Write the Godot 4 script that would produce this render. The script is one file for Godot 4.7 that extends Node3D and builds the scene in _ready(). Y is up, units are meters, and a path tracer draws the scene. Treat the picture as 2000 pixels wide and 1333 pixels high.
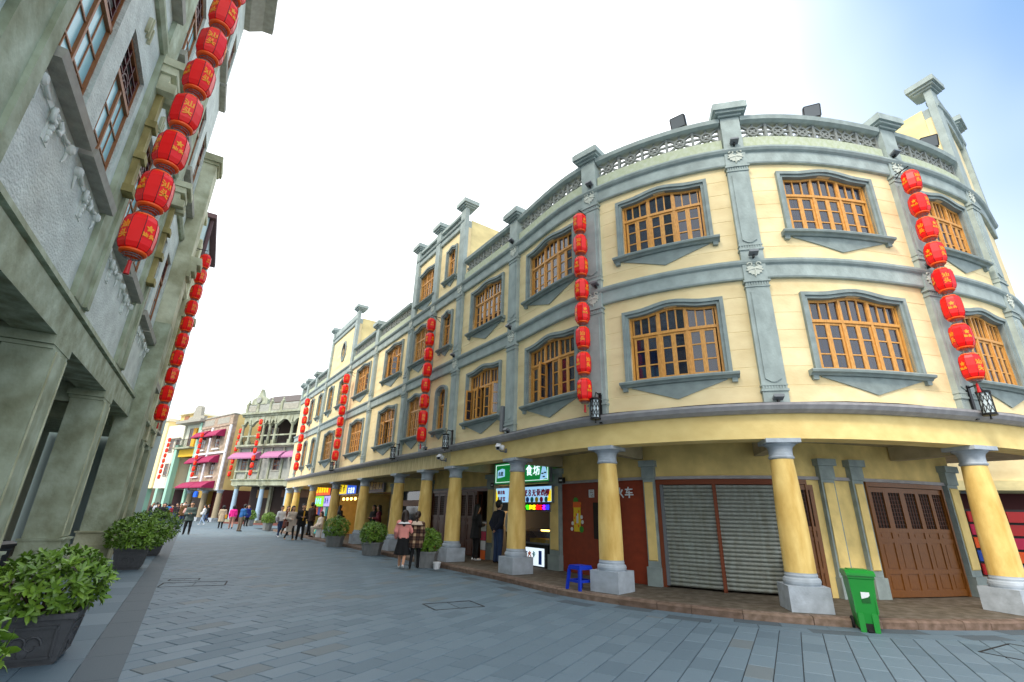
extends Node3D
# A pedestrian street between arcaded shop houses, built thing by thing.

var rng := RandomNumberGenerator.new()
var M := {}
var taken := {}
var org := Vector3.ZERO
var unit_box := BoxMesh.new()
var tex := {}

# ---------------------------------------------------------------- mesh collector
class MB:
	var v := PackedVector3Array()
	var n := PackedVector3Array()
	var c := PackedColorArray()
	var i := PackedInt32Array()
	var col := Color(1, 1, 1)
	func q4(a: Vector3, b: Vector3, d: Vector3, e: Vector3, na: Vector3, nb: Vector3, nd: Vector3, ne: Vector3) -> void:
		var k := v.size()
		v.append_array([a, b, d, e])
		n.append_array([na, nb, nd, ne])
		c.append_array([col, col, col, col])
		if (b - a).cross(d - a).dot(na) + (d - a).cross(e - a).dot(na) > 0.0:
			i.append_array([k, k + 2, k + 1, k, k + 3, k + 2])
		else:
			i.append_array([k, k + 1, k + 2, k, k + 2, k + 3])
	func quad(a: Vector3, b: Vector3, d: Vector3, e: Vector3, nn: Vector3) -> void:
		q4(a, b, d, e, nn, nn, nn, nn)
	func face(a: Vector3, b: Vector3, d: Vector3, e: Vector3, away: Vector3) -> void:
		var nn := (d - a).cross(e - b).normalized()
		if nn.dot((a + b + d + e) * 0.25 - away) < 0.0:
			nn = -nn
		q4(a, b, d, e, nn, nn, nn, nn)
	func t3(a: Vector3, b: Vector3, d: Vector3, na: Vector3, nb: Vector3, nd: Vector3) -> void:
		var k := v.size()
		v.append_array([a, b, d])
		n.append_array([na, nb, nd])
		c.append_array([col, col, col])
		if (b - a).cross(d - a).dot(na + nb + nd) > 0.0:
			i.append_array([k, k + 2, k + 1])
		else:
			i.append_array([k, k + 1, k + 2])
	func tri(a: Vector3, b: Vector3, d: Vector3, nn: Vector3) -> void:
		t3(a, b, d, nn, nn, nn)
	func hexa(p: Array, cut := -1) -> void:   # 8 corners: 0-3 back ring, 4-7 front ring
		var o := Vector3.ZERO
		for q in p:
			o += q * 0.125
		face(p[0], p[1], p[2], p[3], o); face(p[4], p[5], p[6], p[7], o)
		face(p[0], p[1], p[5], p[4], o); face(p[3], p[2], p[6], p[7], o)
		face(p[0], p[3], p[7], p[4], o); face(p[1], p[2], p[6], p[5], o)
	func to_mesh(o: Vector3, colours := false) -> ArrayMesh:
		var m := ArrayMesh.new()
		if v.is_empty():
			return m
		var w := v.duplicate()
		if o != Vector3.ZERO:
			for k in w.size():
				w[k] -= o
		var a := []
		a.resize(Mesh.ARRAY_MAX)
		a[Mesh.ARRAY_VERTEX] = w
		a[Mesh.ARRAY_NORMAL] = n
		a[Mesh.ARRAY_INDEX] = i
		if colours:
			a[Mesh.ARRAY_COLOR] = c
		m.add_surface_from_arrays(Mesh.PRIMITIVE_TRIANGLES, a)
		return m

# ---------------------------------------------------------------- a facade line: x runs to the viewer's right hand, o stands out towards the viewer
class Fac:
	var P := PackedVector2Array()
	var T := PackedVector2Array()
	var L := PackedFloat32Array()
	func finish(zero: int) -> void:
		L.append(0.0)
		for k in range(1, P.size()):
			L.append(L[k - 1] + P[k].distance_to(P[k - 1]))
		var z := L[zero]
		for k in L.size():
			L[k] -= z
		for k in P.size():
			var a := P[maxi(k - 1, 0)]
			var b := P[mini(k + 1, P.size() - 1)]
			var d1 := (P[k] - a).normalized()
			var d2 := (b - P[k]).normalized()
			T.append((d1 + d2).normalized())
	func line(a: Vector2, dir: Vector2, x0: float, x1: float) -> Fac:
		P.append(a + dir * x0); P.append(a + dir * x1)
		L.append(x0); L.append(x1)
		T.append(dir); T.append(dir)
		return self
	func seek(x: float) -> Array:
		var k := 0
		while k < L.size() - 2 and x > L[k + 1]:
			k += 1
		var f := (x - L[k]) / (L[k + 1] - L[k])
		return [P[k].lerp(P[k + 1], f), T[k].lerp(T[k + 1], clampf(f, 0, 1)).normalized()]
	func m(x: float, y: float, o: float) -> Vector3:
		var r := seek(x)
		var p: Vector2 = r[0]
		var t: Vector2 = r[1]
		return Vector3(p.x - t.y * o, y, p.y + t.x * o)
	func nrm(x: float) -> Vector3:
		var t: Vector2 = seek(x)[1]
		return Vector3(-t.y, 0, t.x)
	func tan3(x: float) -> Vector3:
		var t: Vector2 = seek(x)[1]
		return Vector3(t.x, 0, t.y)
	func xf(x: float, y: float, o: float) -> Transform3D:
		return Transform3D(Basis(tan3(x), Vector3.UP, nrm(x)), m(x, y, o))
	func steps(x0: float, x1: float) -> PackedFloat32Array:
		var r := PackedFloat32Array([x0])
		for l in L:
			if l > x0 + 0.03 and l < x1 - 0.03:
				r.append(l)
		r.append(x1)
		return r

func sweep(mb: MB, F: Fac, x0: float, x1: float, prof: Array, caps := true) -> void:
	var xs := F.steps(x0, x1)
	var k := prof.size()
	var area := 0.0
	for e in k:
		var p: Vector2 = prof[e]
		var q: Vector2 = prof[(e + 1) % k]
		area += p.x * q.y - q.x * p.y
	var sg := 1.0 if area > 0.0 else -1.0
	var ns := []
	for x in xs:
		ns.append(F.nrm(x))
	for e in k:
		var p: Vector2 = prof[e]
		var q: Vector2 = prof[(e + 1) % k]
		var en := Vector2(q.y - p.y, p.x - q.x).normalized() * sg
		for s in xs.size() - 1:
			var na: Vector3 = ns[s] * en.x + Vector3.UP * en.y
			var nb: Vector3 = ns[s + 1] * en.x + Vector3.UP * en.y
			mb.q4(F.m(xs[s], p.y, p.x), F.m(xs[s + 1], p.y, p.x), F.m(xs[s + 1], q.y, q.x), F.m(xs[s], q.y, q.x), na, nb, nb, na)
	if caps:
		var tr := Geometry2D.triangulate_polygon(PackedVector2Array(prof))
		for h in [[x0, -1.0], [x1, 1.0]]:
			var nn: Vector3 = F.tan3(h[0]) * h[1]
			for j in range(0, tr.size(), 3):
				var a: Vector2 = prof[tr[j]]
				var b: Vector2 = prof[tr[j + 1]]
				var d: Vector2 = prof[tr[j + 2]]
				mb.tri(F.m(h[0], a.y, a.x), F.m(h[0], b.y, b.x), F.m(h[0], d.y, d.x), nn)

func fb(mb: MB, F: Fac, x0: float, x1: float, y0: float, y1: float, o0: float, o1: float) -> void:
	sweep(mb, F, x0, x1, [Vector2(o0, y0), Vector2(o1, y0), Vector2(o1, y1), Vector2(o0, y1)])

func fbc(mb: MB, F: Fac, x0: float, x1: float, y0: float, y1: float, o0: float, o1: float, b: float) -> void:   # with chamfered front edges
	sweep(mb, F, x0, x1, [Vector2(o0, y0), Vector2(o1 - b, y0), Vector2(o1, y0 + b), Vector2(o1, y1 - b), Vector2(o1 - b, y1), Vector2(o0, y1)])

func ribbon(mb: MB, F: Fac, inner: Array, outer: Array, o0: float, o1: float) -> void:   # a moulding that follows a path on the facade
	for k in inner.size() - 1:
		var p := []
		for o in [o0, o1]:
			for q in [inner[k], outer[k], outer[k + 1], inner[k + 1]]:
				p.append(F.m(q.x, q.y, o))
		mb.hexa(p)

func lbox(mb: MB, T: Transform3D, x0: float, x1: float, y0: float, y1: float, z0: float, z1: float, b := 0.0) -> void:
	if b <= 0.0:
		var p := []
		for z in [z0, z1]:
			for q in [[x0, y0], [x1, y0], [x1, y1], [x0, y1]]:
				p.append(T * Vector3(q[0], q[1], z))
		mb.hexa(p)
		return
	prism(mb, T, [Vector2(x0 + b, y0), Vector2(x1 - b, y0), Vector2(x1, y0 + b), Vector2(x1, y1 - b), Vector2(x1 - b, y1), Vector2(x0 + b, y1), Vector2(x0, y1 - b), Vector2(x0, y0 + b)], z0, z1)

func prism(mb: MB, T: Transform3D, poly: Array, z0: float, z1: float) -> void:
	var k := poly.size()
	var area := 0.0
	for e in k:
		area += poly[e].x * poly[(e + 1) % k].y - poly[(e + 1) % k].x * poly[e].y
	var sg := 1.0 if area > 0.0 else -1.0
	for e in k:
		var p: Vector2 = poly[e]
		var q: Vector2 = poly[(e + 1) % k]
		var nn := (T.basis * Vector3((q.y - p.y) * sg, (p.x - q.x) * sg, 0)).normalized()
		mb.quad(T * Vector3(p.x, p.y, z0), T * Vector3(q.x, q.y, z0), T * Vector3(q.x, q.y, z1), T * Vector3(p.x, p.y, z1), nn)
	var tr := Geometry2D.triangulate_polygon(PackedVector2Array(poly))
	for z in [[z0, -1.0], [z1, 1.0]]:
		var nn: Vector3 = (T.basis * Vector3(0, 0, signf((z1 - z0)) * z[1])).normalized()
		for j in range(0, tr.size(), 3):
			var a: Vector2 = poly[tr[j]]
			var b: Vector2 = poly[tr[j + 1]]
			var d: Vector2 = poly[tr[j + 2]]
			mb.tri(T * Vector3(a.x, a.y, z[0]), T * Vector3(b.x, b.y, z[0]), T * Vector3(d.x, d.y, z[0]), nn)

func lathe(mb: MB, T: Transform3D, prof: Array, seg := 16, turn := 0.0, flat := false) -> void:
	for e in prof.size() - 1:
		var p: Vector2 = prof[e]
		var q: Vector2 = prof[e + 1]
		var en := Vector2(q.y - p.y, p.x - q.x)
		if en.length() < 1e-7:
			continue
		en = en.normalized()
		for k in seg:
			var a := turn + TAU * k / seg
			var b := turn + TAU * (k + 1) / seg
			var da := Vector3(cos(a), 0, sin(a))
			var db := Vector3(cos(b), 0, sin(b))
			var na := (T.basis * ((da + db).normalized() * en.x + Vector3.UP * en.y if flat else da * en.x + Vector3.UP * en.y)).normalized()
			var nb := na if flat else (T.basis * (db * en.x + Vector3.UP * en.y)).normalized()
			mb.q4(T * (da * p.x + Vector3.UP * p.y), T * (db * p.x + Vector3.UP * p.y), T * (db * q.x + Vector3.UP * q.y), T * (da * q.x + Vector3.UP * q.y), na, nb, nb, na)

func tube(mb: MB, pts: Array, r0: float, r1: float, seg := 6) -> void:
	var k := pts.size()
	var rings := []
	var side := Vector3.ZERO
	for e in k:
		var d: Vector3 = ((pts[mini(e + 1, k - 1)] as Vector3) - (pts[maxi(e - 1, 0)] as Vector3)).normalized()
		if e == 0:
			side = d.cross(Vector3.UP if absf(d.y) < 0.9 else Vector3.RIGHT).normalized()
		side = (side - d * side.dot(d)).normalized()
		var w := d.cross(side)
		var r := lerpf(r0, r1, float(e) / (k - 1))
		var ring := []
		for j in seg:
			var a := TAU * j / seg
			ring.append([(pts[e] as Vector3) + (side * cos(a) + w * sin(a)) * r, side * cos(a) + w * sin(a)])
		rings.append(ring)
	for e in k - 1:
		for j in seg:
			var a = rings[e][j]
			var b = rings[e][(j + 1) % seg]
			var d = rings[e + 1][(j + 1) % seg]
			var g = rings[e + 1][j]
			mb.q4(a[0], b[0], d[0], g[0], a[1], b[1], d[1], g[1])
	for h in [[0, -1.0], [k - 1, 1.0]]:
		var dn: Vector3 = ((pts[k - 1] as Vector3) - (pts[0] as Vector3)).normalized() * h[1]
		for j in seg:
			mb.tri(pts[h[0]], rings[h[0]][j][0], rings[h[0]][(j + 1) % seg][0], dn)

# ---------------------------------------------------------------- nodes
func numbered(called: String) -> String:
	var k: int = taken.get(called, 0)
	taken[called] = k + 1
	return called if k == 0 else "%s_%03d" % [called, k]

func tag(o: Node, label: String, category: String, group := "", kind := "") -> Node:
	if label: o.set_meta("label", label)
	if category: o.set_meta("category", category)
	if group: o.set_meta("group", group)
	if kind: o.set_meta("kind", kind)
	return o

func thing(called: String, at: Vector3, label: String, category: String, group := "", turn := 0.0) -> Node3D:
	var o := Node3D.new()
	o.name = numbered(called)
	add_child(o)
	o.position = at
	o.rotation.y = turn
	org = at
	tag(o, label, category, group)
	return o

func obj(called: String, mb: MB, mat: Material, parent: Node, colours := false) -> MeshInstance3D:
	return inst(called, mb.to_mesh(org, colours), mat, parent, Transform3D())

func inst(called: String, mesh: Mesh, mat: Material, parent: Node, T: Transform3D) -> MeshInstance3D:
	var o := MeshInstance3D.new()
	o.name = called
	o.mesh = mesh
	if mat: o.material_override = mat
	parent.add_child(o, true)
	o.transform = T
	return o

func group_node(called: String, parent: Node) -> Node3D:
	var o := Node3D.new()
	o.name = called
	parent.add_child(o, true)
	return o

func place(T: Transform3D) -> Transform3D:   # world placement of a part under the current thing
	return Transform3D(T.basis, T.origin - org)

func structure(called: String, mb: MB, mat: Material, colours := false) -> MeshInstance3D:
	org = Vector3.ZERO
	var o := obj(called, mb, mat, self, colours)
	o.set_meta("kind", "structure")
	return o

func copy(o: Node3D, T: Transform3D, label: String, group := "") -> Node3D:
	var r: Node3D = o.duplicate()
	r.name = numbered(str(o.get_meta("base")))
	add_child(r)
	r.transform = T
	if label: r.set_meta("label", label)
	if group: r.set_meta("group", group)
	return r

# ---------------------------------------------------------------- materials
func noise_tex(key: String, freq: float, lo: float, hi: float, octaves := 4, size := 512, seed_ := 1, tint_lo = null, tint_hi = null) -> Texture2D:
	if tex.has(key): return tex[key]
	var f := FastNoiseLite.new()
	f.seed = seed_
	f.noise_type = FastNoiseLite.TYPE_SIMPLEX_SMOOTH
	f.frequency = freq
	f.fractal_octaves = octaves
	var t := NoiseTexture2D.new()
	t.width = size; t.height = size
	t.seamless = true
	t.noise = f
	var g := Gradient.new()
	g.set_color(0, tint_lo if tint_lo != null else Color(lo, lo, lo))
	g.set_color(1, tint_hi if tint_hi != null else Color(hi, hi, hi))
	t.color_ramp = g
	tex[key] = t
	return t

func bump_tex(key: String, freq: float, strength: float, octaves := 4, size := 512, seed_ := 5) -> Texture2D:
	if tex.has(key): return tex[key]
	var f := FastNoiseLite.new()
	f.seed = seed_
	f.noise_type = FastNoiseLite.TYPE_SIMPLEX_SMOOTH
	f.frequency = freq
	f.fractal_octaves = octaves
	var t := NoiseTexture2D.new()
	t.width = size; t.height = size
	t.seamless = true
	t.as_normal_map = true
	t.bump_strength = strength
	t.noise = f
	tex[key] = t
	return t

func mat(key: String, srgb: Color, rough := 0.85, albedo_t: Texture2D = null, scale := Vector3.ONE, normal_t: Texture2D = null, nscale := 0.5) -> StandardMaterial3D:
	var m := StandardMaterial3D.new()
	m.resource_name = key
	m.albedo_color = srgb
	m.roughness = rough
	if albedo_t or normal_t:
		m.uv1_triplanar = true
		m.uv1_world_triplanar = true
		m.uv1_scale = scale
	if albedo_t: m.albedo_texture = albedo_t
	if normal_t:
		m.normal_enabled = true
		m.normal_texture = normal_t
		m.normal_scale = nscale
	M[key] = m
	return m

func glow(key: String, srgb: Color, energy: float) -> StandardMaterial3D:
	var m := mat(key, srgb, 0.5)
	m.emission_enabled = true
	m.emission = srgb
	m.emission_energy_multiplier = energy
	return m

func materials() -> void:
	var mottle := noise_tex("mottle", 0.012, 0.80, 1.0, 5)
	var soft := noise_tex("soft", 0.006, 0.90, 1.0, 6, 512, 9, Color(0.90, 0.87, 0.82), Color(1, 1, 1))
	var stain := noise_tex("stain", 0.010, 0.5, 1.0, 5, 512, 21, Color(0.62, 0.60, 0.52), Color(1, 1, 1))
	var streak := noise_tex("streak", 0.02, 0.62, 1.0, 4, 512, 33, Color(0.72, 0.68, 0.60), Color(1, 1, 1))
	var patch := noise_tex("patch", 0.008, 0.6, 1.0, 5, 512, 44, Color(0.80, 0.72, 0.56), Color(1, 1, 1))
	var grain := noise_tex("grain", 0.03, 0.62, 1.0, 4, 512, 55, Color(0.76, 0.68, 0.60), Color(1, 1, 1))
	var speck := noise_tex("speck", 0.25, 0.78, 1.0, 2, 512, 66)
	var plaster := bump_tex("plaster", 0.06, 3.0)
	var rough_cast := bump_tex("rough_cast", 0.11, 8.0, 3, 512, 8)
	var fine := bump_tex("fine", 0.2, 4.0, 3, 512, 12)
	mat("cream", Color(0.985, 0.915, 0.735), 0.9, soft, Vector3(0.35, 0.5, 0.35), plaster, 0.15)
	mat("cream_side", Color(0.985, 0.915, 0.68), 0.9, mottle, Vector3(0.2, 0.25, 0.2), plaster, 0.15)
	mat("beam_yellow", Color(0.98, 0.88, 0.60), 0.85, soft, Vector3(0.5, 0.6, 0.5), plaster, 0.15)
	mat("beam_streaked", Color(0.985, 0.92, 0.72), 0.88, streak, Vector3(1.3, 0.10, 1.3), plaster, 0.15)
	mat("column_yellow", Color(0.98, 0.87, 0.57), 0.8, patch, Vector3(0.9, 0.22, 0.9), plaster, 0.25)
	mat("inner_yellow", Color(0.97, 0.86, 0.56), 0.9, mottle, Vector3(0.35, 0.25, 0.35), plaster, 0.2)
	mat("trim", Color(0.69, 0.745, 0.735), 0.85, mottle, Vector3(0.5, 0.3, 0.5), plaster, 0.25)
	mat("trim_dark", Color(0.60, 0.655, 0.65), 0.85, mottle, Vector3(0.5, 0.5, 0.5), plaster, 0.25)
	mat("base_band", Color(0.76, 0.79, 0.74), 0.9, noise_tex("moss", 0.02, 0.7, 1.0, 5, 512, 71, Color(0.86, 0.88, 0.74), Color(1, 1, 1)), Vector3(0.8, 0.5, 0.8), plaster, 0.2)
	mat("slab_grey", Color(0.70, 0.69, 0.70), 0.8, mottle, Vector3(0.6, 0.6, 0.6), plaster, 0.3)
	mat("lattice", Color(0.52, 0.54, 0.53), 0.85)
	mat("stone_blue", Color(0.72, 0.76, 0.80), 0.75, mottle, Vector3(0.7, 0.7, 0.7), plaster, 0.3)
	mat("ornament", Color(0.78, 0.80, 0.76), 0.85)
	mat("wood_gold", Color(0.93, 0.70, 0.36), 0.5, grain, Vector3(3.0, 0.5, 3.0))
	mat("wood_brown", Color(0.66, 0.44, 0.27), 0.55, grain, Vector3(3.0, 0.5, 3.0))
	mat("wood_red", Color(0.62, 0.42, 0.30), 0.55, grain, Vector3(3.0, 0.4, 3.0))
	mat("wood_dark", Color(0.40, 0.215, 0.115), 0.45, grain, Vector3(4.0, 0.45, 4.0))
	mat("door_gold", Color(0.52, 0.33, 0.12), 0.4, grain, Vector3(4.0, 0.45, 4.0))
	mat("dark", Color(0.16, 0.12, 0.10), 0.9)
	mat("room", Color(0.62, 0.60, 0.57), 0.95)
	mat("bars", Color(0.60, 0.52, 0.50), 0.5)
	mat("curtain", Color(0.46, 0.56, 0.76), 0.95)
	mat("ceiling", Color(0.78, 0.72, 0.58), 0.95, mottle, Vector3(0.4, 0.4, 0.4))
	mat("black_metal", Color(0.06, 0.065, 0.07), 0.45)
	mat("grey_metal", Color(0.42, 0.44, 0.46), 0.4)
	mat("white_plastic", Color(0.86, 0.87, 0.88), 0.45)
	mat("lamp_glass", Color(0.80, 0.86, 0.88), 0.3)
	var g := mat("glass", Color(0.09, 0.14, 0.24, 0.50), 0.03)
	g.transparency = BaseMaterial3D.TRANSPARENCY_ALPHA
	g.metallic_specular = 1.0
	mat("frosted", Color(0.62, 0.88, 0.92), 0.28, noise_tex("dots", 0.08, 0.82, 1.0, 1, 256, 90), Vector3(5, 5, 5))
	mat("far_glass", Color(0.20, 0.22, 0.24), 0.1)
	# the grey building
	mat("roughcast", Color(0.88, 0.915, 0.88), 0.95, mottle, Vector3(0.35, 0.35, 0.35), rough_cast, 0.35)
	mat("render_grey", Color(0.76, 0.81, 0.725), 0.9, stain, Vector3(0.45, 0.3, 0.45), plaster, 0.4)
	mat("render_dark", Color(0.76, 0.81, 0.725), 0.95, mottle, Vector3(0.5, 0.5, 0.5), rough_cast, 0.7)
	mat("render_pale", Color(0.88, 0.895, 0.79), 0.9, stain, Vector3(0.3, 0.22, 0.3), plaster, 0.3)
	mat("render_ochre", Color(0.72, 0.67, 0.45), 0.9, stain, Vector3(0.8, 0.3, 0.8), plaster, 0.3)
	mat("relief", Color(0.86, 0.885, 0.85), 0.95)
	mat("sill_grey", Color(0.70, 0.69, 0.64), 0.9, mottle, Vector3(0.6, 0.6, 0.6), plaster, 0.3)
	mat("grille_red", Color(0.30, 0.09, 0.10), 0.5)
	mat("arcade_dark", Color(0.70, 0.72, 0.66), 0.95)
	# ground
	mat("bed", Color(0.17, 0.18, 0.19), 0.95)
	mat("granite", Color(0.415, 0.495, 0.545), 0.62, speck, Vector3(1.3, 1.3, 1.3), fine, 0.25)
	mat("granite_b", Color(0.44, 0.52, 0.57), 0.58, speck, Vector3(1.1, 1.1, 1.1), fine, 0.25)
	mat("granite_c", Color(0.395, 0.475, 0.525), 0.66, speck, Vector3(1.5, 1.5, 1.5), fine, 0.25)
	mat("granite_d", Color(0.44, 0.485, 0.505), 0.66, speck, Vector3(1.2, 1.2, 1.2), fine, 0.25)
	mat("granite_dark", Color(0.325, 0.38, 0.415), 0.66, speck, Vector3(1.2, 1.2, 1.2), fine, 0.25)
	var gv := mat("granite_v", Color(1, 1, 1), 0.6, speck, Vector3(1.2, 1.2, 1.2), fine, 0.25)
	gv.vertex_color_use_as_albedo = true
	mat("kerb_red", Color(0.52, 0.43, 0.385), 0.85, stain, Vector3(1.1, 1.1, 1.1), plaster, 0.6)
	mat("kerb_red_b", Color(0.575, 0.49, 0.445), 0.85, stain, Vector3(1.3, 1.3, 1.3), plaster, 0.6)
	mat("arcade_paving", Color(0.46, 0.42, 0.375), 0.8, stain, Vector3(0.7, 0.7, 0.7), fine, 0.4)
	mat("far_ground", Color(0.44, 0.515, 0.56), 0.7, mottle, Vector3(0.3, 0.3, 0.3))
	# things
	var r := mat("lantern_red", Color(1.0, 0.02, 0.03), 0.42)
	r.backlight_enabled = true
	r.backlight = Color(0.5, 0.03, 0.02)
	mat("lantern_rib", Color(0.52, 0.02, 0.03), 0.5)
	mat("lantern_gold", Color(0.98, 0.62, 0.08), 0.45)
	mat("lantern_orange", Color(0.97, 0.36, 0.05), 0.5)
	mat("pot_grey", Color(0.54, 0.55, 0.55), 0.75, mottle, Vector3(1.5, 0.8, 1.5), plaster, 0.4)
	mat("pot_dark", Color(0.31, 0.32, 0.335), 0.6, mottle, Vector3(1.5, 1.5, 1.5), plaster, 0.4)
	mat("soil", Color(0.16, 0.12, 0.09), 1.0)
	mat("twig", Color(0.25, 0.20, 0.13), 0.9)
	var lf := mat("leaf", Color(1, 1, 1), 0.42)
	lf.vertex_color_use_as_albedo = true
	lf.backlight_enabled = true
	lf.backlight = Color(0.18, 0.26, 0.06)
	mat("leaf_a", Color(0.38, 0.51, 0.165), 0.36)
	mat("leaf_b", Color(0.35, 0.48, 0.155), 0.36)
	mat("leaf_c", Color(0.45, 0.58, 0.19), 0.38)
	mat("bin_green", Color(0.05, 0.50, 0.16), 0.38)
	mat("bin_green_dark", Color(0.035, 0.34, 0.11), 0.42)
	mat("rubber", Color(0.05, 0.05, 0.05), 0.8)
	mat("bin_black", Color(0.07, 0.075, 0.085), 0.35)
	mat("stool_blue", Color(0.03, 0.20, 0.72), 0.35)
	mat("panel_red", Color(0.60, 0.235, 0.115), 0.6, mottle, Vector3(0.8, 0.8, 0.8))
	mat("shutter", Color(0.62, 0.66, 0.66), 0.45, streak, Vector3(0.9, 0.25, 0.9))
	mat("post_rust", Color(0.45, 0.21, 0.09), 0.7)
	mat("sign_green", Color(0.02, 0.34, 0.15), 0.45)
	mat("paper_white", Color(0.85, 0.87, 0.88), 0.7)
	mat("white_paint", Color(0.90, 0.92, 0.94), 0.5)
	mat("gold_paint", Color(0.80, 0.62, 0.22), 0.4)
	mat("awning_pink", Color(0.58, 0.09, 0.30), 0.8)
	mat("awning_mauve", Color(0.66, 0.43, 0.58), 0.8)
	mat("skin", Color(0.80, 0.60, 0.48), 0.6)
	mat("hair", Color(0.055, 0.045, 0.04), 0.5)
	mat("hair_brown", Color(0.15, 0.085, 0.055), 0.5)
	glow("sign_lit_green", Color(0.05, 0.62, 0.28), 0.17)
	glow("sign_lit_white", Color(0.90, 0.96, 1.0), 0.45)
	glow("sign_lit_pale", Color(0.62, 0.82, 0.98), 0.40)
	glow("sign_lit_yellow", Color(0.98, 0.86, 0.10), 0.40)
	glow("sign_lit_blue", Color(0.10, 0.35, 0.85), 0.40)
	glow("sign_lit_orange", Color(0.95, 0.35, 0.05), 0.40)
	glow("sign_lit_lime", Color(0.55, 0.95, 0.15), 0.45)
	glow("sign_lit_mauve", Color(0.70, 0.65, 0.95), 0.40)
	glow("led_red", Color(1.0, 0.08, 0.08), 0.90)
	glow("led_green", Color(0.25, 0.95, 0.10), 0.78)
	glow("led_yellow", Color(1.0, 0.95, 0.10), 0.78)
	glow("led_violet", Color(0.65, 0.15, 1.0), 0.90)
	glow("led_blue", Color(0.15, 0.2, 1.0), 0.96)
	glow("bulb_warm", Color(1.0, 0.80, 0.42), 3.0)
	mat("magenta", Color(0.78, 0.06, 0.30), 0.5)
	mat("print_yellow", Color(0.92, 0.78, 0.12), 0.6)
	mat("print_green", Color(0.20, 0.55, 0.15), 0.6)
	mat("print_orange", Color(0.90, 0.40, 0.10), 0.6)
	mat("print_blue", Color(0.10, 0.30, 0.70), 0.6)
	mat("print_teal", Color(0.10, 0.60, 0.60), 0.6)
	mat("red_plastic", Color(0.75, 0.03, 0.05), 0.35)

# ================================================================ the cream arcade building
var FR: Fac
var PX := [13.36, 10.62, 6.76, 3.33, 0.0, -3.4, -5.6, -7.75, -12.0, -16.1, -21.2, -26.4]
var RB: Node3D

func facade_curve() -> void:
	var v := Vector2(-0.5722, -0.8201)
	var q := [Vector2(0.07, -13.04) + v * 30.0, Vector2(0.07, -13.04), Vector2(1.98, -10.33), Vector2(4.98, -8.72), Vector2(8.79, -8.98), Vector2(11.36, -9.92), Vector2(13.6, -11.5)]
	FR = Fac.new()
	FR.P.append(q[0])
	for k in range(1, 6):
		var p1: Vector2 = q[k]
		var p2: Vector2 = q[k + 1]
		var c := p1.distance_to(p2)
		var m1 := -v if k == 1 else knot(q[k - 1], p1, p2)
		var m2 := (p2 - p1).normalized() if k == 5 else knot(p1, p2, q[k + 2])
		for j in 10:
			var t := j / 10.0
			FR.P.append((2 * t ** 3 - 3 * t * t + 1) * p1 + (t ** 3 - 2 * t * t + t) * c * m1 + (-2 * t ** 3 + 3 * t * t) * p2 + (t ** 3 - t * t) * c * m2)
	FR.P.append(q[6])
	FR.finish(1)

func knot(a: Vector2, b: Vector2, d: Vector2) -> Vector2:
	var la := a.distance_to(b)
	var lb := b.distance_to(d)
	return ((b - a) / la * lb + (d - b) / lb * la) / (la + lb)

func bar(mb: MB, F: Fac, xa: float, ya: float, xb: float, yb: float, w: float, o0: float, o1: float) -> void:
	var d := Vector2(xb - xa, yb - ya).normalized()
	var e := Vector2(-d.y, d.x) * w * 0.5
	var p := []
	for o in [o0, o1]:
		for q in [[xa - e.x, ya - e.y], [xb - e.x, yb - e.y], [xb + e.x, yb + e.y], [xa + e.x, ya + e.y]]:
			p.append(F.m(q[0], q[1], o))
	mb.hexa(p)

func wall_bay(F: Fac, parent: Node, x0: float, x1: float, y0: float, y1: float, holes: Array, m: Material, course := 0.375, thick := 0.22) -> void:
	# courses with V joints, cut round the openings (xc, w, y, h)
	var mb := MB.new()
	var ys := [y0]
	var n := maxi(1, roundi((y1 - y0) / course))
	for k in range(1, n + 1):
		ys.append(y0 + (y1 - y0) * k / n)
	for h in holes:
		for yy in [h[2], h[2] + h[3]]:
			if yy > y0 + 0.01 and yy < y1 - 0.01:
				ys.append(yy)
	ys.sort()
	for k in ys.size() - 1:
		var a: float = ys[k]
		var b: float = ys[k + 1]
		if b - a < 0.004:
			continue
		var g := 0.007
		var ga := g if is_course(a, y0, y1, n) else 0.0
		var gb := g if is_course(b, y0, y1, n) else 0.0
		var cuts := []
		for h in holes:
			if h[2] < b - 0.002 and h[2] + h[3] > a + 0.002:
				cuts.append([h[0] - h[1] * 0.5, h[0] + h[1] * 0.5])
		cuts.sort_custom(func(s, t): return s[0] < t[0])
		var at := x0
		for cut in cuts + [[x1, x1]]:
			if cut[0] - at > 0.004:
				sweep(mb, F, at, cut[0], [Vector2(-thick, a), Vector2(-ga, a), Vector2(0, a + ga), Vector2(0, b - gb), Vector2(-gb, b), Vector2(-thick, b)] if ga + gb > 0 else [Vector2(-thick, a), Vector2(0, a), Vector2(0, b), Vector2(-thick, b)])
			at = cut[1]
	obj("wall", mb, m, parent)

func is_course(y: float, y0: float, y1: float, n: int) -> bool:
	var f := (y - y0) / (y1 - y0) * n
	return absf(f - roundf(f)) < 0.001 and y > y0 + 0.01 and y < y1 - 0.01

func arch_top(x: float, w: float, rise: float, kind: String) -> float:
	if kind == "round":
		return rise * sqrt(maxf(0.0, 1.0 - pow(x / (w * 0.5), 2)))
	if kind == "flat":
		return 0.0
	var r := absf(x) / (w * 0.36)
	return 0.0 if r >= 1.0 else rise * (0.5 + 0.5 * cos(PI * r))

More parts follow.
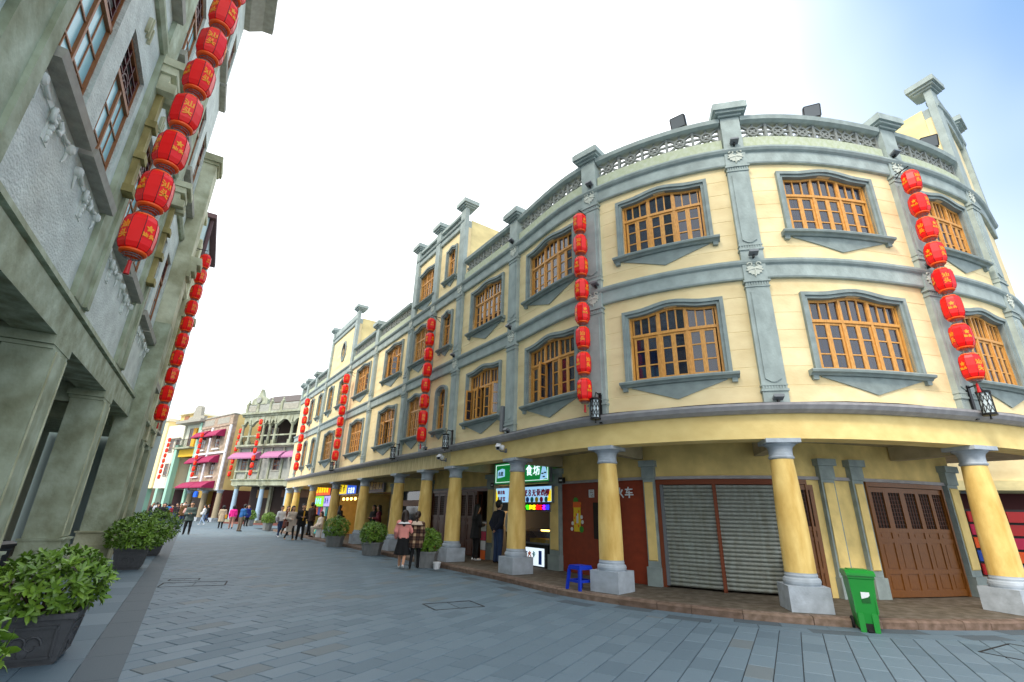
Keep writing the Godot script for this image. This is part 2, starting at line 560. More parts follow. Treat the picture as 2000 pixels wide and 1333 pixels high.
# nt lights across, each with two casements of `rows` panes under a top light of `tops` panes
func window(F: Fac, parent: Node, xc: float, y0: float, w: float, h: float, rise: float, kind: String, nt: int, rows: int, tops: int, wood: Material, glass: Material, trim: Material, opened := {}, apron := true, bars := true) -> void:
	var W := group_node("window", parent)
	var a := 0.13
	var nseg := 14
	var inner := [Vector2(xc - w * 0.5, y0)]
	var outer := [Vector2(xc - w * 0.5 - a, y0)]
	var mid := [Vector2(xc - w * 0.5 - a * 0.45, y0)]
	for k in nseg + 1:
		var u := -0.5 + float(k) / nseg
		inner.append(Vector2(xc + w * u, y0 + h + arch_top(w * u, w, rise, kind)))
		mid.append(Vector2(xc + (w + a * 0.9) * u, y0 + h + a * 0.45 + arch_top(w * u, w, rise, kind)))
		outer.append(Vector2(xc + (w + a * 2.0) * u, y0 + h + a + arch_top(w * u, w, rise, kind)))
	inner.append(Vector2(xc + w * 0.5, y0))
	mid.append(Vector2(xc + w * 0.5 + a * 0.45, y0))
	outer.append(Vector2(xc + w * 0.5 + a, y0))
	var mb := MB.new()
	ribbon(mb, F, inner, mid, -0.16, 0.035)
	ribbon(mb, F, mid, outer, -0.02, 0.075)
	obj("surround", mb, trim, W)
	mb = MB.new()
	sweep(mb, F, xc - w * 0.5 - 0.24, xc + w * 0.5 + 0.24, [Vector2(-0.16, y0 - 0.11), Vector2(0.07, y0 - 0.11), Vector2(0.10, y0 - 0.075), Vector2(0.16, y0 - 0.06), Vector2(0.17, y0 - 0.02), Vector2(0.155, y0), Vector2(-0.16, y0)])
	for s in [-1, 1]:
		var bx: float = xc + s * (w * 0.5 + 0.15)
		fb(mb, F, bx - 0.05, bx + 0.05, y0 - 0.19, y0 - 0.112, -0.05, 0.07)
	obj("sill", mb, trim, W)
	if apron:
		mb = MB.new()
		var e := w * 0.5 + 0.02
		var low := minf(0.32, w * 0.32)
		var i2 := []
		var o2 := []
		for k in 9:
			var u := -1.0 + k * 0.25
			i2.append(Vector2(xc + e * u, y0 - 0.118 - low * (1.0 - absf(u)) - 0.012))
			o2.append(Vector2(xc + e * u, y0 - 0.114))
		ribbon(mb, F, i2, o2, -0.05, 0.028)
		obj("apron", mb, trim, W)
	# wooden frame
	var fr := MB.new()
	var t := 0.045
	var tr := y0 + h * 0.70
	var o0 := -0.135
	var o1 := -0.065
	fb(fr, F, xc - w * 0.5, xc - w * 0.5 + t, y0, y0 + h, o0, o1)
	fb(fr, F, xc + w * 0.5 - t, xc + w * 0.5, y0, y0 + h, o0, o1)
	fb(fr, F, xc - w * 0.5 + t, xc + w * 0.5 - t, y0, y0 + 0.04, o0, o1)
	fb(fr, F, xc - w * 0.5 + t, xc + w * 0.5 - t, tr - 0.03, tr + 0.03, o0, o1 + 0.012)
	var ti := []
	var to := []
	for k in nseg + 1:
		var u := -0.5 + float(k) / nseg
		var y: float = y0 + h + arch_top(w * u, w, rise, kind)
		ti.append(Vector2(xc + w * u, y - 0.055))
		to.append(Vector2(xc + w * u, y))
	ribbon(fr, F, ti, to, o0, o1)
	var tw := (w - 2 * t) / nt
	for k in range(1, nt):
		var x: float = xc - w * 0.5 + t + tw * k
		fb(fr, F, x - 0.026, x + 0.026, y0 + 0.04, y0 + h + arch_top(x - xc, w, rise, kind) - 0.03, o0, o1 + 0.008)
	obj("frame", fr, wood, W)
	for k in nt:
		var xa: float = xc - w * 0.5 + t + tw * k + 0.022
		var xb: float = xa + tw - 0.044
		# top light
		var ym: float = y0 + h - 0.045 + minf(minf(arch_top(xa + 0.03 - xc, w, rise, kind), arch_top(xb - 0.03 - xc, w, rise, kind)), arch_top((xa + xb) * 0.5 - xc, w, rise, kind))
		var tl := MB.new()
		for j in range(1, tops):
			var x: float = lerpf(xa, xb, float(j) / tops)
			fb(tl, F, x - 0.014, x + 0.014, tr + 0.03, y0 + h + arch_top(x - xc, w, rise, kind) - 0.05, o0 + 0.02, o1 - 0.012)
		fb(tl, F, xa, xa + 0.022, tr + 0.03, ym, o0 + 0.02, o1 - 0.006)
		fb(tl, F, xb - 0.022, xb, tr + 0.03, ym, o0 + 0.02, o1 - 0.006)
		obj("top_light", tl, wood, W)
		for j in tops:
			var pa: float = lerpf(xa, xb, float(j) / tops)
			var pb: float = lerpf(xa, xb, float(j + 1) / tops)
			var pt: float = y0 + h - 0.03 + arch_top((pa + pb) * 0.5 - xc, w, rise, kind)
			pane(W, glass, F.xf((pa + pb) * 0.5, (tr + pt) * 0.5 + 0.01, -0.105), pb - pa, pt - tr - 0.02)
		# two casements hung at the light's sides
		for s in 2:
			var cw: float = (xb - xa) * 0.5
			var hinge: float = xa if s == 0 else xb
			var ang: float = opened.get(k * 2 + s, 0.0)
			var T := F.xf(hinge, y0 + 0.04, -0.10)
			var sg := 1.0 if s == 0 else -1.0
			T.basis = T.basis * Basis(Vector3.UP, -sg * ang)
			var ch: float = tr - 0.03 - (y0 + 0.04)
			var cm := MB.new()
			var st := minf(0.05, cw * 0.2)
			for z in [[0.002, st], [cw - st, cw - 0.002]]:
				lbox(cm, T, minf(z[0] * sg, z[1] * sg), maxf(z[0] * sg, z[1] * sg), 0.004, ch - 0.004, -0.022, 0.022)
			for j in rows + 1:
				var yy: float = ch * j / rows
				var hh := 0.05 if j == 0 or j == rows else 0.026
				var ya := clampf(yy - hh * (0.0 if j == 0 else 1.0 if j == rows else 0.5), 0.004, ch)
				lbox(cm, T, minf(st * sg, (cw - st) * sg), maxf(st * sg, (cw - st) * sg), ya, minf(ya + hh, ch - 0.004), -0.018, 0.018)
			obj("casement", cm, wood, W)
			for j in rows:
				var P := T
				P.origin = T * Vector3(cw * 0.5 * sg, ch * (j + 0.5) / rows, 0.0)
				pane(W, glass, P, cw - st * 1.4, ch / rows - 0.02)
	if bars:
		var bm := MB.new()
		var nb := nt * 4
		for j in nb:
			var x: float = xc - w * 0.5 + w * (j + 0.5) / nb
			fb(bm, F, x - 0.008, x + 0.008, y0 - 0.05, y0 + h, -0.205, -0.19)
		for yy in [0.32, 0.62]:
			fb(bm, F, xc - w * 0.5, xc + w * 0.5, y0 + h * yy, y0 + h * yy + 0.02, -0.215, -0.206)
		obj("grille", bm, M.bars, W)

func pane(W: Node, glass: Material, T: Transform3D, w: float, h: float) -> void:
	var p := place(T)
	p.basis = p.basis.scaled_local(Vector3(w, h, 0.006))
	inst("pane", unit_box, glass, W, p)

func leaf_ornament() -> ArrayMesh:
	var mb := MB.new()
	var half := [Vector2(0, 0.05), Vector2(0.045, 0.085), Vector2(0.10, 0.095), Vector2(0.155, 0.065), Vector2(0.13, 0.03), Vector2(0.168, -0.01), Vector2(0.12, -0.03), Vector2(0.13, -0.075), Vector2(0.085, -0.07), Vector2(0.065, -0.115), Vector2(0.03, -0.10), Vector2(0, -0.17)]
	var outline := half.duplicate()
	for k in range(half.size() - 2, 0, -1):
		outline.append(Vector2(-half[k].x, half[k].y))
	prism(mb, Transform3D(), outline, 0.0, 0.022)
	for s in [-1, 1]:
		var pts := []
		for k in 10:
			var a := k * 0.62
			var r := 0.055 - k * 0.0045
			pts.append(Vector3(s * (0.075 + cos(a) * r), 0.125 + sin(a) * r, 0.016))
		tube(mb, pts, 0.018, 0.010, 5)
	for k in 3:
		var e: Vector2 = [Vector2(0.13, -0.01), Vector2(0, -0.14), Vector2(-0.13, -0.01)][k]
		tube(mb, [Vector3(0, 0.03, 0.022), Vector3(e.x, e.y, 0.026)], 0.018, 0.007, 5)
	return mb.to_mesh(Vector3.ZERO)

func pilaster(x: float, w: float, orn: ArrayMesh) -> void:
	for f in [[3.55, 6.17, 6.52], [6.575, 9.04, 9.37]]:
		var P := group_node("pilaster", RB)
		var mb := MB.new()
		var y0: float = f[0]
		var y1: float = f[1]
		fbc(mb, FR, x - w * 0.5, x + w * 0.5, y0, f[2], -0.05, 0.115, 0.012)
		fb(mb, FR, x - w * 0.5 - 0.02, x + w * 0.5 + 0.02, y0 + 0.24, y0 + 0.28, 0.0, 0.14)
		fb(mb, FR, x - w * 0.5 - 0.012, x + w * 0.5 + 0.012, y0 + 0.345, y0 + 0.37, 0.0, 0.132)
		fb(mb, FR, x - w * 0.5 - 0.03, x + w * 0.5 + 0.03, y1 - 0.10, y1 - 0.06, 0.0, 0.15)
		fb(mb, FR, x - w * 0.5 - 0.015, x + w * 0.5 + 0.015, y1 - 0.21, y1 - 0.185, 0.0, 0.135)
		obj("shaft", mb, M.trim, P)
		mb = MB.new()
		var nd := 9
		for k in nd:
			var xx := x - w * 0.5 + w * (k + 0.5) / nd
			fb(mb, FR, xx - w * 0.028, xx + w * 0.028, y0 + 0.285, y0 + 0.34, 0.1, 0.13)
			fb(mb, FR, xx - w * 0.028, xx + w * 0.028, y1 - 0.18, y1 - 0.105, 0.1, 0.133)
		obj("dentil_band", mb, M.trim, P)
		mb = MB.new()
		var e := w * 0.33
		var ya := y0 + 0.48
		var yb := y1 - 0.32
		var poly := []
		for k in 7:
			var a := PI + PI * k / 6
			poly.append(Vector2(cos(a) * e * (0.72 if k > 0 and k < 6 else 1.0), ya + sin(a) * e * 0.5))
		for k in 7:
			var a := PI * k / 6
			poly.append(Vector2(cos(a) * e * (0.72 if k > 0 and k < 6 else 1.0), yb + sin(a) * e * 0.5))
		prism(mb, FR.xf(x, 0, 0.10), poly, 0.0, 0.035)
		obj("raised_panel", mb, M.trim, P)
		inst("leaf_capital", orn, M.ornament, P, place(FR.xf(x, y1 + 0.17, 0.114)))

func post(x: float, w: float, y0: float, y1: float, cap: float) -> void:
	var mb := MB.new()
	fbc(mb, FR, x - w * 0.5, x + w * 0.5, y0, y1, -0.22, 0.14, 0.012)
	var T := FR.xf(x, 0, -0.04)
	var e := w * 0.5
	for k in [[y1, 0.06, 0.05], [y1 + 0.06, 0.06, 0.12], [y1 + 0.12, cap - y1 - 0.17, 0.17], [cap - 0.05, 0.05, 0.14]]:
		lbox(mb, T, -e - k[2], e + k[2], k[0], k[0] + k[1], -0.18 - k[2], 0.18 + k[2])
	obj("parapet_post", mb, M.trim, RB)

func balustrade(x0: float, x1: float, y: float, m: Material) -> void:
	var B := group_node("balustrade", RB)
	var mb := MB.new()
	sweep(mb, FR, x0, x1, [Vector2(-0.16, y), Vector2(0.06, y), Vector2(0.06, y + 0.34), Vector2(0.03, y + 0.36), Vector2(-0.16, y + 0.36)])
	obj("base_course", mb, M.base_band, B)
	mb = MB.new()
	sweep(mb, FR, x0, x1, [Vector2(-0.14, y + 0.76), Vector2(0.05, y + 0.76), Vector2(0.13, y + 0.80), Vector2(0.15, y + 0.90), Vector2(0.08, y + 0.93), Vector2(-0.2, y + 0.93), Vector2(-0.2, y + 0.80)])
	obj("rail", mb, M.trim, B)
	var n := maxi(1, roundi((x1 - x0) / 0.60))
	for k in n:
		var a := lerpf(x0, x1, float(k) / n)
		var b := lerpf(x0, x1, float(k + 1) / n)
		var c := (a + b) * 0.5
		var ya := y + 0.36
		var yb := y + 0.76
		var ym := (ya + yb) * 0.5
		var p := MB.new()
		fb(p, FR, b - 0.03, b + 0.03, ya, yb, -0.08, 0.02)
		var t := 0.044
		for s in [-1, 1]:
			bar(p, FR, c - (b - a) * 0.48 * s, ya, c + (b - a) * 0.48 * s, yb, t, -0.055, 0.0)
		var q := 12
		var r := 0.115
		for j in q:
			var u := TAU * j / q
			var w := TAU * (j + 1) / q
			bar(p, FR, c + cos(u) * r, ym + sin(u) * r, c + cos(w) * r, ym + sin(w) * r, t, -0.06, 0.006)
		bar(p, FR, c, ya, c, ym - r, t, -0.05, -0.004)
		bar(p, FR, c, ym + r, c, yb, t, -0.05, -0.004)
		bar(p, FR, a + 0.03, ym, c - r, ym, t, -0.05, -0.004)
		bar(p, FR, c + r, ym, b - 0.03, ym, t, -0.05, -0.004)
		obj("lattice_panel", p, m, B)

func column_mesh() -> Array:
	var b := MB.new()
	var I := Transform3D()
	lbox(b, I, -0.315, 0.315, 0.0, 0.38, -0.315, 0.315, 0.0)
	var base := MB.new()
	lathe(base, I, [Vector2(0.0, 0.38), Vector2(0.27, 0.38), Vector2(0.285, 0.41), Vector2(0.29, 0.44), Vector2(0.28, 0.48), Vector2(0.25, 0.50), Vector2(0.255, 0.53), Vector2(0.247, 0.55), Vector2(0.246, 0.57)], 28)
	var s := MB.new()
	var pr := []
	for k in 9:
		var t := k / 8.0
		pr.append(Vector2(0.243 - 0.042 * t - 0.012 * t * t + 0.012 * sin(t * PI), 0.57 + t * 1.89))
	lathe(s, I, pr, 28)
	var c := MB.new()
	lathe(c, I, [Vector2(0.186, 2.44), Vector2(0.212, 2.46), Vector2(0.217, 2.485), Vector2(0.20, 2.50), Vector2(0.198, 2.56), Vector2(0.202, 2.62), Vector2(0.215, 2.66), Vector2(0.25, 2.69), Vector2(0.27, 2.705), Vector2(0.27, 2.72), Vector2(0.0, 2.72)], 28)
	lbox(c, I, -0.29, 0.29, 2.721, 2.795, -0.29, 0.29)
	return [b.to_mesh(Vector3.ZERO), base.to_mesh(Vector3.ZERO), s.to_mesh(Vector3.ZERO), c.to_mesh(Vector3.ZERO)]

func arcade_building() -> void:
	RB = thing("arcade_building", FR.m(0, 0, 0), "long cream arcade building with grey-green trim and yellow columns, bending round the street corner", "building")
	var bays := [[15.9, 13.36], [13.36, 10.62], [10.62, 6.76], [6.76, 3.33], [3.33, 0.0], [0.0, -3.4], [-3.4, -5.6], [-5.6, -7.75], [-7.75, -12.0], [-12.0, -16.1], [-16.1, -21.2], [-21.2, -26.4], [-26.4, -28.3]]
	# windows: xc, width, kind of opening
	var wide := {1: [12.0, 1.55], 2: [8.68, 2.0], 3: [5.05, 1.84], 4: [1.72, 1.90], 5: [-1.62, 1.76], 7: [-6.68, 1.30], 8: [-9.62, 1.90], 9: [-13.8, 1.95]}
	for k in bays.size():
		var x1: float = bays[k][0]
		var x0: float = bays[k][1]
		for f in 2:
			var y0: float = [3.55, 6.575][f]
			var y1: float = [6.17, 9.04][f]
			var wy: float = [4.21, 7.26][f]
			var wh: float = [1.50, 1.41][f]
			var list := []
			if wide.has(k):
				list.append([wide[k][0], wide[k][1], wy, wh, "ogee", 3])
			elif k == 6:
				list.append([-4.42, 0.62, wy, wh - 0.12, "round" if f == 0 else "ogee", 1])
			elif k == 10:
				if f == 0:
					list.append([-18.75, 1.80, wy, wh, "ogee", 3])
				else:
					list.append([-19.85, 0.85, wy, wh, "ogee", 1])
					list.append([-17.6, 0.85, wy, wh, "ogee", 1])
			elif k == 11:
				list.append([-22.35, 0.80, wy, wh, "round" if f == 0 else "ogee", 1])
				list.append([-24.5, 0.80, wy, wh, "round" if f == 0 else "ogee", 1])
			var holes := []
			for w in list:
				holes.append([w[0], w[1], w[2], w[3] + 0.09])
			wall_bay(FR, RB, x0, x1, y0, y1, holes, M.cream)
			for w in list:
				var op := {}
				if k == 5 and f == 0: op = {0: 1.45, 1: 0.5, 2: 1.15, 3: 0.25, 5: 1.0}
				if k == 4 and f == 0: op = {1: 0.0, 2: 1.35}
				if k == 8 and f == 1: op = {2: 1.2, 3: 1.25}
				if k == 9 and f == 1: op = {5: 1.1}
				if k == 8 and f == 0: op = {2: 0.8}
				var far: bool = w[0] < -7.0
				window(FR, RB, w[0], w[2], w[1], w[3] if w[4] == "ogee" else w[3] - 0.10, 0.10 if w[4] == "ogee" else 0.20, w[4], w[5], 3, 3 if w[5] == 3 else 2, M.wood_gold, M.glass, M.trim_dark, op, true, not far)
		var span := MB.new()
	# string courses, cornice, slab edge and beam, bay by bay so that each is one part
	for k in bays.size():
		var x1: float = bays[k][0]
		var x0: float = bays[k][1]
		var mb := MB.new()
		sweep(mb, FR, x0, x1, [Vector2(-0.2, 6.17), Vector2(0.07, 6.17), Vector2(0.085, 6.20), Vector2(0.085, 6.46), Vector2(0.13, 6.49), Vector2(0.15, 6.53), Vector2(0.15, 6.575), Vector2(-0.2, 6.575)], k == 0 or k == 12)
		obj("string_course", mb, M.trim, RB)
		mb = MB.new()
		sweep(mb, FR, x0, x1, [Vector2(-0.2, 9.04), Vector2(0.07, 9.04), Vector2(0.085, 9.07), Vector2(0.085, 9.33), Vector2(0.14, 9.36), Vector2(0.17, 9.41), Vector2(0.17, 9.45), Vector2(-0.2, 9.45)], k == 0 or k == 12)
		obj("cornice", mb, M.trim, RB)
		mb = MB.new()
		sweep(mb, FR, x0, x1, [Vector2(-0.3, 3.38), Vector2(0.10, 3.38), Vector2(0.20, 3.43), Vector2(0.25, 3.50), Vector2(0.25, 3.545), Vector2(-0.3, 3.55)], k == 0 or k == 12)
		obj("slab_edge", mb, M.slab_grey, RB)
		mb = MB.new()
		sweep(mb, FR, x0, x1, [Vector2(-0.42, 2.92), Vector2(0.03, 2.92), Vector2(0.03, 3.38), Vector2(-0.42, 3.38)], k == 0 or k == 12)
		obj("beam", mb, M.beam_yellow if x1 > -0.1 else M.beam_streaked, RB)
	# floors and roof keep the daylight out of the rooms
	for f in [[3.10, 3.37, -4.4, -0.43], [6.22, 6.50, -4.4, -0.205], [9.08, 9.40, -4.4, -0.205]]:
		var mb := MB.new()
		fb(mb, FR, -28.3, 15.9, f[0], f[1], f[2], f[3])
		obj("ceiling" if f[0] < 4 else "floor_slab", mb, M.ceiling, RB)
	var bw := MB.new()
	fb(bw, FR, -28.3, 15.9, 0.0, 9.45, -4.6, -4.41)
	obj("back_wall", bw, M.room, RB)
	for x in [-28.2, 15.8]:
		var mb := MB.new()
		fb(mb, FR, x - 0.1, x + 0.1, 3.56, 9.44, -4.4, -0.23)
		obj("end_wall", mb, M.cream_side, RB)
	# room partitions and curtains seen through the panes
	for x in PX:
		var mb := MB.new()
		fb(mb, FR, x - 0.06, x + 0.06, 3.56, 9.05, -3.2, -0.26)
		obj("partition", mb, M.room, RB)
	for c in [[4.3, 5.0, 7.2], [5.4, 6.0, 7.2], [7.75, 9.0, 7.2], [9.1, 9.7, 7.2], [7.75, 8.5, 4.2], [1.0, 2.6, 7.2], [-2.4, -1.0, 7.2], [8.8, 9.6, 4.2], [4.2, 4.9, 4.2], [11.4, 12.6, 7.2], [11.4, 12.0, 4.2], [0.9, 1.6, 4.2]]:
		var mb := MB.new()
		var n := 14
		for j in n:
			var xa: float = lerpf(c[0], c[1], float(j) / n)
			var xb: float = lerpf(c[0], c[1], float(j + 1) / n)
			fb(mb, FR, xa, xb, c[2], c[2] + 1.45, -0.36 - (0.03 if j % 2 else 0.0), -0.345 - (0.03 if j % 2 else 0.0))
		obj("curtain", mb, M.curtain, RB)
	var orn := leaf_ornament()
	for x in PX:
		pilaster(x, 0.43 if x > -1 else 0.38, orn)
	# parapet
	for x in [10.62, 6.76, 3.33, 0.0, -12.0, -24.0, -26.4, -28.1]:
		post(x, 0.40, 9.451, 10.35, 10.68)
	for s in [[10.84, 13.2], [6.98, 10.40], [3.55, 6.54], [0.22, 3.11], [-3.18, -0.22], [-11.78, -8.0], [-15.88, -12.22], [-23.78, -21.45], [-26.18, -24.22], [-27.9, -26.62]]:
		balustrade(s[0], s[1], 9.451, M.lattice)
	tower(-7.75, -3.4, [[-6.6, 1.45, 9.98, 1.36, 3], [-4.42, 0.62, 10.12, 1.26, 1]], [-3.5, -5.6, -7.65], true)
	tower(-21.2, -16.1, [], [-16.2, -21.1], false)
	tower(13.36, 15.9, [], [13.46, 15.8], true)
	# a stair head on the far roof and one behind the tower
	for r in [[-10.6, -9.2, 10.9], [-24.3, -22.9, 10.9]]:
		var mb := MB.new()
		fb(mb, FR, r[0], r[1], 9.41, r[2], -2.6, -1.2)
		obj("stair_head", mb, M.cream_side, RB)
		mb = MB.new()
		fb(mb, FR, r[0] - 0.25, r[1] + 0.25, r[2] + 0.002, r[2] + 0.14, -2.85, -0.95)
		obj("stair_head_roof", mb, M.trim, RB)
	# columns
	var cm := column_mesh()
	for x in [13.5, 10.70, 6.76, 3.33, 0.0, -3.4, -5.5, -8.0, -12.05, -16.6, -21.4, -25.7, -28.1]:
		var C := group_node("column", RB)
		var T := place(FR.xf(x, 0.125, -0.20))
		inst("plinth", cm[0], M.stone_blue, C, T)
		inst("base", cm[1], M.stone_blue, C, T)
		inst("shaft", cm[2], M.column_yellow, C, T)
		inst("capital", cm[3], M.stone_blue, C, T)
	for x in [10.70, 6.76, 3.33, 0.0, -3.4, -8.0, -12.05, -16.6, -21.4, -25.7]:   # cross beams over the arcade
		var mb := MB.new()
		fb(mb, FR, x - 0.14, x + 0.14, 2.80, 3.095, -1.66, -0.44)
		obj("cross_beam", mb, M.ceiling, RB)
	# cables along the slab edge
	for w in [[3.575, 0.16, 0.0], [3.59, 0.10, 1.3]]:
		var pts := []
		for k in 90:
			var x := -27.0 + k * 0.46
			pts.append(FR.m(x, w[0] - 0.012 + 0.012 * sin(x * 2.3 + w[2]), w[1] + 0.02 * sin(x * 1.7 + w[2])))
		var cb := MB.new()
		tube(cb, pts, 0.009, 0.009, 4)
		obj("cable", cb, M.black_metal, RB)
	shop_fronts()

func tower(x0: float, x1: float, wins: Array, posts: Array, rail: bool) -> void:
	var holes := []
	for w in wins:
		holes.append([w[0], w[1], w[2], w[3] + 0.09])
	var T := group_node("tower", RB)
	if wins.is_empty() and x0 < 0:
		holes.append([-18.4, 0.62, 10.3, 1.04])
	wall_bay(FR, T, x0, x1, 9.452, 12.0, holes, M.cream, 0.51)
	for s in [x0, x1]:
		var mb := MB.new()
		var e := 0.11 if s == x0 else -0.11
		fb(mb, FR, minf(s, s + e), maxf(s, s + e), 9.452, 12.35, -4.4, -0.225)
		obj("side_wall", mb, M.cream_side, T)
	var mb := MB.new()
	sweep(mb, FR, x0, x1, [Vector2(-0.22, 12.001), Vector2(0.07, 12.001), Vector2(0.085, 12.03), Vector2(0.085, 12.2), Vector2(0.14, 12.23), Vector2(0.16, 12.3), Vector2(-0.22, 12.3)])
	fb(mb, FR, x0 + 0.12, x1 - 0.12, 12.05, 12.2, -4.3, -0.23)
	obj("cornice", mb, M.trim, T)
	for w in wins:
		window(FR, RB, w[0], w[2], w[1], w[3], 0.09, "ogee", w[4], 3, 3 if w[4] == 3 else 2, M.wood_gold, M.glass, M.trim_dark, {}, true, false)
	for x in posts:
		mb = MB.new()
		fbc(mb, FR, x - 0.19, x + 0.19, 9.46, 12.80, -0.05, 0.115, 0.012)
		var X := FR.xf(x, 0, -0.05)
		for k in [[12.801, 0.06, 0.05], [12.861, 0.07, 0.11], [12.931, 0.16, 0.17]]:
			lbox(mb, X, -0.19 - k[2], 0.19 + k[2], k[0], k[0] + k[1], -0.16 - k[2], 0.16 + k[2])
		obj("tower_pilaster", mb, M.trim, T)
	if rail:
		var xs := posts.duplicate()
		xs.sort()
		for k in xs.size() - 1:
			mini_rail(T, xs[k] + 0.2, xs[k + 1] - 0.2)
	else:
		mb = MB.new()
		fb(mb, FR, x0 + 0.3, x1 - 0.3, 12.301, 12.75, -0.16, 0.05)
		obj("parapet", mb, M.trim, T)
		octagon(-18.4, 10.82)

func mini_rail(T: Node, x0: float, x1: float) -> void:
	var mb := MB.new()
	fb(mb, FR, x0, x1, 12.301, 12.38, -0.14, 0.05)
	fb(mb, FR, x0, x1, 12.62, 12.74, -0.16, 0.09)
	obj("rail", mb, M.trim, T)
	var n := maxi(1, roundi((x1 - x0) / 0.5))
	for k in n:
		var a := lerpf(x0, x1, float(k) / n)
		var b := lerpf(x0, x1, float(k + 1) / n)
		var p := MB.new()
		for s in [-1, 1]:
			bar(p, FR, (a + b) * 0.5 - (b - a) * 0.47 * s, 12.38, (a + b) * 0.5 + (b - a) * 0.47 * s, 12.62, 0.03, -0.06, 0.0)
		bar(p, FR, (a + b) * 0.5, 12.38, (a + b) * 0.5, 12.62, 0.03, -0.058, -0.002)
		bar(p, FR, b, 12.38, b, 12.62, 0.04, -0.066, 0.006)
		obj("lattice_panel", p, M.lattice, T)

func octagon(x: float, y: float) -> void:
	var W := group_node("octagon_window", RB)
	var inner := []
	var outer := []
	var glass := []
	for k in 9:
		var a := PI / 8 + TAU * k / 8
		inner.append(Vector2(x + cos(a) * 0.36, y + sin(a) * 0.56))
		outer.append(Vector2(x + cos(a) * 0.50, y + sin(a) * 0.70))
		glass.append(Vector2(cos(a) * 0.36, sin(a) * 0.56))
	var mb := MB.new()
	ribbon(mb, FR, inner, outer, -0.1, 0.06)
	obj("surround", mb, M.trim_dark, W)
	mb = MB.new()
	for k in 3:
		var u := -0.18 + 0.18 * k
		bar(mb, FR, x + u, y - 0.5, x + u, y + 0.5, 0.03, -0.09, -0.05)
		bar(mb, FR, x - 0.34, y + u * 1.6, x + 0.34, y + u * 1.6, 0.03, -0.085, -0.055)
	obj("frame", mb, M.wood_brown, W)
	mb = MB.new()
	glass.pop_back()
	prism(mb, FR.xf(x, y, -0.11), glass, 0.0, 0.01)
	obj("pane", mb, M.glass, W)

# ---------------------------------------------------------------- the shop fronts behind the columns (o = -1.7)
const IO := -1.70

func inner_wall(x0: float, x1: float, y0: float, y1: float, m: Material, called := "shop_wall") -> void:
	var mb := MB.new()
	fb(mb, FR, x0, x1, y0, y1, IO - 0.18, IO)
	obj(called, mb, m, RB)

func inner_pilaster(x: float, w: float) -> void:
	var P := group_node("shop_pilaster", RB)
	var mb := MB.new()
	fb(mb, FR, x - w * 0.5 - 0.02, x + w * 0.5 + 0.02, 0.125, 0.5, IO - 0.05, IO + 0.16)
	fb(mb, FR, x - w * 0.5, x + w * 0.5, 0.501, 2.35, IO - 0.05, IO + 0.10)
	fb(mb, FR, x - w * 0.5 - 0.02, x + w * 0.5 + 0.02, 2.351, 2.62, IO - 0.05, IO + 0.13)
	fb(mb, FR, x - w * 0.5 - 0.07, x + w * 0.5 + 0.07, 2.621, 2.76, IO - 0.05, IO + 0.18)
	obj("pilaster_body", mb, M.trim_dark, P)
	mb = MB.new()
	fbc(mb, FR, x - w * 0.5 + 0.05, x + w * 0.5 - 0.05, 0.62, 2.28, IO, IO + 0.125, 0.02)
	obj("pilaster_panel", mb, M.inner_yellow, P)

func leaf_doors(x0: float, x1: float, n: int, m: Material, opened := {}) -> void:
	var D := group_node("folding_door", RB)
	var mb := MB.new()
	fb(mb, FR, x0 - 0.05, x0, 0.125, 2.33, IO - 0.1, IO + 0.05)
	fb(mb, FR, x1, x1 + 0.05, 0.125, 2.33, IO - 0.1, IO + 0.05)
	fb(mb, FR, x0, x1, 2.24, 2.33, IO - 0.1, IO + 0.05)
	obj("door_frame", mb, m, D)
	for k in n:
		var a := lerpf(x0, x1, float(k) / n)
		var b := lerpf(x0, x1, float(k + 1) / n)
		var w := b - a - 0.028
		var T := FR.xf(a + 0.014, 0.14, IO - 0.02)
		if opened.has(k):
			T.basis = T.basis * Basis(Vector3.UP, opened[k])
		mb = MB.new()
		var e := 0.075
		lbox(mb, T, 0, e, 0, 2.09, -0.025, 0.025)
		lbox(mb, T, w - e, w, 0, 2.09, -0.025, 0.025)
		for y in [[0.0, 0.12], [0.42, 0.50], [1.00, 1.08], [1.20, 1.28], [1.99, 2.09]]:
			lbox(mb, T, e, w - e, y[0], y[1], -0.024, 0.024)
		for y in [[0.12, 0.42], [0.50, 1.00], [1.08, 1.20]]:
			lbox(mb, T, e, w - e, y[0], y[1], -0.012, 0.008)
			lbox(mb, T, e + 0.04, w - e - 0.04, y[0] + 0.03, y[1] - 0.03, 0.008, 0.016)
		obj("door_leaf", mb, m, D)
		mb = MB.new()
		lbox(mb, T, e, w - e, 1.28, 1.99, -0.012, -0.008)
		obj("door_lattice_backing", mb, M.dark, D)
		mb = MB.new()
		var nv := 4
		for j in range(1, nv):
			var x := lerpf(e, w - e, float(j) / nv)
			lbox(mb, T, x - 0.006, x + 0.006, 1.28, 1.99, -0.006, 0.010)
		for j in range(1, 9):
			var y := 1.28 + 0.71 * j / 9.0
			lbox(mb, T, e, w - e, y - 0.005, y + 0.005, -0.004, 0.008)
		obj("door_lattice", mb, M.wood_dark, D)

func shutter(x0: float, x1: float, parent: Node) -> void:
	var n := 26
	for k in n:
		var y := 0.16 + 2.06 * k / n
		var h := 2.06 / n
		var mb := MB.new()
		sweep(mb, FR, x0, x1, [Vector2(IO - 0.06, y), Vector2(IO - 0.035, y), Vector2(IO - 0.006, y + h * 0.25), Vector2(IO, y + h * 0.5), Vector2(IO - 0.006, y + h * 0.75), Vector2(IO - 0.035, y + h * 0.96), Vector2(IO - 0.06, y + h * 0.96)], false)
		obj("slat", mb, M.shutter, parent)

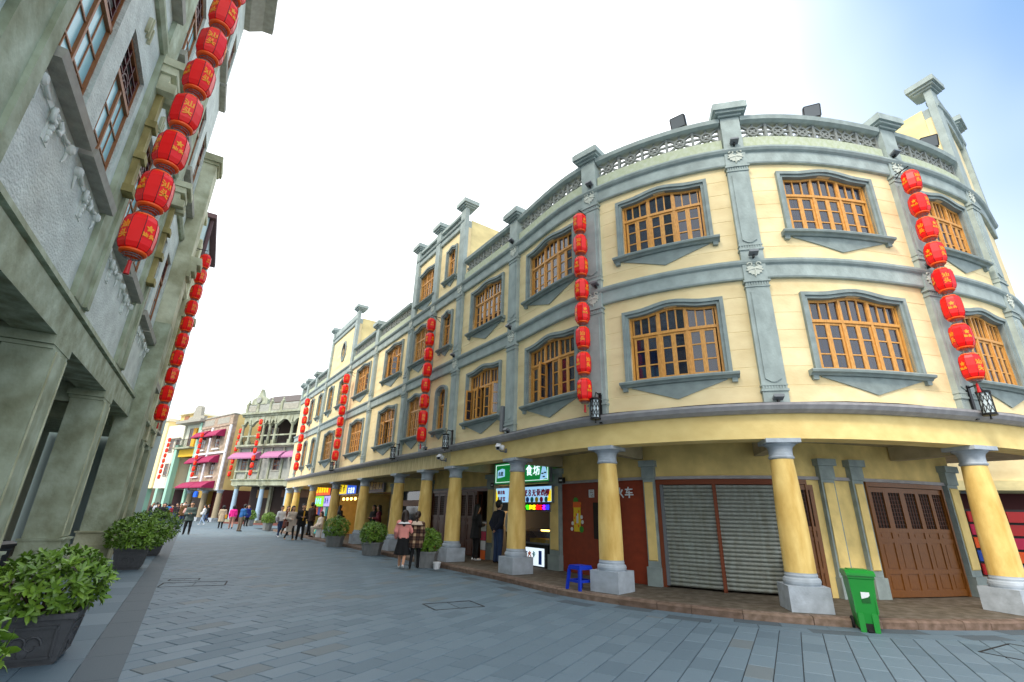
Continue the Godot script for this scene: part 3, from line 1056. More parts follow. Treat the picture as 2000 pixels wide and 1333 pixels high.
func sign_board(called: String, x0: float, x1: float, y0: float, y1: float, o: float, m: Material, label: String, tilt := 0.0) -> Node3D:
	var S := thing(called, FR.m((x0 + x1) * 0.5, y0, o), label, "sign")
	var mb := MB.new()
	fb(mb, FR, x0, x1, y0, y1, o - 0.10, o)
	obj("panel", mb, m, S)
	mb = MB.new()
	fb(mb, FR, x0 - 0.02, x0, y0 - 0.02, y1 + 0.02, o - 0.11, o + 0.012)
	fb(mb, FR, x1, x1 + 0.02, y0 - 0.02, y1 + 0.02, o - 0.11, o + 0.012)
	fb(mb, FR, x0, x1, y1, y1 + 0.02, o - 0.11, o + 0.012)
	fb(mb, FR, x0, x1, y0 - 0.02, y0, o - 0.11, o + 0.012)
	obj("rim", mb, M.grey_metal, S)
	return S

func shop_fronts() -> void:
	# upper wall over the shop openings
	var mb := MB.new()
	fb(mb, FR, -28.3, 12.8, 2.40, 3.099, IO - 0.18, IO)
	obj("shop_upper_wall", mb, M.inner_yellow, RB)
	mb = MB.new()
	fb(mb, FR, -0.2, 12.6, 2.335, 2.399, IO - 0.15, IO + 0.06)
	fb(mb, FR, -8.4, -3.3, 2.335, 2.399, IO - 0.15, IO + 0.06)
	obj("lintel", mb, M.slab_grey, RB)
	for p in [[-0.15, 0.42], [3.63, 0.36], [8.58, 0.36], [9.40, 0.30], [12.5, 0.45], [-3.45, 0.40], [-8.2, 0.5], [-12.0, 0.4], [-16.4, 0.5], [-21.6, 0.5], [-27.2, 0.6]]:
		inner_pilaster(p[0], p[1])
	# bay with the brick red panel
	inner_wall(0.07, 3.44, 0.125, 2.334, M.panel_red, "red_panel")
	mb = MB.new()
	fb(mb, FR, 1.28, 2.36, 0.98, 1.84, IO + 0.002, IO + 0.03)
	obj("panel_window", mb, M.dark, RB)
	# shutter bay
	var S := group_node("roller_shutter", RB)
	shutter(4.02, 5.37, S)
	shutter(5.47, 7.18, S)
	mb = MB.new()
	fb(mb, FR, 3.82, 3.92, 0.125, 2.33, IO - 0.16, IO + 0.04)
	fb(mb, FR, 7.20, 7.30, 0.125, 2.33, IO - 0.16, IO + 0.04)
	fb(mb, FR, 5.375, 5.465, 0.125, 2.22, IO - 0.12, IO + 0.05)
	fb(mb, FR, 3.92, 7.20, 2.221, 2.33, IO - 0.16, IO + 0.04)
	obj("shutter_post", mb, M.post_rust, S)
	mb = MB.new()
	fb(mb, FR, 3.925, 4.015, 0.16, 2.22, IO - 0.12, IO + 0.012)
	obj("shutter_guide", mb, M.grey_metal, S)
	leaf_doors(7.38, 7.98, 1, M.door_gold)
	inner_wall(8.04, 8.40, 0.125, 2.334, M.inner_yellow)
	inner_wall(8.76, 9.25, 0.125, 2.334, M.inner_yellow)
	inner_wall(9.55, 9.66, 0.125, 2.334, M.inner_yellow)
	leaf_doors(9.72, 12.1, 5, M.door_gold)
	mb = MB.new()
	fb(mb, FR, 12.68, 12.86, 0.125, 3.099, -4.4, IO - 0.19)
	obj("return_wall", mb, M.inner_yellow, RB)
	# dark doors
	leaf_doors(-5.65, -3.72, 4, M.wood_dark, {3: -0.9})
	leaf_doors(-7.9, -5.75, 4, M.wood_dark)
	# open shops: side walls, back walls
	for r in [[-3.24, -0.37], [-12.2 + 0.35, -8.5], [-16.1, -12.3], [-21.3, -16.7], [-26.8, -21.95]]:
		for x in [r[0] - 0.1, r[1]]:
			mb = MB.new()
			fb(mb, FR, x, x + 0.1, 0.125, 2.399, -4.4, IO - 0.185)
			obj("shop_side_wall", mb, M.inner_yellow if r[0] < -16 else M.room, RB)
	mb = MB.new()
	fb(mb, FR, -21.3, -16.7, 0.125, 2.399, -3.6, -3.5)
	obj("shop_back_wall", mb, M.inner_yellow, RB)
	mb = MB.new()
	fb(mb, FR, -15.9, -12.4, 0.125, 2.399, -3.1, -3.0)
	obj("shop_back_wall", mb, M.room, RB)
	mb = MB.new()
	fb(mb, FR, -11.8, -8.6, 0.125, 2.39, IO - 0.25, IO - 0.22)
	obj("shop_window", mb, M.far_glass, RB)
	mb = MB.new()
	fb(mb, FR, -11.8, -8.6, 1.75, 2.0, IO - 0.2, IO - 0.12)
	obj("shop_valance", mb, M.wood_red, RB)

# ---------------------------------------------------------------- hand drawn strokes of the characters, on a 10 by 10 grid
const STROKES := {
	"shan": [[0.5, 8.6, 2.0, 7.6], [0.2, 5.8, 1.7, 4.9], [0.4, 0.8, 2.2, 3.4], [6.2, 9.2, 6.2, 1.6], [3.4, 6.6, 3.4, 1.6, 9.2, 1.6], [9.2, 6.8, 9.2, 1.2]],
	"tou": [[2.6, 9.2, 4.2, 8.0], [1.8, 6.8, 3.4, 5.8], [0.6, 4.2, 9.4, 4.2], [6.2, 9.6, 6.0, 4.6, 4.4, 2.0, 1.0, 0.4], [6.0, 3.0, 9.2, 0.6]],
	"shi": [[5.0, 9.8, 3.0, 7.8, 0.4, 6.4], [5.0, 9.8, 7.0, 7.8, 9.6, 6.4], [3.8, 7.2, 6.2, 7.2], [2.6, 6.2, 7.4, 6.2, 7.4, 3.2], [2.6, 6.2, 2.6, 0.6, 4.6, 1.6], [2.6, 4.7, 7.4, 4.7], [2.6, 3.2, 7.4, 3.2], [7.6, 2.6, 6.2, 1.8], [4.4, 3.0, 6.2, 1.2, 9.2, 0.2]],
	"fang": [[0.2, 6.6, 3.6, 6.6], [1.9, 9.4, 1.9, 2.2], [0.0, 1.6, 3.8, 2.8], [6.4, 9.8, 7.2, 8.6], [4.0, 7.6, 9.8, 7.6], [6.4, 7.4, 6.0, 4.0, 4.0, 0.2], [6.2, 5.2, 9.0, 5.2, 8.6, 1.0, 7.2, 0.6]],
	"stone": [[0.6, 8.8, 9.4, 8.8], [4.6, 8.8, 3.2, 5.8, 0.6, 3.0], [3.2, 4.8, 3.2, 0.4], [3.2, 4.8, 8.2, 4.8, 8.2, 0.4], [3.2, 0.8, 8.2, 0.8]],
	"flower": [[0.6, 8.2, 9.4, 8.2], [3.2, 9.6, 3.2, 7.0], [6.8, 9.6, 6.8, 7.0], [3.4, 6.6, 0.6, 3.4], [2.2, 4.8, 2.2, 0.2], [8.8, 6.0, 5.0, 3.6], [5.6, 6.8, 5.6, 1.0, 6.2, 0.4, 9.0, 0.4, 9.2, 1.8]],
	"none": [[1.4, 8.8, 8.6, 8.8], [0.4, 6.0, 9.6, 6.0], [4.8, 8.8, 4.2, 4.4, 0.8, 0.4], [6.0, 6.0, 6.0, 1.2, 6.6, 0.6, 9.2, 0.6, 9.4, 2.0]],
	"bone": [[2.6, 9.6, 2.6, 6.2], [2.6, 9.6, 7.4, 9.6, 7.4, 6.2], [5.0, 8.0, 7.2, 8.0], [0.6, 6.2, 9.4, 6.2, 9.0, 5.0], [2.8, 4.8, 2.8, 0.2], [2.8, 4.8, 7.4, 4.8, 7.4, 0.4], [2.8, 3.4, 7.4, 3.4], [2.8, 2.0, 7.4, 2.0]],
	"chicken": [[0.4, 8.6, 4.2, 8.6, 0.6, 1.0], [1.0, 6.0, 4.4, 1.0], [6.6, 9.8, 5.8, 8.4], [5.6, 8.4, 9.0, 8.4, 9.0, 5.6], [5.6, 8.4, 5.6, 4.2, 9.6, 4.2, 9.2, 0.6, 8.2, 0.4], [4.8, 2.4, 8.4, 2.4], [7.0, 7.4, 7.6, 6.4]],
	"willow": [[0.2, 7.0, 3.8, 7.0], [2.0, 9.8, 2.0, 0.2], [2.0, 6.4, 0.2, 3.4], [2.0, 6.2, 3.6, 4.4], [6.0, 9.2, 4.6, 8.4, 4.6, 3.4], [6.2, 9.0, 6.2, 4.0, 4.2, 0.6], [7.4, 9.0, 7.4, 0.2], [7.4, 9.0, 9.6, 9.0, 9.4, 3.0, 8.6, 2.6]],
	"fire": [[1.8, 7.2, 1.2, 4.8], [8.4, 7.6, 6.8, 5.4], [5.0, 9.6, 5.0, 5.4, 0.8, 0.6], [5.0, 5.4, 9.4, 0.6]],
	"vehicle": [[1.0, 8.0, 9.0, 8.0], [4.4, 9.8, 2.0, 4.8, 8.6, 4.8], [0.4, 2.8, 9.6, 2.8], [5.2, 6.4, 5.2, 0.2]],
	"beat": [[0.2, 7.4, 3.6, 7.4], [2.0, 9.8, 2.0, 0.8, 0.8, 1.0], [0.2, 3.4, 3.6, 4.8], [4.4, 8.4, 9.8, 8.4], [7.2, 8.4, 7.2, 0.8, 5.6, 1.0]],
	"card": [[5.0, 9.8, 5.0, 5.4], [5.0, 7.8, 8.4, 7.8], [0.6, 5.4, 9.4, 5.4], [5.0, 5.4, 5.0, 0.2], [5.2, 3.8, 7.4, 2.6]],
	"heat": [[1.8, 9.6, 1.8, 4.4], [0.4, 7.8, 3.6, 7.8], [0.2, 5.4, 3.8, 6.4], [6.0, 9.6, 4.4, 3.8], [4.4, 7.8, 8.0, 7.8, 8.6, 4.4, 9.6, 4.2], [1.2, 2.4, 0.6, 0.6], [3.8, 2.4, 4.0, 0.6], [6.2, 2.4, 6.8, 0.6], [8.6, 2.4, 9.4, 0.6]],
	"guard": [[0.4, 8.4, 4.4, 8.4, 4.4, 1.2], [2.0, 9.4, 1.6, 4.6, 0.4, 0.6], [5.6, 8.0, 5.6, 2.0], [5.6, 8.0, 9.2, 8.0, 9.2, 2.0], [5.6, 2.4, 9.2, 2.4]],
	"treasure": [[5.0, 9.8, 5.0, 8.8], [0.8, 6.8, 0.8, 8.6, 9.2, 8.6, 8.6, 7.0], [2.0, 6.4, 8.0, 6.4], [2.6, 3.8, 7.4, 3.8], [0.8, 0.8, 9.2, 0.8], [5.0, 6.4, 5.0, 0.8], [6.6, 2.8, 7.4, 1.6]],
	"eight": [[5.0, 9.4, 3.0, 8.4, 3.0, 6.4, 5.0, 5.2, 7.4, 3.6, 7.2, 1.4, 5.0, 0.4, 2.8, 1.4, 2.6, 3.6, 5.0, 5.2, 7.0, 6.4, 7.0, 8.4, 5.0, 9.4]],
	"garden": [[0.8, 9.2, 0.8, 0.6], [0.8, 9.2, 9.2, 9.2, 9.2, 0.6], [0.8, 0.8, 9.2, 0.8], [3.0, 7.4, 7.0, 7.4], [2.2, 5.4, 7.8, 5.4], [4.2, 5.4, 2.6, 2.4], [5.8, 5.4, 5.8, 2.8, 7.6, 2.6]],
	"old": [[0.6, 7.4, 9.4, 7.4], [5.0, 9.8, 5.0, 4.8], [2.2, 4.6, 7.8, 4.6, 7.8, 0.6, 2.2, 0.6, 2.2, 4.6]],
	"house": [[1.6, 9.2, 8.4, 9.2, 8.4, 7.2, 1.6, 7.2], [1.6, 9.2, 1.4, 4.0, 0.2, 0.4], [3.0, 5.6, 8.8, 5.6], [3.2, 3.2, 8.6, 3.2], [2.2, 0.6, 9.6, 0.6], [5.8, 5.6, 5.8, 0.6]],
}

func strokes(mb: MB, ch: String, T: Transform3D, size: float, pen: float, thick: float, bend := 0.0) -> void:
	# bend: radius of the drum the character is written on, 0 on a flat board
	for st in STROKES[ch]:
		for k in range(0, st.size() - 3, 2):
			var a := (Vector2(st[k], st[k + 1]) / 10.0 - Vector2(0.5, 0.5)) * size
			var b := (Vector2(st[k + 2], st[k + 3]) / 10.0 - Vector2(0.5, 0.5)) * size
			var d := (b - a).normalized()
			var e := Vector2(-d.y, d.x) * pen * 0.5
			a -= d * pen * 0.35
			b += d * pen * 0.35
			var p := []
			for z in [-thick * 0.5, thick]:
				for q in [a - e, b - e, b + e, a + e]:
					var zz: float = z + (sqrt(maxf(0.0, bend * bend - q.x * q.x)) - bend if bend > 0.0 else 0.0)
					p.append(T * Vector3(q.x, q.y, zz))
			mb.hexa(p)

func line_of(S: Node3D, chars: Array, x: float, y: float, o: float, size: float, step: float, pen: float, mats: Array) -> void:
	for k in chars.size():
		var mb := MB.new()
		strokes(mb, chars[k], FR.xf(x + step * k, y, o), size, pen, 0.012)
		obj("character", mb, mats[k % mats.size()], S)

# ================================================================ ground
var FL: Fac
var border_at := Vector2(-3.58, -5.15)
var border_dir := Vector2(-0.533, -0.846)

func sheet(mb: MB, pts: Array, y: float) -> void:
	var tr := Geometry2D.triangulate_polygon(PackedVector2Array(pts))
	for j in range(0, tr.size(), 3):
		var a: Vector2 = pts[tr[j]]
		var b: Vector2 = pts[tr[j + 1]]
		var c: Vector2 = pts[tr[j + 2]]
		mb.tri(Vector3(a.x, y, a.y), Vector3(b.x, y, b.y), Vector3(c.x, y, c.y), Vector3.UP)

func facade_offset(p: Vector2) -> float:   # how far in front of the cream facade a point lies
	var best := 1e9
	var out := 0.0
	for k in FR.P.size() - 1:
		var a := FR.P[k]
		var d := FR.P[k + 1] - a
		var t := clampf((p - a).dot(d) / d.length_squared(), 0.0, 1.0)
		var q := a + d * t
		var e := p.distance_to(q)
		if e < best:
			best = e
			var tt := d.normalized()
			out = (p - q).dot(Vector2(-tt.y, tt.x))
	return out if absf(out) > 0.0001 else 0.0

func slab_mesh(w: float, l: float, h: float, b := 0.006) -> ArrayMesh:
	var mb := MB.new()
	slab_into(mb, Transform3D(), w, l, h, b)
	return mb.to_mesh(Vector3.ZERO)

func slab_into(mb: MB, T: Transform3D, w: float, l: float, h: float, b: float) -> void:
	var x := w * 0.5
	var z := l * 0.5
	var t := [Vector3(-x + b, 0, -z + b), Vector3(x - b, 0, -z + b), Vector3(x - b, 0, z - b), Vector3(-x + b, 0, z - b)]
	var m := [Vector3(-x, -b, -z), Vector3(x, -b, -z), Vector3(x, -b, z), Vector3(-x, -b, z)]
	mb.quad(T * t[0], T * t[1], T * t[2], T * t[3], Vector3.UP)
	var c := T * Vector3(0, -h, 0)
	for k in 4:
		var j := (k + 1) % 4
		mb.face(T * t[k], T * t[j], T * m[j], T * m[k], c)
		mb.face(T * m[k], T * m[j], T * (m[j] + Vector3(0, b - h, 0)), T * (m[k] + Vector3(0, b - h, 0)), c)

func ground() -> void:
	var mb := MB.new()
	var R := 900.0
	mb.quad(Vector3(-R, -0.06, -R), Vector3(R, -0.06, -R), Vector3(R, -0.06, R), Vector3(-R, -0.06, R), Vector3.UP)
	structure("ground", mb, M.far_ground)
	# bed of the paving
	mb = MB.new()
	sheet(mb, [Vector2(-14, 8), Vector2(26, 8), Vector2(26, -14), Vector2(2, -13.5), Vector2(-20, -44), Vector2(-34, -44), Vector2(-10, -9)], -0.014)
	var S := structure("street_paving", mb, M.bed)
	mb = MB.new()
	sheet(mb, [Vector2(-19, -41.5), Vector2(-27.5, -41.5), Vector2(-90, -110), Vector2(-50, -120), Vector2(-20, -60), Vector2(-15, -44)], -0.001)
	structure("far_street", mb, M.far_ground)
	var a := Vector2(0.492, -0.8706)     # along the slabs
	var b := Vector2(0.8706, 0.492)      # across the rows
	var basis := Basis(Vector3(b.x, 0, b.y), Vector3.UP, Vector3(-a.x, 0, -a.y))
	var w := 0.272
	var l := 0.50
	var near := []
	var rest := MB.new()
	var nr := Vector2(0.846, -0.533)
	for i in range(-175, 60):
		for j in range(-12, 85):
			var p := b * (i * w) + a * ((j + (0.5 if i % 2 else 0.0) + 0.13 * sin(i * 12.9)) * l)
			if p.y > 2.5 or p.y < -42.5 or p.length() > 52.0:
				continue
			var dl := (p - border_at).dot(nr)
			if p.y < -20:
				dl += (p.y + 20) * 0.02
			if dl < -0.25:
				continue
			var fo := facade_offset(p) if p.x > -24 else 5.0
			if fo < 0.72 and p.x < 16.0:
				continue
			if p.x > 16.0:
				continue
			var az := atan2(p.x, -p.y)
			var seen := p.y < -3.6 and absf(az) < 0.86
			near.append([p.length() if seen else 1000.0 + p.length(), p, i * 1000 + j])
	near.sort_custom(func(x, y): return x[0] < y[0])
	var shared := slab_mesh(w - 0.009, l - 0.009, 0.03)
	var tones := [M.granite, M.granite_b, M.granite_c, M.granite, M.granite_b, M.granite_d]
	var cols := []
	for m in tones:
		cols.append((m as StandardMaterial3D).albedo_color.srgb_to_linear())
	for k in near.size():
		var p: Vector2 = near[k][1]
		var h := hash(near[k][2])
		var T := Transform3D(basis, Vector3(p.x, ((h >> 8) % 5) * 0.0006 - 0.0012, p.y))
		var tone: int = h % 5 if h % 23 else 5
		if k < 300:
			inst("paving_slab", shared, tones[tone], S, T)
		else:
			var c: Color = cols[tone]
			rest.col = c * (0.96 + 0.08 * ((h >> 4) % 16) / 16.0)
			slab_into(rest, T, w - 0.009, l - 0.009, 0.012, 0.005)
	var ro := obj("paving_slabs", rest, M.granite_v, S, true)
	ro.set_meta("kind", "stuff")
	# two rows of dark slabs that follow the kerb
	var K := 0
	var x := -28.0
	while x < 18.0:
		for r in 2:
			var o0 := 0.405 + r * 0.30
			mb = MB.new()
			fb(mb, FR, x + r * 0.3, x + r * 0.3 + 0.592, -0.012, 0.004 - r * 0.0015, o0, o0 + 0.292)
			obj("border_slab", mb, [M.granite_c, M.granite_dark, M.granite][K % 3], S)
			K += 1
		x += 0.6
	# steel frames of the access covers
	for f in [[Vector2(-6.42, -10.95), 1.15, 0.62], [Vector2(-7.0, -11.55), 0.55, 0.3], [Vector2(-0.9, -9.3), 0.9, 0.6], [Vector2(6.6, -7.0), 1.0, 0.5]]:
		mb = MB.new()
		var d := Vector2(-0.91, 0.42) if f[0].x < -2 else Vector2(-0.87, 0.49)
		var T := Transform3D(Basis(Vector3(-d.x, 0, -d.y), Vector3.UP, Vector3(-d.y, 0, d.x) * -1.0), Vector3(f[0].x, 0, f[0].y))
		var e: float = f[1] * 0.5
		var g: float = f[2] * 0.5
		for s in [-1, 1]:
			lbox(mb, T, -e, e, -0.01, 0.004, g * s - 0.014, g * s + 0.014)
			lbox(mb, T, e * s - 0.014, e * s + 0.014, -0.01, 0.0045, -g, g)
		lbox(mb, T, -0.004, 0.004, -0.01, 0.002, -g, g)
		obj("access_cover_frame", mb, M.rubber, S)
	# kerb and arcade floor on the cream building's side
	mb = MB.new()
	fb(mb, FR, -28.3, 19.0, -0.05, 0.122, -4.4, 0.215)
	var AF := structure("arcade_floor", mb, M.arcade_paving)
	var kb := MB.new()
	fb(kb, FR, -28.3, 19.0, -0.05, 0.05, 0.21, 0.37)
	var KB := structure("kerb", kb, M.bed)
	x = -28.3
	while x < 18.9:
		var ln := rng.randf_range(0.45, 0.95)
		mb = MB.new()
		var dy := rng.randf_range(-0.006, 0.004)
		var dz := rng.randf_range(-0.008, 0.008)
		sweep(mb, FR, x + 0.004, minf(x + ln, 19.0) - 0.004, [Vector2(0.217, -0.04), Vector2(0.40 + dz, -0.04), Vector2(0.40 + dz, 0.095 + dy), Vector2(0.375 + dz, 0.122 + dy), Vector2(0.217, 0.125 + dy)])
		obj("kerb_stone", mb, M.kerb_red if rng.randf() < 0.55 else M.kerb_red_b, KB)
		x += ln
	# pavement along the grey building
	mb = MB.new()
	var FB := Fac.new().line(border_at, border_dir, -9.0, 40.0)
	sheet(mb, [pt(FB, -9, 0.2), pt(FB, 40, 0.2), pt(FB, 40, -3.4), pt(FB, -9, -3.4)], -0.0135)
	var LP := structure("side_pavement", mb, M.bed)
	x = -9.0
	K = 0
	while x < 34.0:
		mb = MB.new()
		fb(mb, FB, x + 0.003, x + 0.897, -0.012, 0.0085, -0.30, 0.06)
		obj("border_slab", mb, M.granite_dark, LP)
		K += 1
		x += 0.9
	for r in 4:
		x = -9.0 + [0.0, 0.55, 0.2, 0.75][r]
		while x < 22.0:
			var ln := 0.9
			mb = MB.new()
			var o1 := -0.307 - r * 0.46
			fb(mb, FB, x + 0.003, x + ln - 0.003, -0.012, 0.004 + 0.0008 * (K % 3), o1 - 0.453, o1)
			obj("paving_slab", mb, [M.granite_c, M.granite, M.granite_c, M.granite_b][K % 4], LP)
			K += 3 + r
			x += ln
	mb = MB.new()
	fb(mb, FL, -13.0, 18.0, -0.05, 0.14, -3.4, 0.05)
	structure("side_arcade_floor", mb, M.arcade_paving)

func pt(F: Fac, x: float, o: float) -> Vector2:
	var p := F.m(x, 0, o)
	return Vector2(p.x, p.z)

# ================================================================ the grey building and its neighbours across the street
func relief_mesh() -> ArrayMesh:
	var mb := MB.new()
	var I := Transform3D()
	lbox(mb, I, -0.68, 0.68, -0.16, -0.08, -0.01, 0.012)
	lbox(mb, I, -0.10, 0.10, -0.5, -0.1, -0.01, 0.010)
	for s in [-1, 1]:
		lathe(mb, Transform3D(Basis(Vector3.RIGHT, PI / 2), Vector3(s * 0.62, -0.12, 0)), [Vector2(0.075, 0.0), Vector2(0.07, 0.05), Vector2(0.045, 0.075), Vector2(0.0, 0.08)], 12)
		tube(mb, [Vector3(s * 0.52, -0.10, 0.02), Vector3(s * 0.40, -0.15, 0.03), Vector3(s * 0.30, -0.12, 0.02)], 0.03, 0.02, 6)
		tube(mb, [Vector3(s * 0.10, -0.10, 0.03), Vector3(s * 0.17, -0.17, 0.05), Vector3(s * 0.14, -0.26, 0.05), Vector3(s * 0.06, -0.24, 0.04)], 0.035, 0.022, 6)
		tube(mb, [Vector3(s * 0.62, -0.19, 0.01), Vector3(s * 0.60, -0.30, 0.015), Vector3(s * 0.56, -0.36, 0.01)], 0.022, 0.008, 6)
	for k in 5:
		var y := -0.14 - k * 0.075
		var r := 0.075 - k * 0.011
		lathe(mb, Transform3D(Basis.IDENTITY.scaled(Vector3(1.2, 1, 0.6)), Vector3(0, y, 0.02)), [Vector2(0, -0.06), Vector2(r * 0.8, -0.035), Vector2(r, 0), Vector2(r * 0.8, 0.035), Vector2(0, 0.06)], 9)
	return mb.to_mesh(Vector3.ZERO)

func frosted_window(F: Fac, B: Node, xc: float, y0: float, w: float, h: float, o: float, grille: bool, relief: ArrayMesh) -> void:
	var W := group_node("window", B)
	var mb := MB.new()
	var o1 := o - 0.06
	var top := y0 + (h * 0.70 if grille else h)
	for s in [-1, 1]:
		fb(mb, F, xc + s * w * 0.5 - 0.026, xc + s * w * 0.5 + 0.026, y0, y0 + h, o1 - 0.08, o1)
	fb(mb, F, xc - w * 0.5, xc + w * 0.5, y0, y0 + 0.06, o1 - 0.08, o1 - 0.004)
	fb(mb, F, xc - w * 0.5, xc + w * 0.5, y0 + h - 0.06, y0 + h, o1 - 0.08, o1 - 0.004)
	if grille:
		fb(mb, F, xc - w * 0.5, xc + w * 0.5, top - 0.04, top + 0.04, o1 - 0.08, o1 + 0.01)
	fb(mb, F, xc - 0.025, xc + 0.025, y0 + 0.06, top - 0.04, o1 - 0.075, o1 - 0.002)
	var rows := 3 if grille else 4
	for k in range(1, rows):
		var y := lerpf(y0 + 0.06, top - 0.04, float(k) / rows)
		fb(mb, F, xc - w * 0.5 + 0.03, xc + w * 0.5 - 0.03, y - 0.014, y + 0.014, o1 - 0.07, o1 - 0.02)
	for s in [-1, 1]:
		fb(mb, F, xc + s * w * 0.25 - 0.010, xc + s * w * 0.25 + 0.010, y0 + 0.06, top - 0.04, o1 - 0.065, o1 - 0.026)
	obj("frame", mb, M.wood_brown, W)
	for c in 4:
		for k in rows:
			var ya := lerpf(y0 + 0.06, top - 0.04, float(k) / rows)
			var yb := lerpf(y0 + 0.06, top - 0.04, float(k + 1) / rows)
			pane(W, M.frosted, F.xf(xc - w * 0.5 + w * (c + 0.5) / 4, (ya + yb) * 0.5, o1 - 0.045), w * 0.25, yb - ya)
	if grille:
		mb = MB.new()
		fb(mb, F, xc - w * 0.5, xc + w * 0.5, top + 0.04, y0 + h - 0.06, o1 - 0.2, o1 - 0.15)
		obj("grille_backing", mb, M.dark, W)
		mb = MB.new()
		for k in 4:
			var u := -0.42 + 0.28 * k
			bar(mb, F, xc + u * w, top + 0.04, xc + u * w, y0 + h - 0.06, 0.022, o1 - 0.04, o1 - 0.01)
		for k in 3:
			bar(mb, F, xc - w * 0.46, top + 0.16 + k * 0.17, xc + w * 0.46, top + 0.16 + k * 0.17, 0.022, o1 - 0.038, o1 - 0.012)
		for k in 12:
			var a := PI * k / 12
			var b := PI * (k + 1) / 12
			bar(mb, F, xc + cos(a) * 0.2, top + 0.06 + sin(a) * 0.2, xc + cos(b) * 0.2, top + 0.06 + sin(b) * 0.2, 0.026, o1 - 0.036, o1 - 0.006)
			bar(mb, F, xc + cos(a) * 0.1, top + 0.06 + sin(a) * 0.1, xc + cos(b) * 0.1, top + 0.06 + sin(b) * 0.1, 0.026, o1 - 0.036, o1 - 0.006)
		obj("fretwork", mb, M.grille_red, W)
	mb = MB.new()
	sweep(mb, F, xc - w * 0.5 - 0.2, xc + w * 0.5 + 0.2, [Vector2(o - 0.1, y0 - 0.16), Vector2(o + 0.17, y0 - 0.16), Vector2(o + 0.19, y0 - 0.03), Vector2(o - 0.1, y0)])
	obj("sill", mb, M.sill_grey, W)
	if relief:
		inst("sill_relief", relief, M.relief, W, place(F.xf(xc, y0 - 0.22, o)))

func left_pier(B: Node, x0: float, x1: float, o0: float, o1: float, top: float) -> void:
	var P := group_node("pier", B)
	var mb := MB.new()
	fbc(mb, FL, x0, x1, 0.86, top - 0.2, o0, o1, 0.02)
	obj("pier_shaft", mb, M.render_grey, P)
	mb = MB.new()
	fb(mb, FL, x0 - 0.05, x1 + 0.05, 0.14, 0.55, o0 - 0.05, o1 + 0.06)
	fb(mb, FL, x0 - 0.03, x1 + 0.03, 0.551, 0.82, o0 - 0.03, o1 + 0.035)
	fb(mb, FL, x0 - 0.055, x1 + 0.055, 0.821, 0.859, o0 - 0.055, o1 + 0.065)
	obj("pier_base", mb, M.render_grey, P)
	mb = MB.new()
	fb(mb, FL, x0 - 0.03, x1 + 0.03, top - 0.199, top - 0.14, o0 - 0.03, o1 - 0.02)
	fb(mb, FL, x0 - 0.08, x1 + 0.08, top - 0.139, top - 0.002, o0 - 0.06, o1 - 0.012)
	obj("pier_cap", mb, M.render_grey, P)
	mb = MB.new()
	fb(mb, FL, x0 + 0.07, x0 + 0.11, 0.9, top - 0.22, o1 - 0.01, o1 + 0.014)
	fb(mb, FL, x1 - 0.11, x1 - 0.07, 0.9, top - 0.22, o1 - 0.01, o1 + 0.014)
	obj("pier_fillet", mb, M.render_pale, P)

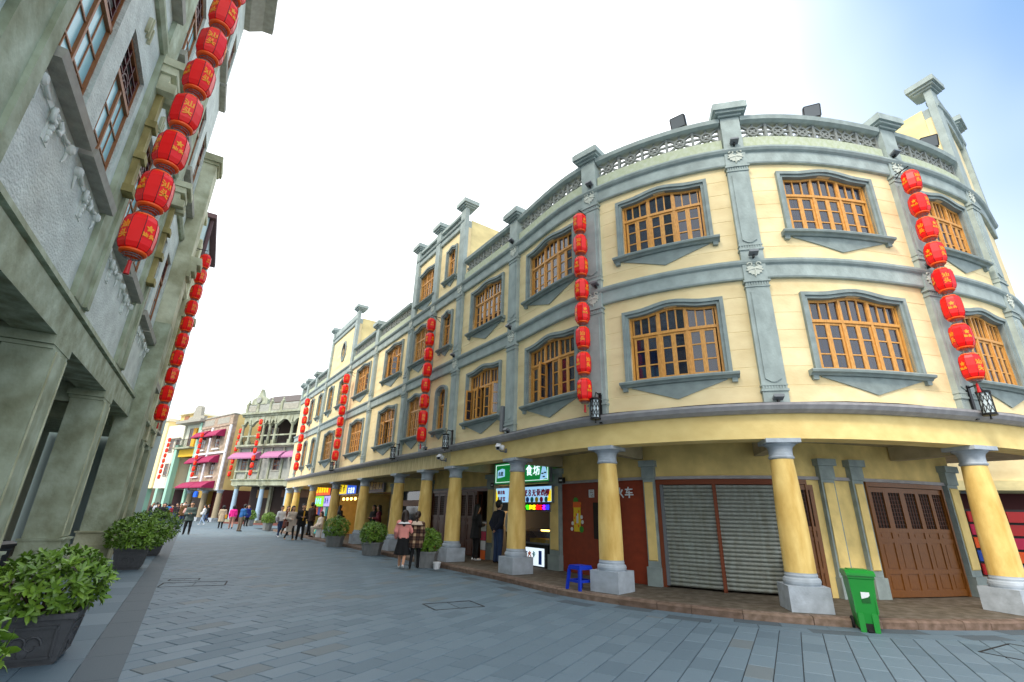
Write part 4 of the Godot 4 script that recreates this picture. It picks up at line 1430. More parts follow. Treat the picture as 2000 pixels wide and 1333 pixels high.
func grey_building() -> void:
	var B := thing("grey_building", FL.m(-4, 0, 0), "tall pale grey roughcast building with frosted blue windows and stained square piers", "building")
	var relief := relief_mesh()
	var piers := [-12.3, -8.2, -4.1, 0.0]
	for k in piers.size():
		var x: float = piers[k]
		left_pier(B, x, x + 0.76, -0.56, 0.0, 3.77)
		var nx: float = piers[k + 1] if k < 3 else 3.52
		# beam over the opening, with its ledge
		var mb := MB.new()
		sweep(mb, FL, x, nx if k < 3 else 3.5, [Vector2(-0.5, 3.77), Vector2(-0.02, 3.77), Vector2(-0.02, 4.24), Vector2(-0.06, 4.26), Vector2(-0.06, 4.29), Vector2(0.01, 4.30), Vector2(-0.01, 4.40), Vector2(-0.5, 4.40)], true)
		obj("beam", mb, M.render_grey, B)
		# pilaster up the facade
		mb = MB.new()
		fbc(mb, FL, x, x + 0.76, 4.401, 18.6, -0.3, 0.0, 0.02)
		fbc(mb, FL, x + 0.50, x + 0.70, 4.42, 9.0, -0.01, 0.05, 0.015)
		obj("pilaster", mb, M.render_grey, B)
		# stepped bracket at the head of the second storey with a pendant strip
		var G := group_node("bracket", B)
		mb = MB.new()
		for s in [[0.02, 0.74, 9.18, 9.34, 0.34], [0.06, 0.70, 9.02, 9.179, 0.25], [0.12, 0.64, 8.86, 9.019, 0.15], [0.12, 0.30, 8.66, 8.859, 0.28], [0.46, 0.64, 8.66, 8.859, 0.28]]:
			fbc(mb, FL, x + s[0], x + s[1], s[2], s[3], -0.02, s[4], 0.015)
		obj("bracket_steps", mb, M.render_pale, G)
		mb = MB.new()
		fb(mb, FL, x + 0.28, x + 0.46, 6.62, 8.85, -0.01, 0.10)
		for y in [6.5, 7.2, 7.9]:
			fb(mb, FL, x + 0.24, x + 0.50, y, y + 0.14, -0.01, 0.16)
		obj("pendant_strip", mb, M.render_ochre, G)
		# walls and windows between the pilasters
		var xa: float = x + 0.76
		var xb: float = nx
		var w1 := lerpf(xa, xb, 0.245)
		var w2 := lerpf(xa, xb, 0.765)
		var ww := 1.22 if k < 3 else 0.90
		for f in [[4.401, 9.20, 6.02, 2.36], [9.201, 13.9, 10.35, 2.45], [13.901, 18.6, 14.75, 2.45]]:
			if f[0] > 9.0 and k < 1:
				wall_bay(FL, B, xa, xb, f[0], f[1], [], M.roughcast, 50.0, 0.4)
				continue
			var holes := [[w1, ww, f[2], f[3]], [w2, ww, f[2], f[3]]]
			var Bx := group_node("bay_wall", B)
			var mbw := MB.new()
			# roughcast panel set back a little from the beam
			wall_back(FL, Bx, xa, xb, f[0], f[1], holes, M.roughcast, -0.08)
			for w in [w1, w2]:
				frosted_window(FL, B, w, f[2], ww, f[3], -0.08, true, relief if f[0] < 9.0 else null)
		mb = MB.new()
		sweep(mb, FL, xa, xb, [Vector2(-0.2, 9.32), Vector2(-0.02, 9.32), Vector2(0.03, 9.40), Vector2(0.03, 9.48), Vector2(-0.2, 9.50)])
		obj("string_course", mb, M.render_grey, B)
	# vertical slots over the first floor windows
	for x in [-6.95, -5.05, -2.6, -0.85]:
		var mb := MB.new()
		for j in 3:
			fb(mb, FL, x - 0.12 + j * 0.12, x - 0.07 + j * 0.12, 8.72, 9.12 - 0.1 * absi(j - 1), -0.085, -0.03)
		obj("slot_relief", mb, M.render_pale, B)
	var mb := MB.new()
	sweep(mb, FL, -12.3, 3.5, [Vector2(-0.5, 18.6), Vector2(0.1, 18.6), Vector2(0.5, 18.9), Vector2(0.85, 18.95), Vector2(0.85, 19.25), Vector2(-0.5, 19.3)])
	obj("eaves", mb, M.sill_grey, B)
	mb = MB.new()
	fb(mb, FL, -12.3, 3.5, 0.0, 3.9, -3.3, -3.1)
	fb(mb, FL, -12.3, 3.5, 4.41, 19.0, -0.75, -0.56)
	obj("inner_wall", mb, M.arcade_dark, B)
	mb = MB.new()
	fb(mb, FL, -12.3, 3.5, 3.91, 4.05, -3.3, -0.51)
	obj("arcade_ceiling", mb, M.render_dark, B)
	for x in [-7.9, -3.8, 0.25, 3.0]:
		mb = MB.new()
		fb(mb, FL, x - 0.15, x + 0.15, 3.5, 3.9, -3.09, -0.57)
		obj("cross_beam", mb, M.render_grey, B)
		mb = MB.new()
		fb(mb, FL, x - 0.3, x + 0.3, 0.14, 3.49, -3.09, -2.95)
		obj("inner_pilaster", mb, M.render_dark, B)
	for x in [-5.8, -1.7, 2.2]:
		mb = MB.new()
		fb(mb, FL, x - 1.68, x + 1.68, 0.14, 3.2, -3.095, -3.04)
		obj("shop_door", mb, M.wood_dark, B)
	mb = MB.new()
	fb(mb, FL, 3.3, 3.5, 4.41, 18.6, -6.0, -0.57)
	obj("end_wall", mb, M.render_grey, B)

func wall_back(F: Fac, parent: Node, x0: float, x1: float, y0: float, y1: float, holes: Array, m: Material, o: float) -> void:
	var mb := MB.new()
	var ys := [y0, holes[0][2], holes[0][2] + holes[0][3], y1]
	fb(mb, F, x0, x1, ys[0], ys[1], o - 0.4, o)
	fb(mb, F, x0, x1, ys[2], ys[3], o - 0.4, o)
	var at := x0
	for h in holes:
		fb(mb, F, at, h[0] - h[1] * 0.5, ys[1], ys[2], o - 0.4, o)
		at = h[0] + h[1] * 0.5
	fb(mb, F, at, x1, ys[1], ys[2], o - 0.4, o)
	obj("wall", mb, m, parent)

func louvre_window(F: Fac, B: Node, xc: float, y0: float, w: float, h: float, o: float, wood: Material, leaves := 2) -> void:
	var W := group_node("window", B)
	var mb := MB.new()
	for s in [-1, 1]:
		fb(mb, F, xc + s * (w * 0.5 + 0.03) - 0.03, xc + s * (w * 0.5 + 0.03) + 0.03, y0 - 0.04, y0 + h + 0.06, o - 0.05, o + 0.05)
	fb(mb, F, xc - w * 0.5, xc + w * 0.5, y0 + h, y0 + h + 0.06, o - 0.05, o + 0.05)
	fb(mb, F, xc - w * 0.5 - 0.12, xc + w * 0.5 + 0.12, y0 - 0.12, y0 - 0.041, o - 0.05, o + 0.12)
	obj("surround", mb, M.sill_grey, W)
	mb = MB.new()
	var t := 0.05
	for k in leaves + 1:
		var x := xc - w * 0.5 + w * k / leaves
		var e := t if k > 0 and k < leaves else 0.0
		fb(mb, F, x - (t if k == leaves else e * 0.5 if k > 0 else 0.0), x + (t if k == 0 else e * 0.5 if k < leaves else 0.0), y0, y0 + h, o - 0.03, o + 0.022)
	for yy in [0.0, 0.36, 0.70, 1.0]:
		var y: float = y0 + (h - t) * yy
		fb(mb, F, xc - w * 0.5 + t, xc + w * 0.5 - t, y, y + t, o - 0.025, o + 0.016)
	obj("frame", mb, wood, W)
	for k in leaves:
		for r in 3:
			var yy: Array = [[0.0, 0.36], [0.36, 0.70], [0.70, 1.0]][r]
			pane(W, M.far_glass, F.xf(xc - w * 0.5 + w * (k + 0.5) / leaves, y0 + h * (yy[0] + yy[1]) * 0.5, o + 0.002), w / leaves - t, h * (yy[1] - yy[0]) - t)

func grey_neighbours() -> void:
	# tall square pier and the lower pale building it belongs to
	var B := thing("pale_stucco_building", FL.m(7, 0, 0), "pale green-grey stucco building with one tall stained corner pier and brown shutters", "building")
	var P := group_node("corner_pier", B)
	var mb := MB.new()
	fbc(mb, FL, 3.54, 4.30, 0.86, 6.6, -0.31, 0.32, 0.02)
	obj("pier_shaft", mb, M.render_grey, P)
	mb = MB.new()
	fbc(mb, FL, 3.54, 4.30, 6.601, 12.4, -0.31, 0.32, 0.02)
	obj("pier_upper", mb, M.render_pale, P)
	mb = MB.new()
	fb(mb, FL, 3.47, 4.37, 0.14, 0.55, -0.38, 0.40)
	fb(mb, FL, 3.50, 4.34, 0.551, 0.82, -0.35, 0.36)
	fb(mb, FL, 3.46, 4.38, 0.821, 0.859, -0.39, 0.41)
	obj("pier_base", mb, M.render_pale, P)
	mb = MB.new()
	fb(mb, FL, 3.49, 4.35, 12.401, 12.5, -0.36, 0.37)
	fb(mb, FL, 3.42, 4.42, 12.501, 12.75, -0.43, 0.44)
	obj("pier_cap", mb, M.render_pale, P)
	for s in [[8.70, 8.95, 0.62], [8.45, 8.699, 0.52], [8.25, 8.449, 0.42]]:
		mb = MB.new()
		fbc(mb, FL, 3.62, 4.22, s[0], s[1], 0.3, s[2], 0.015)
		obj("bracket_step", mb, M.render_pale, P)
	for pr in [[7.7, 8.3], [9.9, 10.5]]:
		left_pier(B, pr[0], pr[1], -0.5, 0.02, 3.6)
		mb = MB.new()
		fbc(mb, FL, pr[0], pr[1], 3.602, 11.6, -0.3, 0.05, 0.02)
		obj("pilaster", mb, M.render_pale, B)
		mb = MB.new()
		for s in [[8.75, 9.0, 0.34], [8.5, 8.749, 0.24], [8.3, 8.499, 0.16]]:
			fb(mb, FL, pr[0] + 0.05, pr[1] - 0.05, s[0], s[1], 0.0, s[2])
		obj("bracket", mb, M.render_pale, B)
		mb = MB.new()
		fb(mb, FL, pr[0] + 0.2, pr[1] - 0.2, 6.4, 8.29, 0.04, 0.12)
		obj("pendant_strip", mb, M.render_ochre, B)
	for bay in [[4.31, 7.7], [8.3, 9.9]]:
		mb = MB.new()
		sweep(mb, FL, bay[0], bay[1], [Vector2(-0.5, 3.6), Vector2(-0.02, 3.6), Vector2(-0.02, 4.05), Vector2(0.08, 4.1), Vector2(0.08, 4.18), Vector2(-0.5, 4.2)])
		obj("beam", mb, M.render_grey, B)
		var c: float = (bay[0] + bay[1]) * 0.5
		var w: float = minf(1.5, (bay[1] - bay[0]) - 0.6)
		wall_back(FL, B, bay[0], bay[1], 4.201, 11.6, [[c, w, 5.3, 2.1]], M.render_pale, -0.05)
		louvre_window(FL, B, c, 5.34, w - 0.1, 2.0, -0.1, M.wood_red, 3)
		mb = MB.new()
		fb(mb, FL, c - w * 0.5 - 0.2, c + w * 0.5 + 0.2, 5.1, 5.29, -0.06, 0.16)
		obj("sill", mb, M.sill_grey, B)
		mb = MB.new()
		sweep(mb, FL, bay[0], bay[1], [Vector2(-0.2, 8.9), Vector2(0.0, 8.9), Vector2(0.07, 9.0), Vector2(0.07, 9.1), Vector2(-0.2, 9.1)])
		obj("string_course", mb, M.render_pale, B)
	mb = MB.new()
	for k in 6:
		lathe(mb, FL.xf(4.6 + k * 0.5, 11.62, -0.1), [Vector2(0.05, 0), Vector2(0.09, 0.08), Vector2(0.10, 0.2), Vector2(0.045, 0.4), Vector2(0.04, 0.5), Vector2(0.07, 0.55)], 10)
	obj("balusters", mb, M.render_pale, B)
	mb = MB.new()
	fb(mb, FL, 4.43, 7.6, 12.18, 12.36, -0.25, 0.05)
	obj("parapet_rail", mb, M.render_pale, B)
	mb = MB.new()
	fb(mb, FL, 3.55, 10.5, 0.0, 3.9, -3.3, -3.1)
	fb(mb, FL, 4.31, 10.5, 4.2, 11.6, -0.75, -0.6)
	obj("inner_wall", mb, M.arcade_dark, B)
	mb = MB.new()
	fb(mb, FL, 3.55, 10.5, 3.91, 4.05, -3.3, -0.51)
	obj("arcade_ceiling", mb, M.render_dark, B)
	# the taller block beyond
	B = thing("blue_grey_block", FL.m(13, 0, 0), "tall blue-grey block with a dark overhanging roof edge behind the stucco building", "building")
	mb = MB.new()
	fb(mb, FL, 10.6, 16.0, 0.0, 14.2, -6.0, -0.25)
	obj("wall", mb, mat("block_blue", Color(0.62, 0.70, 0.72), 0.9), B)
	mb = MB.new()
	fb(mb, FL, 10.5, 16.2, 14.201, 14.42, -6.2, 0.02)
	obj("roof_edge", mb, mat("block_roof", Color(0.34, 0.25, 0.26), 0.8), B)
	mb = MB.new()
	tube(mb, [FL.m(10.78, 8.6, -0.15), FL.m(10.78, 14.19, -0.15)], 0.09, 0.09, 8)
	obj("downpipe", mb, M.block_roof, B)
	for y in [4.6, 7.6, 10.6]:
		louvre_window(FL, B, 13.2, y, 1.5, 1.7, -0.22, M.wood_red, 2)

# ================================================================ the far end of the street
func awning(F: Fac, B: Node, x0: float, x1: float, y: float, h: float, d: float, m: Material) -> void:
	var mb := MB.new()
	sweep(mb, F, x0, x1, [Vector2(0.05, y + h), Vector2(0.03, y + h - 0.03), Vector2(d - 0.03, y + 0.12), Vector2(d - 0.03, y), Vector2(d, y), Vector2(d, y + 0.14), Vector2(d * 0.55, y + h * 0.72)])
	for s in [x0, x1]:
		var p := []
		for o in [s - 0.012, s + 0.012]:
			p.append_array([F.m(o, y + h, 0.04), F.m(o, y + 0.1, d - 0.02), F.m(o, y, d - 0.02), F.m(o, y, 0.04)])
		mb.hexa(p)
	obj("awning", mb, m, B)

func round_column(F: Fac, B: Node, x: float, o: float, y1: float, r: float, m: Material, cap: Material, y0 := 0.0) -> void:
	var C := group_node("column", B)
	var mb := MB.new()
	var T := F.xf(x, 0, o)
	lathe(mb, T, [Vector2(r, y0 + 0.4), Vector2(r * 0.98, y0 + 0.6), Vector2(r * 0.84, y1 - 0.35)], 14)
	obj("shaft", mb, m, C)
	mb = MB.new()
	lbox(mb, T, -r * 1.3, r * 1.3, y0, y0 + 0.4, -r * 1.3, r * 1.3)
	obj("plinth", mb, cap, C)
	mb = MB.new()
	lathe(mb, T, [Vector2(r * 0.84, y1 - 0.36), Vector2(r * 0.95, y1 - 0.3), Vector2(r * 0.9, y1 - 0.2), Vector2(r * 1.3, y1 - 0.08), Vector2(0, y1 - 0.07)], 14)
	lbox(mb, T, -r * 1.35, r * 1.35, y1 - 0.079, y1, -r * 1.35, r * 1.35)
	obj("capital", mb, cap, C)

func lit_box(F: Fac, B: Node, called: String, x0: float, x1: float, y0: float, y1: float, o0: float, o1: float, m: Material) -> MeshInstance3D:
	var mb := MB.new()
	fb(mb, F, x0, x1, y0, y1, o0, o1)
	return obj(called, mb, m, B)

func far_end() -> void:
	var FO := Fac.new().line(Vector2(-24.5, -49.1), Vector2(0.915, 0.4037), -9, 9)
	var B := thing("balcony_house", FO.m(0, 0, 0), "ornate pale grey house with arched balcony, mauve awnings and a small scrolled gable", "building")
	var stone := mat("far_stone", Color(0.74, 0.77, 0.70), 0.9, noise_tex("stain", 0, 0, 0), Vector3(0.3, 0.2, 0.3))
	var stone2 := mat("far_stone_b", Color(0.68, 0.69, 0.66), 0.9, noise_tex("mottle", 0, 0, 0), Vector3(0.3, 0.3, 0.3))
	lit_box(FO, B, "back_wall", -4.2, 5.5, 0.0, 11.0, -6.0, -2.5, M.arcade_dark)
	lit_box(FO, B, "slab", -4.2, 5.5, 3.62, 4.10, -2.5, 0.0, stone)
	lit_box(FO, B, "slab_moulding", -4.3, 5.6, 4.101, 4.22, -2.5, 0.12, stone)
	# first floor wall with its windows
	wall_back(FO, B, -4.1, 5.4, 4.221, 7.3, [[-3.0, 1.1, 5.1, 1.2], [-1.75, 1.1, 5.1, 1.2], [1.45, 0.95, 5.05, 1.35]], stone2, -0.15)
	for w in [[-3.0, 1.1, 5.1, 1.2], [-1.75, 1.1, 5.1, 1.2], [1.45, 0.95, 5.05, 1.35]]:
		louvre_window(FO, B, w[0], w[2] + 0.02, w[1] - 0.1, w[3] - 0.06, -0.22, M.wood_brown, 2)
	lit_box(FO, B, "window_band", -4.1, -0.7, 4.9, 5.04, -0.14, 0.03, stone)
	for x in [-4.0, -2.4, -0.7, 0.6, 2.3]:
		lit_box(FO, B, "wall_strip", x - 0.1, x + 0.1, 4.23, 7.29, -0.14, -0.02, stone)
	awning(FO, B, -4.35, -0.75, 6.15, 0.75, 0.9, M.awning_mauve)
	awning(FO, B, 0.25, 2.75, 6.15, 0.75, 0.9, M.awning_mauve)
	awning(FO, B, 3.1, 5.2, 6.15, 0.75, 0.9, M.awning_mauve)
	# balcony storey: floor, columns, arches
	for s in [[7.301, 7.42, 0.25], [7.421, 7.6, 0.42]]:
		lit_box(FO, B, "balcony_floor", -4.3, 5.5, s[0], s[1], -2.4, s[2], stone)
	var cols := [-4.0, -2.9, -0.95, -0.1, 0.75, 3.0, 4.4]
	for x in cols:
		round_column(FO, B, x, 0.1, 9.75, 0.15, stone, stone, 7.6)
	for k in cols.size() - 1:
		var xa: float = cols[k]
		var xb: float = cols[k + 1]
		var inner := []
		var outer := []
		for j in 11:
			var u := j / 10.0
			inner.append(Vector2(lerpf(xa + 0.12, xb - 0.12, u), 9.5 + 0.6 * sin(PI * u)))
			outer.append(Vector2(lerpf(xa, xb, u), 10.55))
		var mb := MB.new()
		ribbon(mb, FO, inner, outer, -0.1, 0.2)
		obj("arch", mb, stone, B)
		mb = MB.new()
		fb(mb, FO, xa + 0.1, xb - 0.1, 8.45, 8.58, -0.02, 0.16)
		obj("balcony_rail", mb, stone, B)
		mb = MB.new()
		for j in range(1, 10):
			var x := lerpf(xa + 0.1, xb - 0.1, j / 10.0)
			fb(mb, FO, x - 0.012, x + 0.012, 7.6, 8.45, 0.05, 0.075)
		fb(mb, FO, xa + 0.1, xb - 0.1, 7.72, 7.76, 0.048, 0.077)
		obj("iron_bars", mb, M.black_metal, B)
	lit_box(FO, B, "balcony_back_wall", -4.1, 5.4, 7.61, 10.55, -2.3, -2.1, mat("far_brown", Color(0.24, 0.19, 0.17), 0.9))
	louvre_window(FO, B, 1.9, 7.75, 1.1, 1.9, -2.08, M.wood_brown, 2)
	louvre_window(FO, B, -1.9, 7.75, 1.0, 1.9, -2.08, M.wood_brown, 2)
	for s in [[10.551, 10.75, 0.3], [10.751, 10.95, 0.5]]:
		lit_box(FO, B, "cornice", -4.3, 5.5, s[0], s[1], -2.4, s[2], stone)
	lit_box(FO, B, "parapet", -4.2, 5.4, 10.951, 11.85, -0.15, 0.1, stone2)
	for x in [-4.0, -2.4, -0.6, 1.0, 3.6]:
		lit_box(FO, B, "parapet_post", x - 0.16, x + 0.16, 10.951, 12.0, -0.2, 0.18, stone)
		var mb := MB.new()
		lathe(mb, FO.xf(x, 12.0, 0.0), [Vector2(0.14, 0), Vector2(0.16, 0.12), Vector2(0.08, 0.26), Vector2(0.1, 0.34), Vector2(0.0, 0.5)], 10)
		obj("finial", mb, stone, B)
	for x in [[-3.8, -2.6], [-0.4, 0.8], [1.2, 3.4]]:
		lit_box(FO, B, "parapet_panel", x[0] + 0.1, x[1] - 0.1, 11.15, 11.7, 0.05, 0.125, M.sill_grey)
	var gab := []
	for k in 25:
		var u := -1.0 + k / 12.0
		gab.append(Vector2(u * 1.15, 1.1 - 0.75 * absf(u) + 0.3 * cos(u * PI * 2.0) * (1.0 - absf(u)) + 0.2 * (1.0 - absf(u))))
	gab.append(Vector2(1.15, -0.1)); gab.append(Vector2(-1.15, -0.1))
	var gb := MB.new()
	prism(gb, FO.xf(-2.35, 11.95, -0.05), gab, -0.15, 0.2)
	obj("gable", gb, stone, B)
	gb = MB.new()
	lathe(gb, FO.xf(-2.35, 12.3, 0.2) * Transform3D(Basis(Vector3.RIGHT, PI / 2), Vector3.ZERO), [Vector2(0.34, 0), Vector2(0.34, 0.08), Vector2(0.26, 0.1), Vector2(0.0, 0.06)], 16)
	obj("gable_medallion", gb, stone2, B)
	for x in [-3.61, 0.02, 3.5]:
		round_column(FO, B, x, -0.3, 3.62, 0.24, mat("far_blue_col", Color(0.62, 0.72, 0.80), 0.8), stone)
	lit_box(FO, B, "shop_front", -4.0, 5.3, 0.1, 3.6, -2.49, -2.3, mat("far_shop", Color(0.16, 0.11, 0.09), 0.8))
	lit_box(FO, B, "shop_board", -2.9, -1.0, 2.5, 3.3, -2.29, -2.2, mat("far_board", Color(0.55, 0.42, 0.22), 0.7))
	lit_box(FO, B, "shop_board", 0.6, 4.2, 2.6, 3.3, -2.29, -2.2, mat("far_board_b", Color(0.40, 0.26, 0.16), 0.7))
	lit_box(FO, B, "shop_post", -1.0, -0.7, 0.1, 3.6, -2.3, -2.0, stone)
	lit_box(FO, B, "step", -4.2, 5.4, 0.0, 0.15, -2.3, 0.15, mat("far_step", Color(0.45, 0.27, 0.24), 0.9))
	# house with the magenta awnings
	var FA := Fac.new().line(Vector2(-31.6, -54.4), Vector2(0.8, 0.6), -8.3, 0)
	B = thing("awning_house", FA.m(-4, 0, 0), "cream and pink corner house with three tiers of magenta awnings", "building")
	var pink := mat("far_pink", Color(0.80, 0.72, 0.66), 0.9, noise_tex("stain", 0, 0, 0), Vector3(0.3, 0.3, 0.3))
	var cream := mat("far_cream", Color(0.90, 0.80, 0.55), 0.9, noise_tex("soft", 0, 0, 0), Vector3(0.2, 0.2, 0.2))
	wall_back(FA, B, -8.2, 0.0, 3.3, 10.4, [[-6.7, 1.2, 4.9, 1.5], [-2.9, 1.3, 4.9, 1.5]], pink, 0.0)
	lit_box(FA, B, "side_wall", -0.02, 0.0, 3.3, 11.7, -9.0, -0.41, cream)
	lit_box(FA, B, "core", -8.2, -0.03, 3.3, 11.7, -9.0, -0.42, cream)
	for w in [[-6.7, 4.92], [-2.9, 4.92], [-6.7, 8.0], [-2.9, 8.0]]:
		louvre_window(FA, B, w[0], w[1], 1.15, 1.42, 0.02 if w[1] > 6 else -0.1, M.wood_brown, 2)
		lit_box(FA, B, "sill", w[0] - 0.85, w[0] + 0.85, w[1] - 0.25, w[1] - 0.13, 0.0, 0.2, M.white_paint)
	for x in [-8.1, -4.8, -0.2]:
		lit_box(FA, B, "pilaster", x - 0.2, x + 0.2, 3.3, 10.39, 0.002, 0.14, M.white_paint)
	lit_box(FA, B, "band", -8.2, 0.02, 7.25, 7.45, 0.002, 0.18, M.white_paint)
	for a in [[-8.3, -5.2, 6.25], [-4.6, -1.5, 6.2], [-8.2, -5.1, 9.25], [-4.5, -1.4, 9.15]]:
		awning(FA, B, a[0], a[1], a[2], 0.9, 1.0, M.awning_pink)
	awning(FA, B, -8.3, -4.6, 3.45, 0.8, 1.3, M.awning_pink)
	awning(FA, B, -4.5, -1.2, 3.45, 0.8, 1.3, M.awning_pink)
	lit_box(FA, B, "parapet", -8.2, 0.02, 10.401, 11.6, -0.4, 0.08, pink)
	lit_box(FA, B, "parapet_coping", -8.3, 0.1, 11.601, 11.75, -0.5, 0.16, M.sill_grey)
	for x in [-6.3, -2.4]:
		lit_box(FA, B, "parapet_panel", x - 1.5, x + 1.5, 10.7, 11.4, 0.05, 0.1, M.sill_grey)
	for x in [-7.9, -3.9, -0.2]:
		round_column(FA, B, x, -0.35, 3.3, 0.36, mat("far_column", Color(0.62, 0.57, 0.47), 0.9), M.stone_blue)
	lit_box(FA, B, "shop_front", -8.2, 0.0, 0.1, 3.3, -3.1, -2.9, mat("far_maroon", Color(0.30, 0.06, 0.08), 0.7))
	lit_box(FA, B, "shop_poster", -6.6, -4.6, 0.8, 3.0, -2.89, -2.8, mat("far_plum", Color(0.32, 0.12, 0.24), 0.7))
	lit_box(FA, B, "side_shop_front", 0.01, 0.3, 0.1, 3.3, -9.0, -0.5, mat("far_maroon_b", Color(0.28, 0.05, 0.06), 0.7))
	# green framed house with a gable and an iron balcony
	var FG := Fac.new().line(Vector2(-36.56, -58.12), Vector2(0.85, 0.527), -16, 1)
	B = thing("green_framed_house", FG.m(-4, 0, 0), "narrow yellow house framed in pale green with a round-headed gable and iron balcony", "building")
	var green := mat("far_green", Color(0.60, 0.78, 0.70), 0.9)
	var ochre := mat("far_ochre", Color(0.72, 0.60, 0.30), 0.9)
	lit_box(FG, B, "wall", -7.0, -1.6, 7.3, 11.4, -6.0, -0.8, mat("far_pale", Color(0.86, 0.86, 0.78), 0.9))
	lit_box(FG, B, "recess_wall", -7.0, -1.6, 0.0, 7.3, -6.0, -2.2, ochre)
	for x in [[-7.1, -6.5], [-2.3, -1.8]]:
		lit_box(FG, B, "green_pier", x[0], x[1], 0.0, 8.8 if x[0] < -5 else 11.3, -0.6, 0.0, green)
	lit_box(FG, B, "yellow_band", -6.3, -2.0, 7.3, 8.2, -1.5, -0.2, mat("far_yellow", Color(0.90, 0.72, 0.18), 0.8))
	lit_box(FG, B, "balcony_slab", -6.6, -2.6, 8.201, 8.4, -1.0, 0.5, stone)
	var ib := MB.new()
	for k in 22:
		var x := -6.5 + k * 0.18
		fb(ib, FG, x - 0.015, x + 0.015, 8.4, 9.3, 0.42, 0.45)
	fb(ib, FG, -6.5, -2.7, 9.3, 9.36, 0.41, 0.46)
	obj("iron_balcony", ib, M.black_metal, B)
	for x in [-5.6, -3.2]:
		louvre_window(FG, B, x, 8.7, 0.8, 2.2, -0.78, M.wood_red, 2)
	lit_box(FG, B, "window_board", -4.85, -4.1, 8.5, 10.9, -0.79, -0.6, mat("far_gold", Color(0.92, 0.66, 0.12), 0.7))
	lit_box(FG, B, "eaves", -7.3, -1.3, 11.4, 11.75, -1.5, 0.6, M.sill_grey)
	gab = []
	for k in 21:
		var u := -1.0 + k / 10.0
		gab.append(Vector2(u * 1.9, (1.55 if absf(u) < 0.42 else 0.55) * (1.0 - 0.25 * u * u) + (0.35 * sqrt(maxf(0, 1 - pow(u / 0.42, 2))) if absf(u) < 0.42 else 0.0)))
	gab.append(Vector2(1.9, -0.1)); gab.append(Vector2(-1.9, -0.1))
	gb = MB.new()
	prism(gb, FG.xf(-3.9, 11.8, -0.3), gab, -0.2, 0.2)
	obj("gable", gb, M.sill_grey, B)
	lit_box(FG, B, "shop_sign", -4.9, -3.2, 2.6, 3.3, -2.1, -1.9, M.sign_lit_blue)
	lit_box(FG, B, "shop_front", -6.2, -2.1, 0.1, 2.5, -2.19, -2.0, M.far_shop)
	# white house beyond, hung with lanterns and red banners
	B = thing("white_lantern_house", FG.m(-10, 0, 0), "white and cream house beyond the green frame with a roof room", "building")
	var wht := mat("far_white", Color(0.90, 0.89, 0.82), 0.9)
	lit_box(FG, B, "wall", -11.6, -7.15, 3.6, 11.6, -7.0, -0.6, wht)
	lit_box(FG, B, "cream_wall", -15.0, -11.65, 3.6, 12.3, -7.0, -0.4, mat("far_cream_b", Color(0.93, 0.86, 0.66), 0.9))
	lit_box(FG, B, "parapet", -15.2, -11.5, 12.301, 12.7, -7.0, -0.2, wht)
	lit_box(FG, B, "roof_room", -11.2, -7.6, 11.601, 13.2, -5.0, -1.5, cream)
	lit_box(FG, B, "roof_room_eaves", -11.6, -7.3, 13.201, 13.45, -5.3, -1.1, wht)
	lit_box(FG, B, "roof_window", -9.9, -8.8, 12.2, 13.0, -1.49, -1.42, M.wood_brown)
	for w in [[-9.6, 8.2], [-8.0, 8.2], [-9.4, 5.2], [-8.1, 5.2]]:
		louvre_window(FG, B, w[0], w[1], 0.8, 1.4, -0.58, M.wood_brown, 2)
	lit_box(FG, B, "window_hood", -10.6, -7.4, 9.75, 9.87, -0.58, -0.3, M.sill_grey)
	for x in [-7.4, -10.4, -13.4]:
		lit_box(FG, B, "green_pier", x - 0.3, x + 0.3, 0.0, 3.59, -1.2, -0.55, green)
	lit_box(FG, B, "shop_front", -15.0, -7.2, 0.0, 3.55, -3.2, -3.0, M.far_maroon)
	lit_box(FG, B, "red_banner", -14.6, -13.1, 1.6, 5.0, -0.3, -0.25, M.red_plastic)
	lit_box(FG, B, "red_poster", -10.0, -7.9, 0.6, 3.3, -1.4, -1.3, M.red_plastic)
	var dia := MB.new()
	prism(dia, FG.xf(-13.7, 4.0, -0.249), [Vector2(0, 0.4), Vector2(0.35, 0), Vector2(0, -0.4), Vector2(-0.35, 0)], 0.0, 0.01)
	obj("banner_diamond", dia, M.print_yellow, B)
	lit_box(FG, B, "banner_sign", -14.8, -12.9, 5.2, 5.8, -0.5, -0.2, M.black_metal)
	# brownish block closing the view
	var FZ := Fac.new().line(Vector2(-56.0, -74.0), Vector2(0.9, 0.436), -14, 8)
	B = thing("brown_block", FZ.m(0, 0, 0), "brownish banded block closing the far end of the street", "building")
	for k in 8:
		lit_box(FZ, B, "band", -14, 4, 0.0 + k * 1.6, 1.585 + k * 1.6, -5, 0.0 - 0.04 * (k % 2), mat("far_band%d" % k, Color(0.60 + 0.03 * (k % 2), 0.52, 0.45), 0.9))
	for k in 4:
		louvre_window(FZ, B, -1.5 + k * 1.7, 9.0, 0.9, 1.6, 0.06, M.wood_brown, 2)
	# older tiled houses whose roofs show behind the balcony house
	B = thing("tiled_roof_house", Vector3(-24, 0, -58), "old house with dark tiled roof rising behind the arched balcony house", "building")
	var FH := Fac.new().line(Vector2(-26.0, -60.5), Vector2(0.93, 0.37), -10, 14)
	lit_box(FH, B, "wall", -9.0, 10.0, 0.0, 14.2, -6, 0.0, mat("old_wall", Color(0.62, 0.60, 0.55), 0.95))
	var rf := MB.new()
	sweep(rf, FH, -9.6, -0.5, [Vector2(-3.2, 16.6), Vector2(-3.2, 16.3), Vector2(0.5, 14.5), Vector2(0.6, 14.7)])
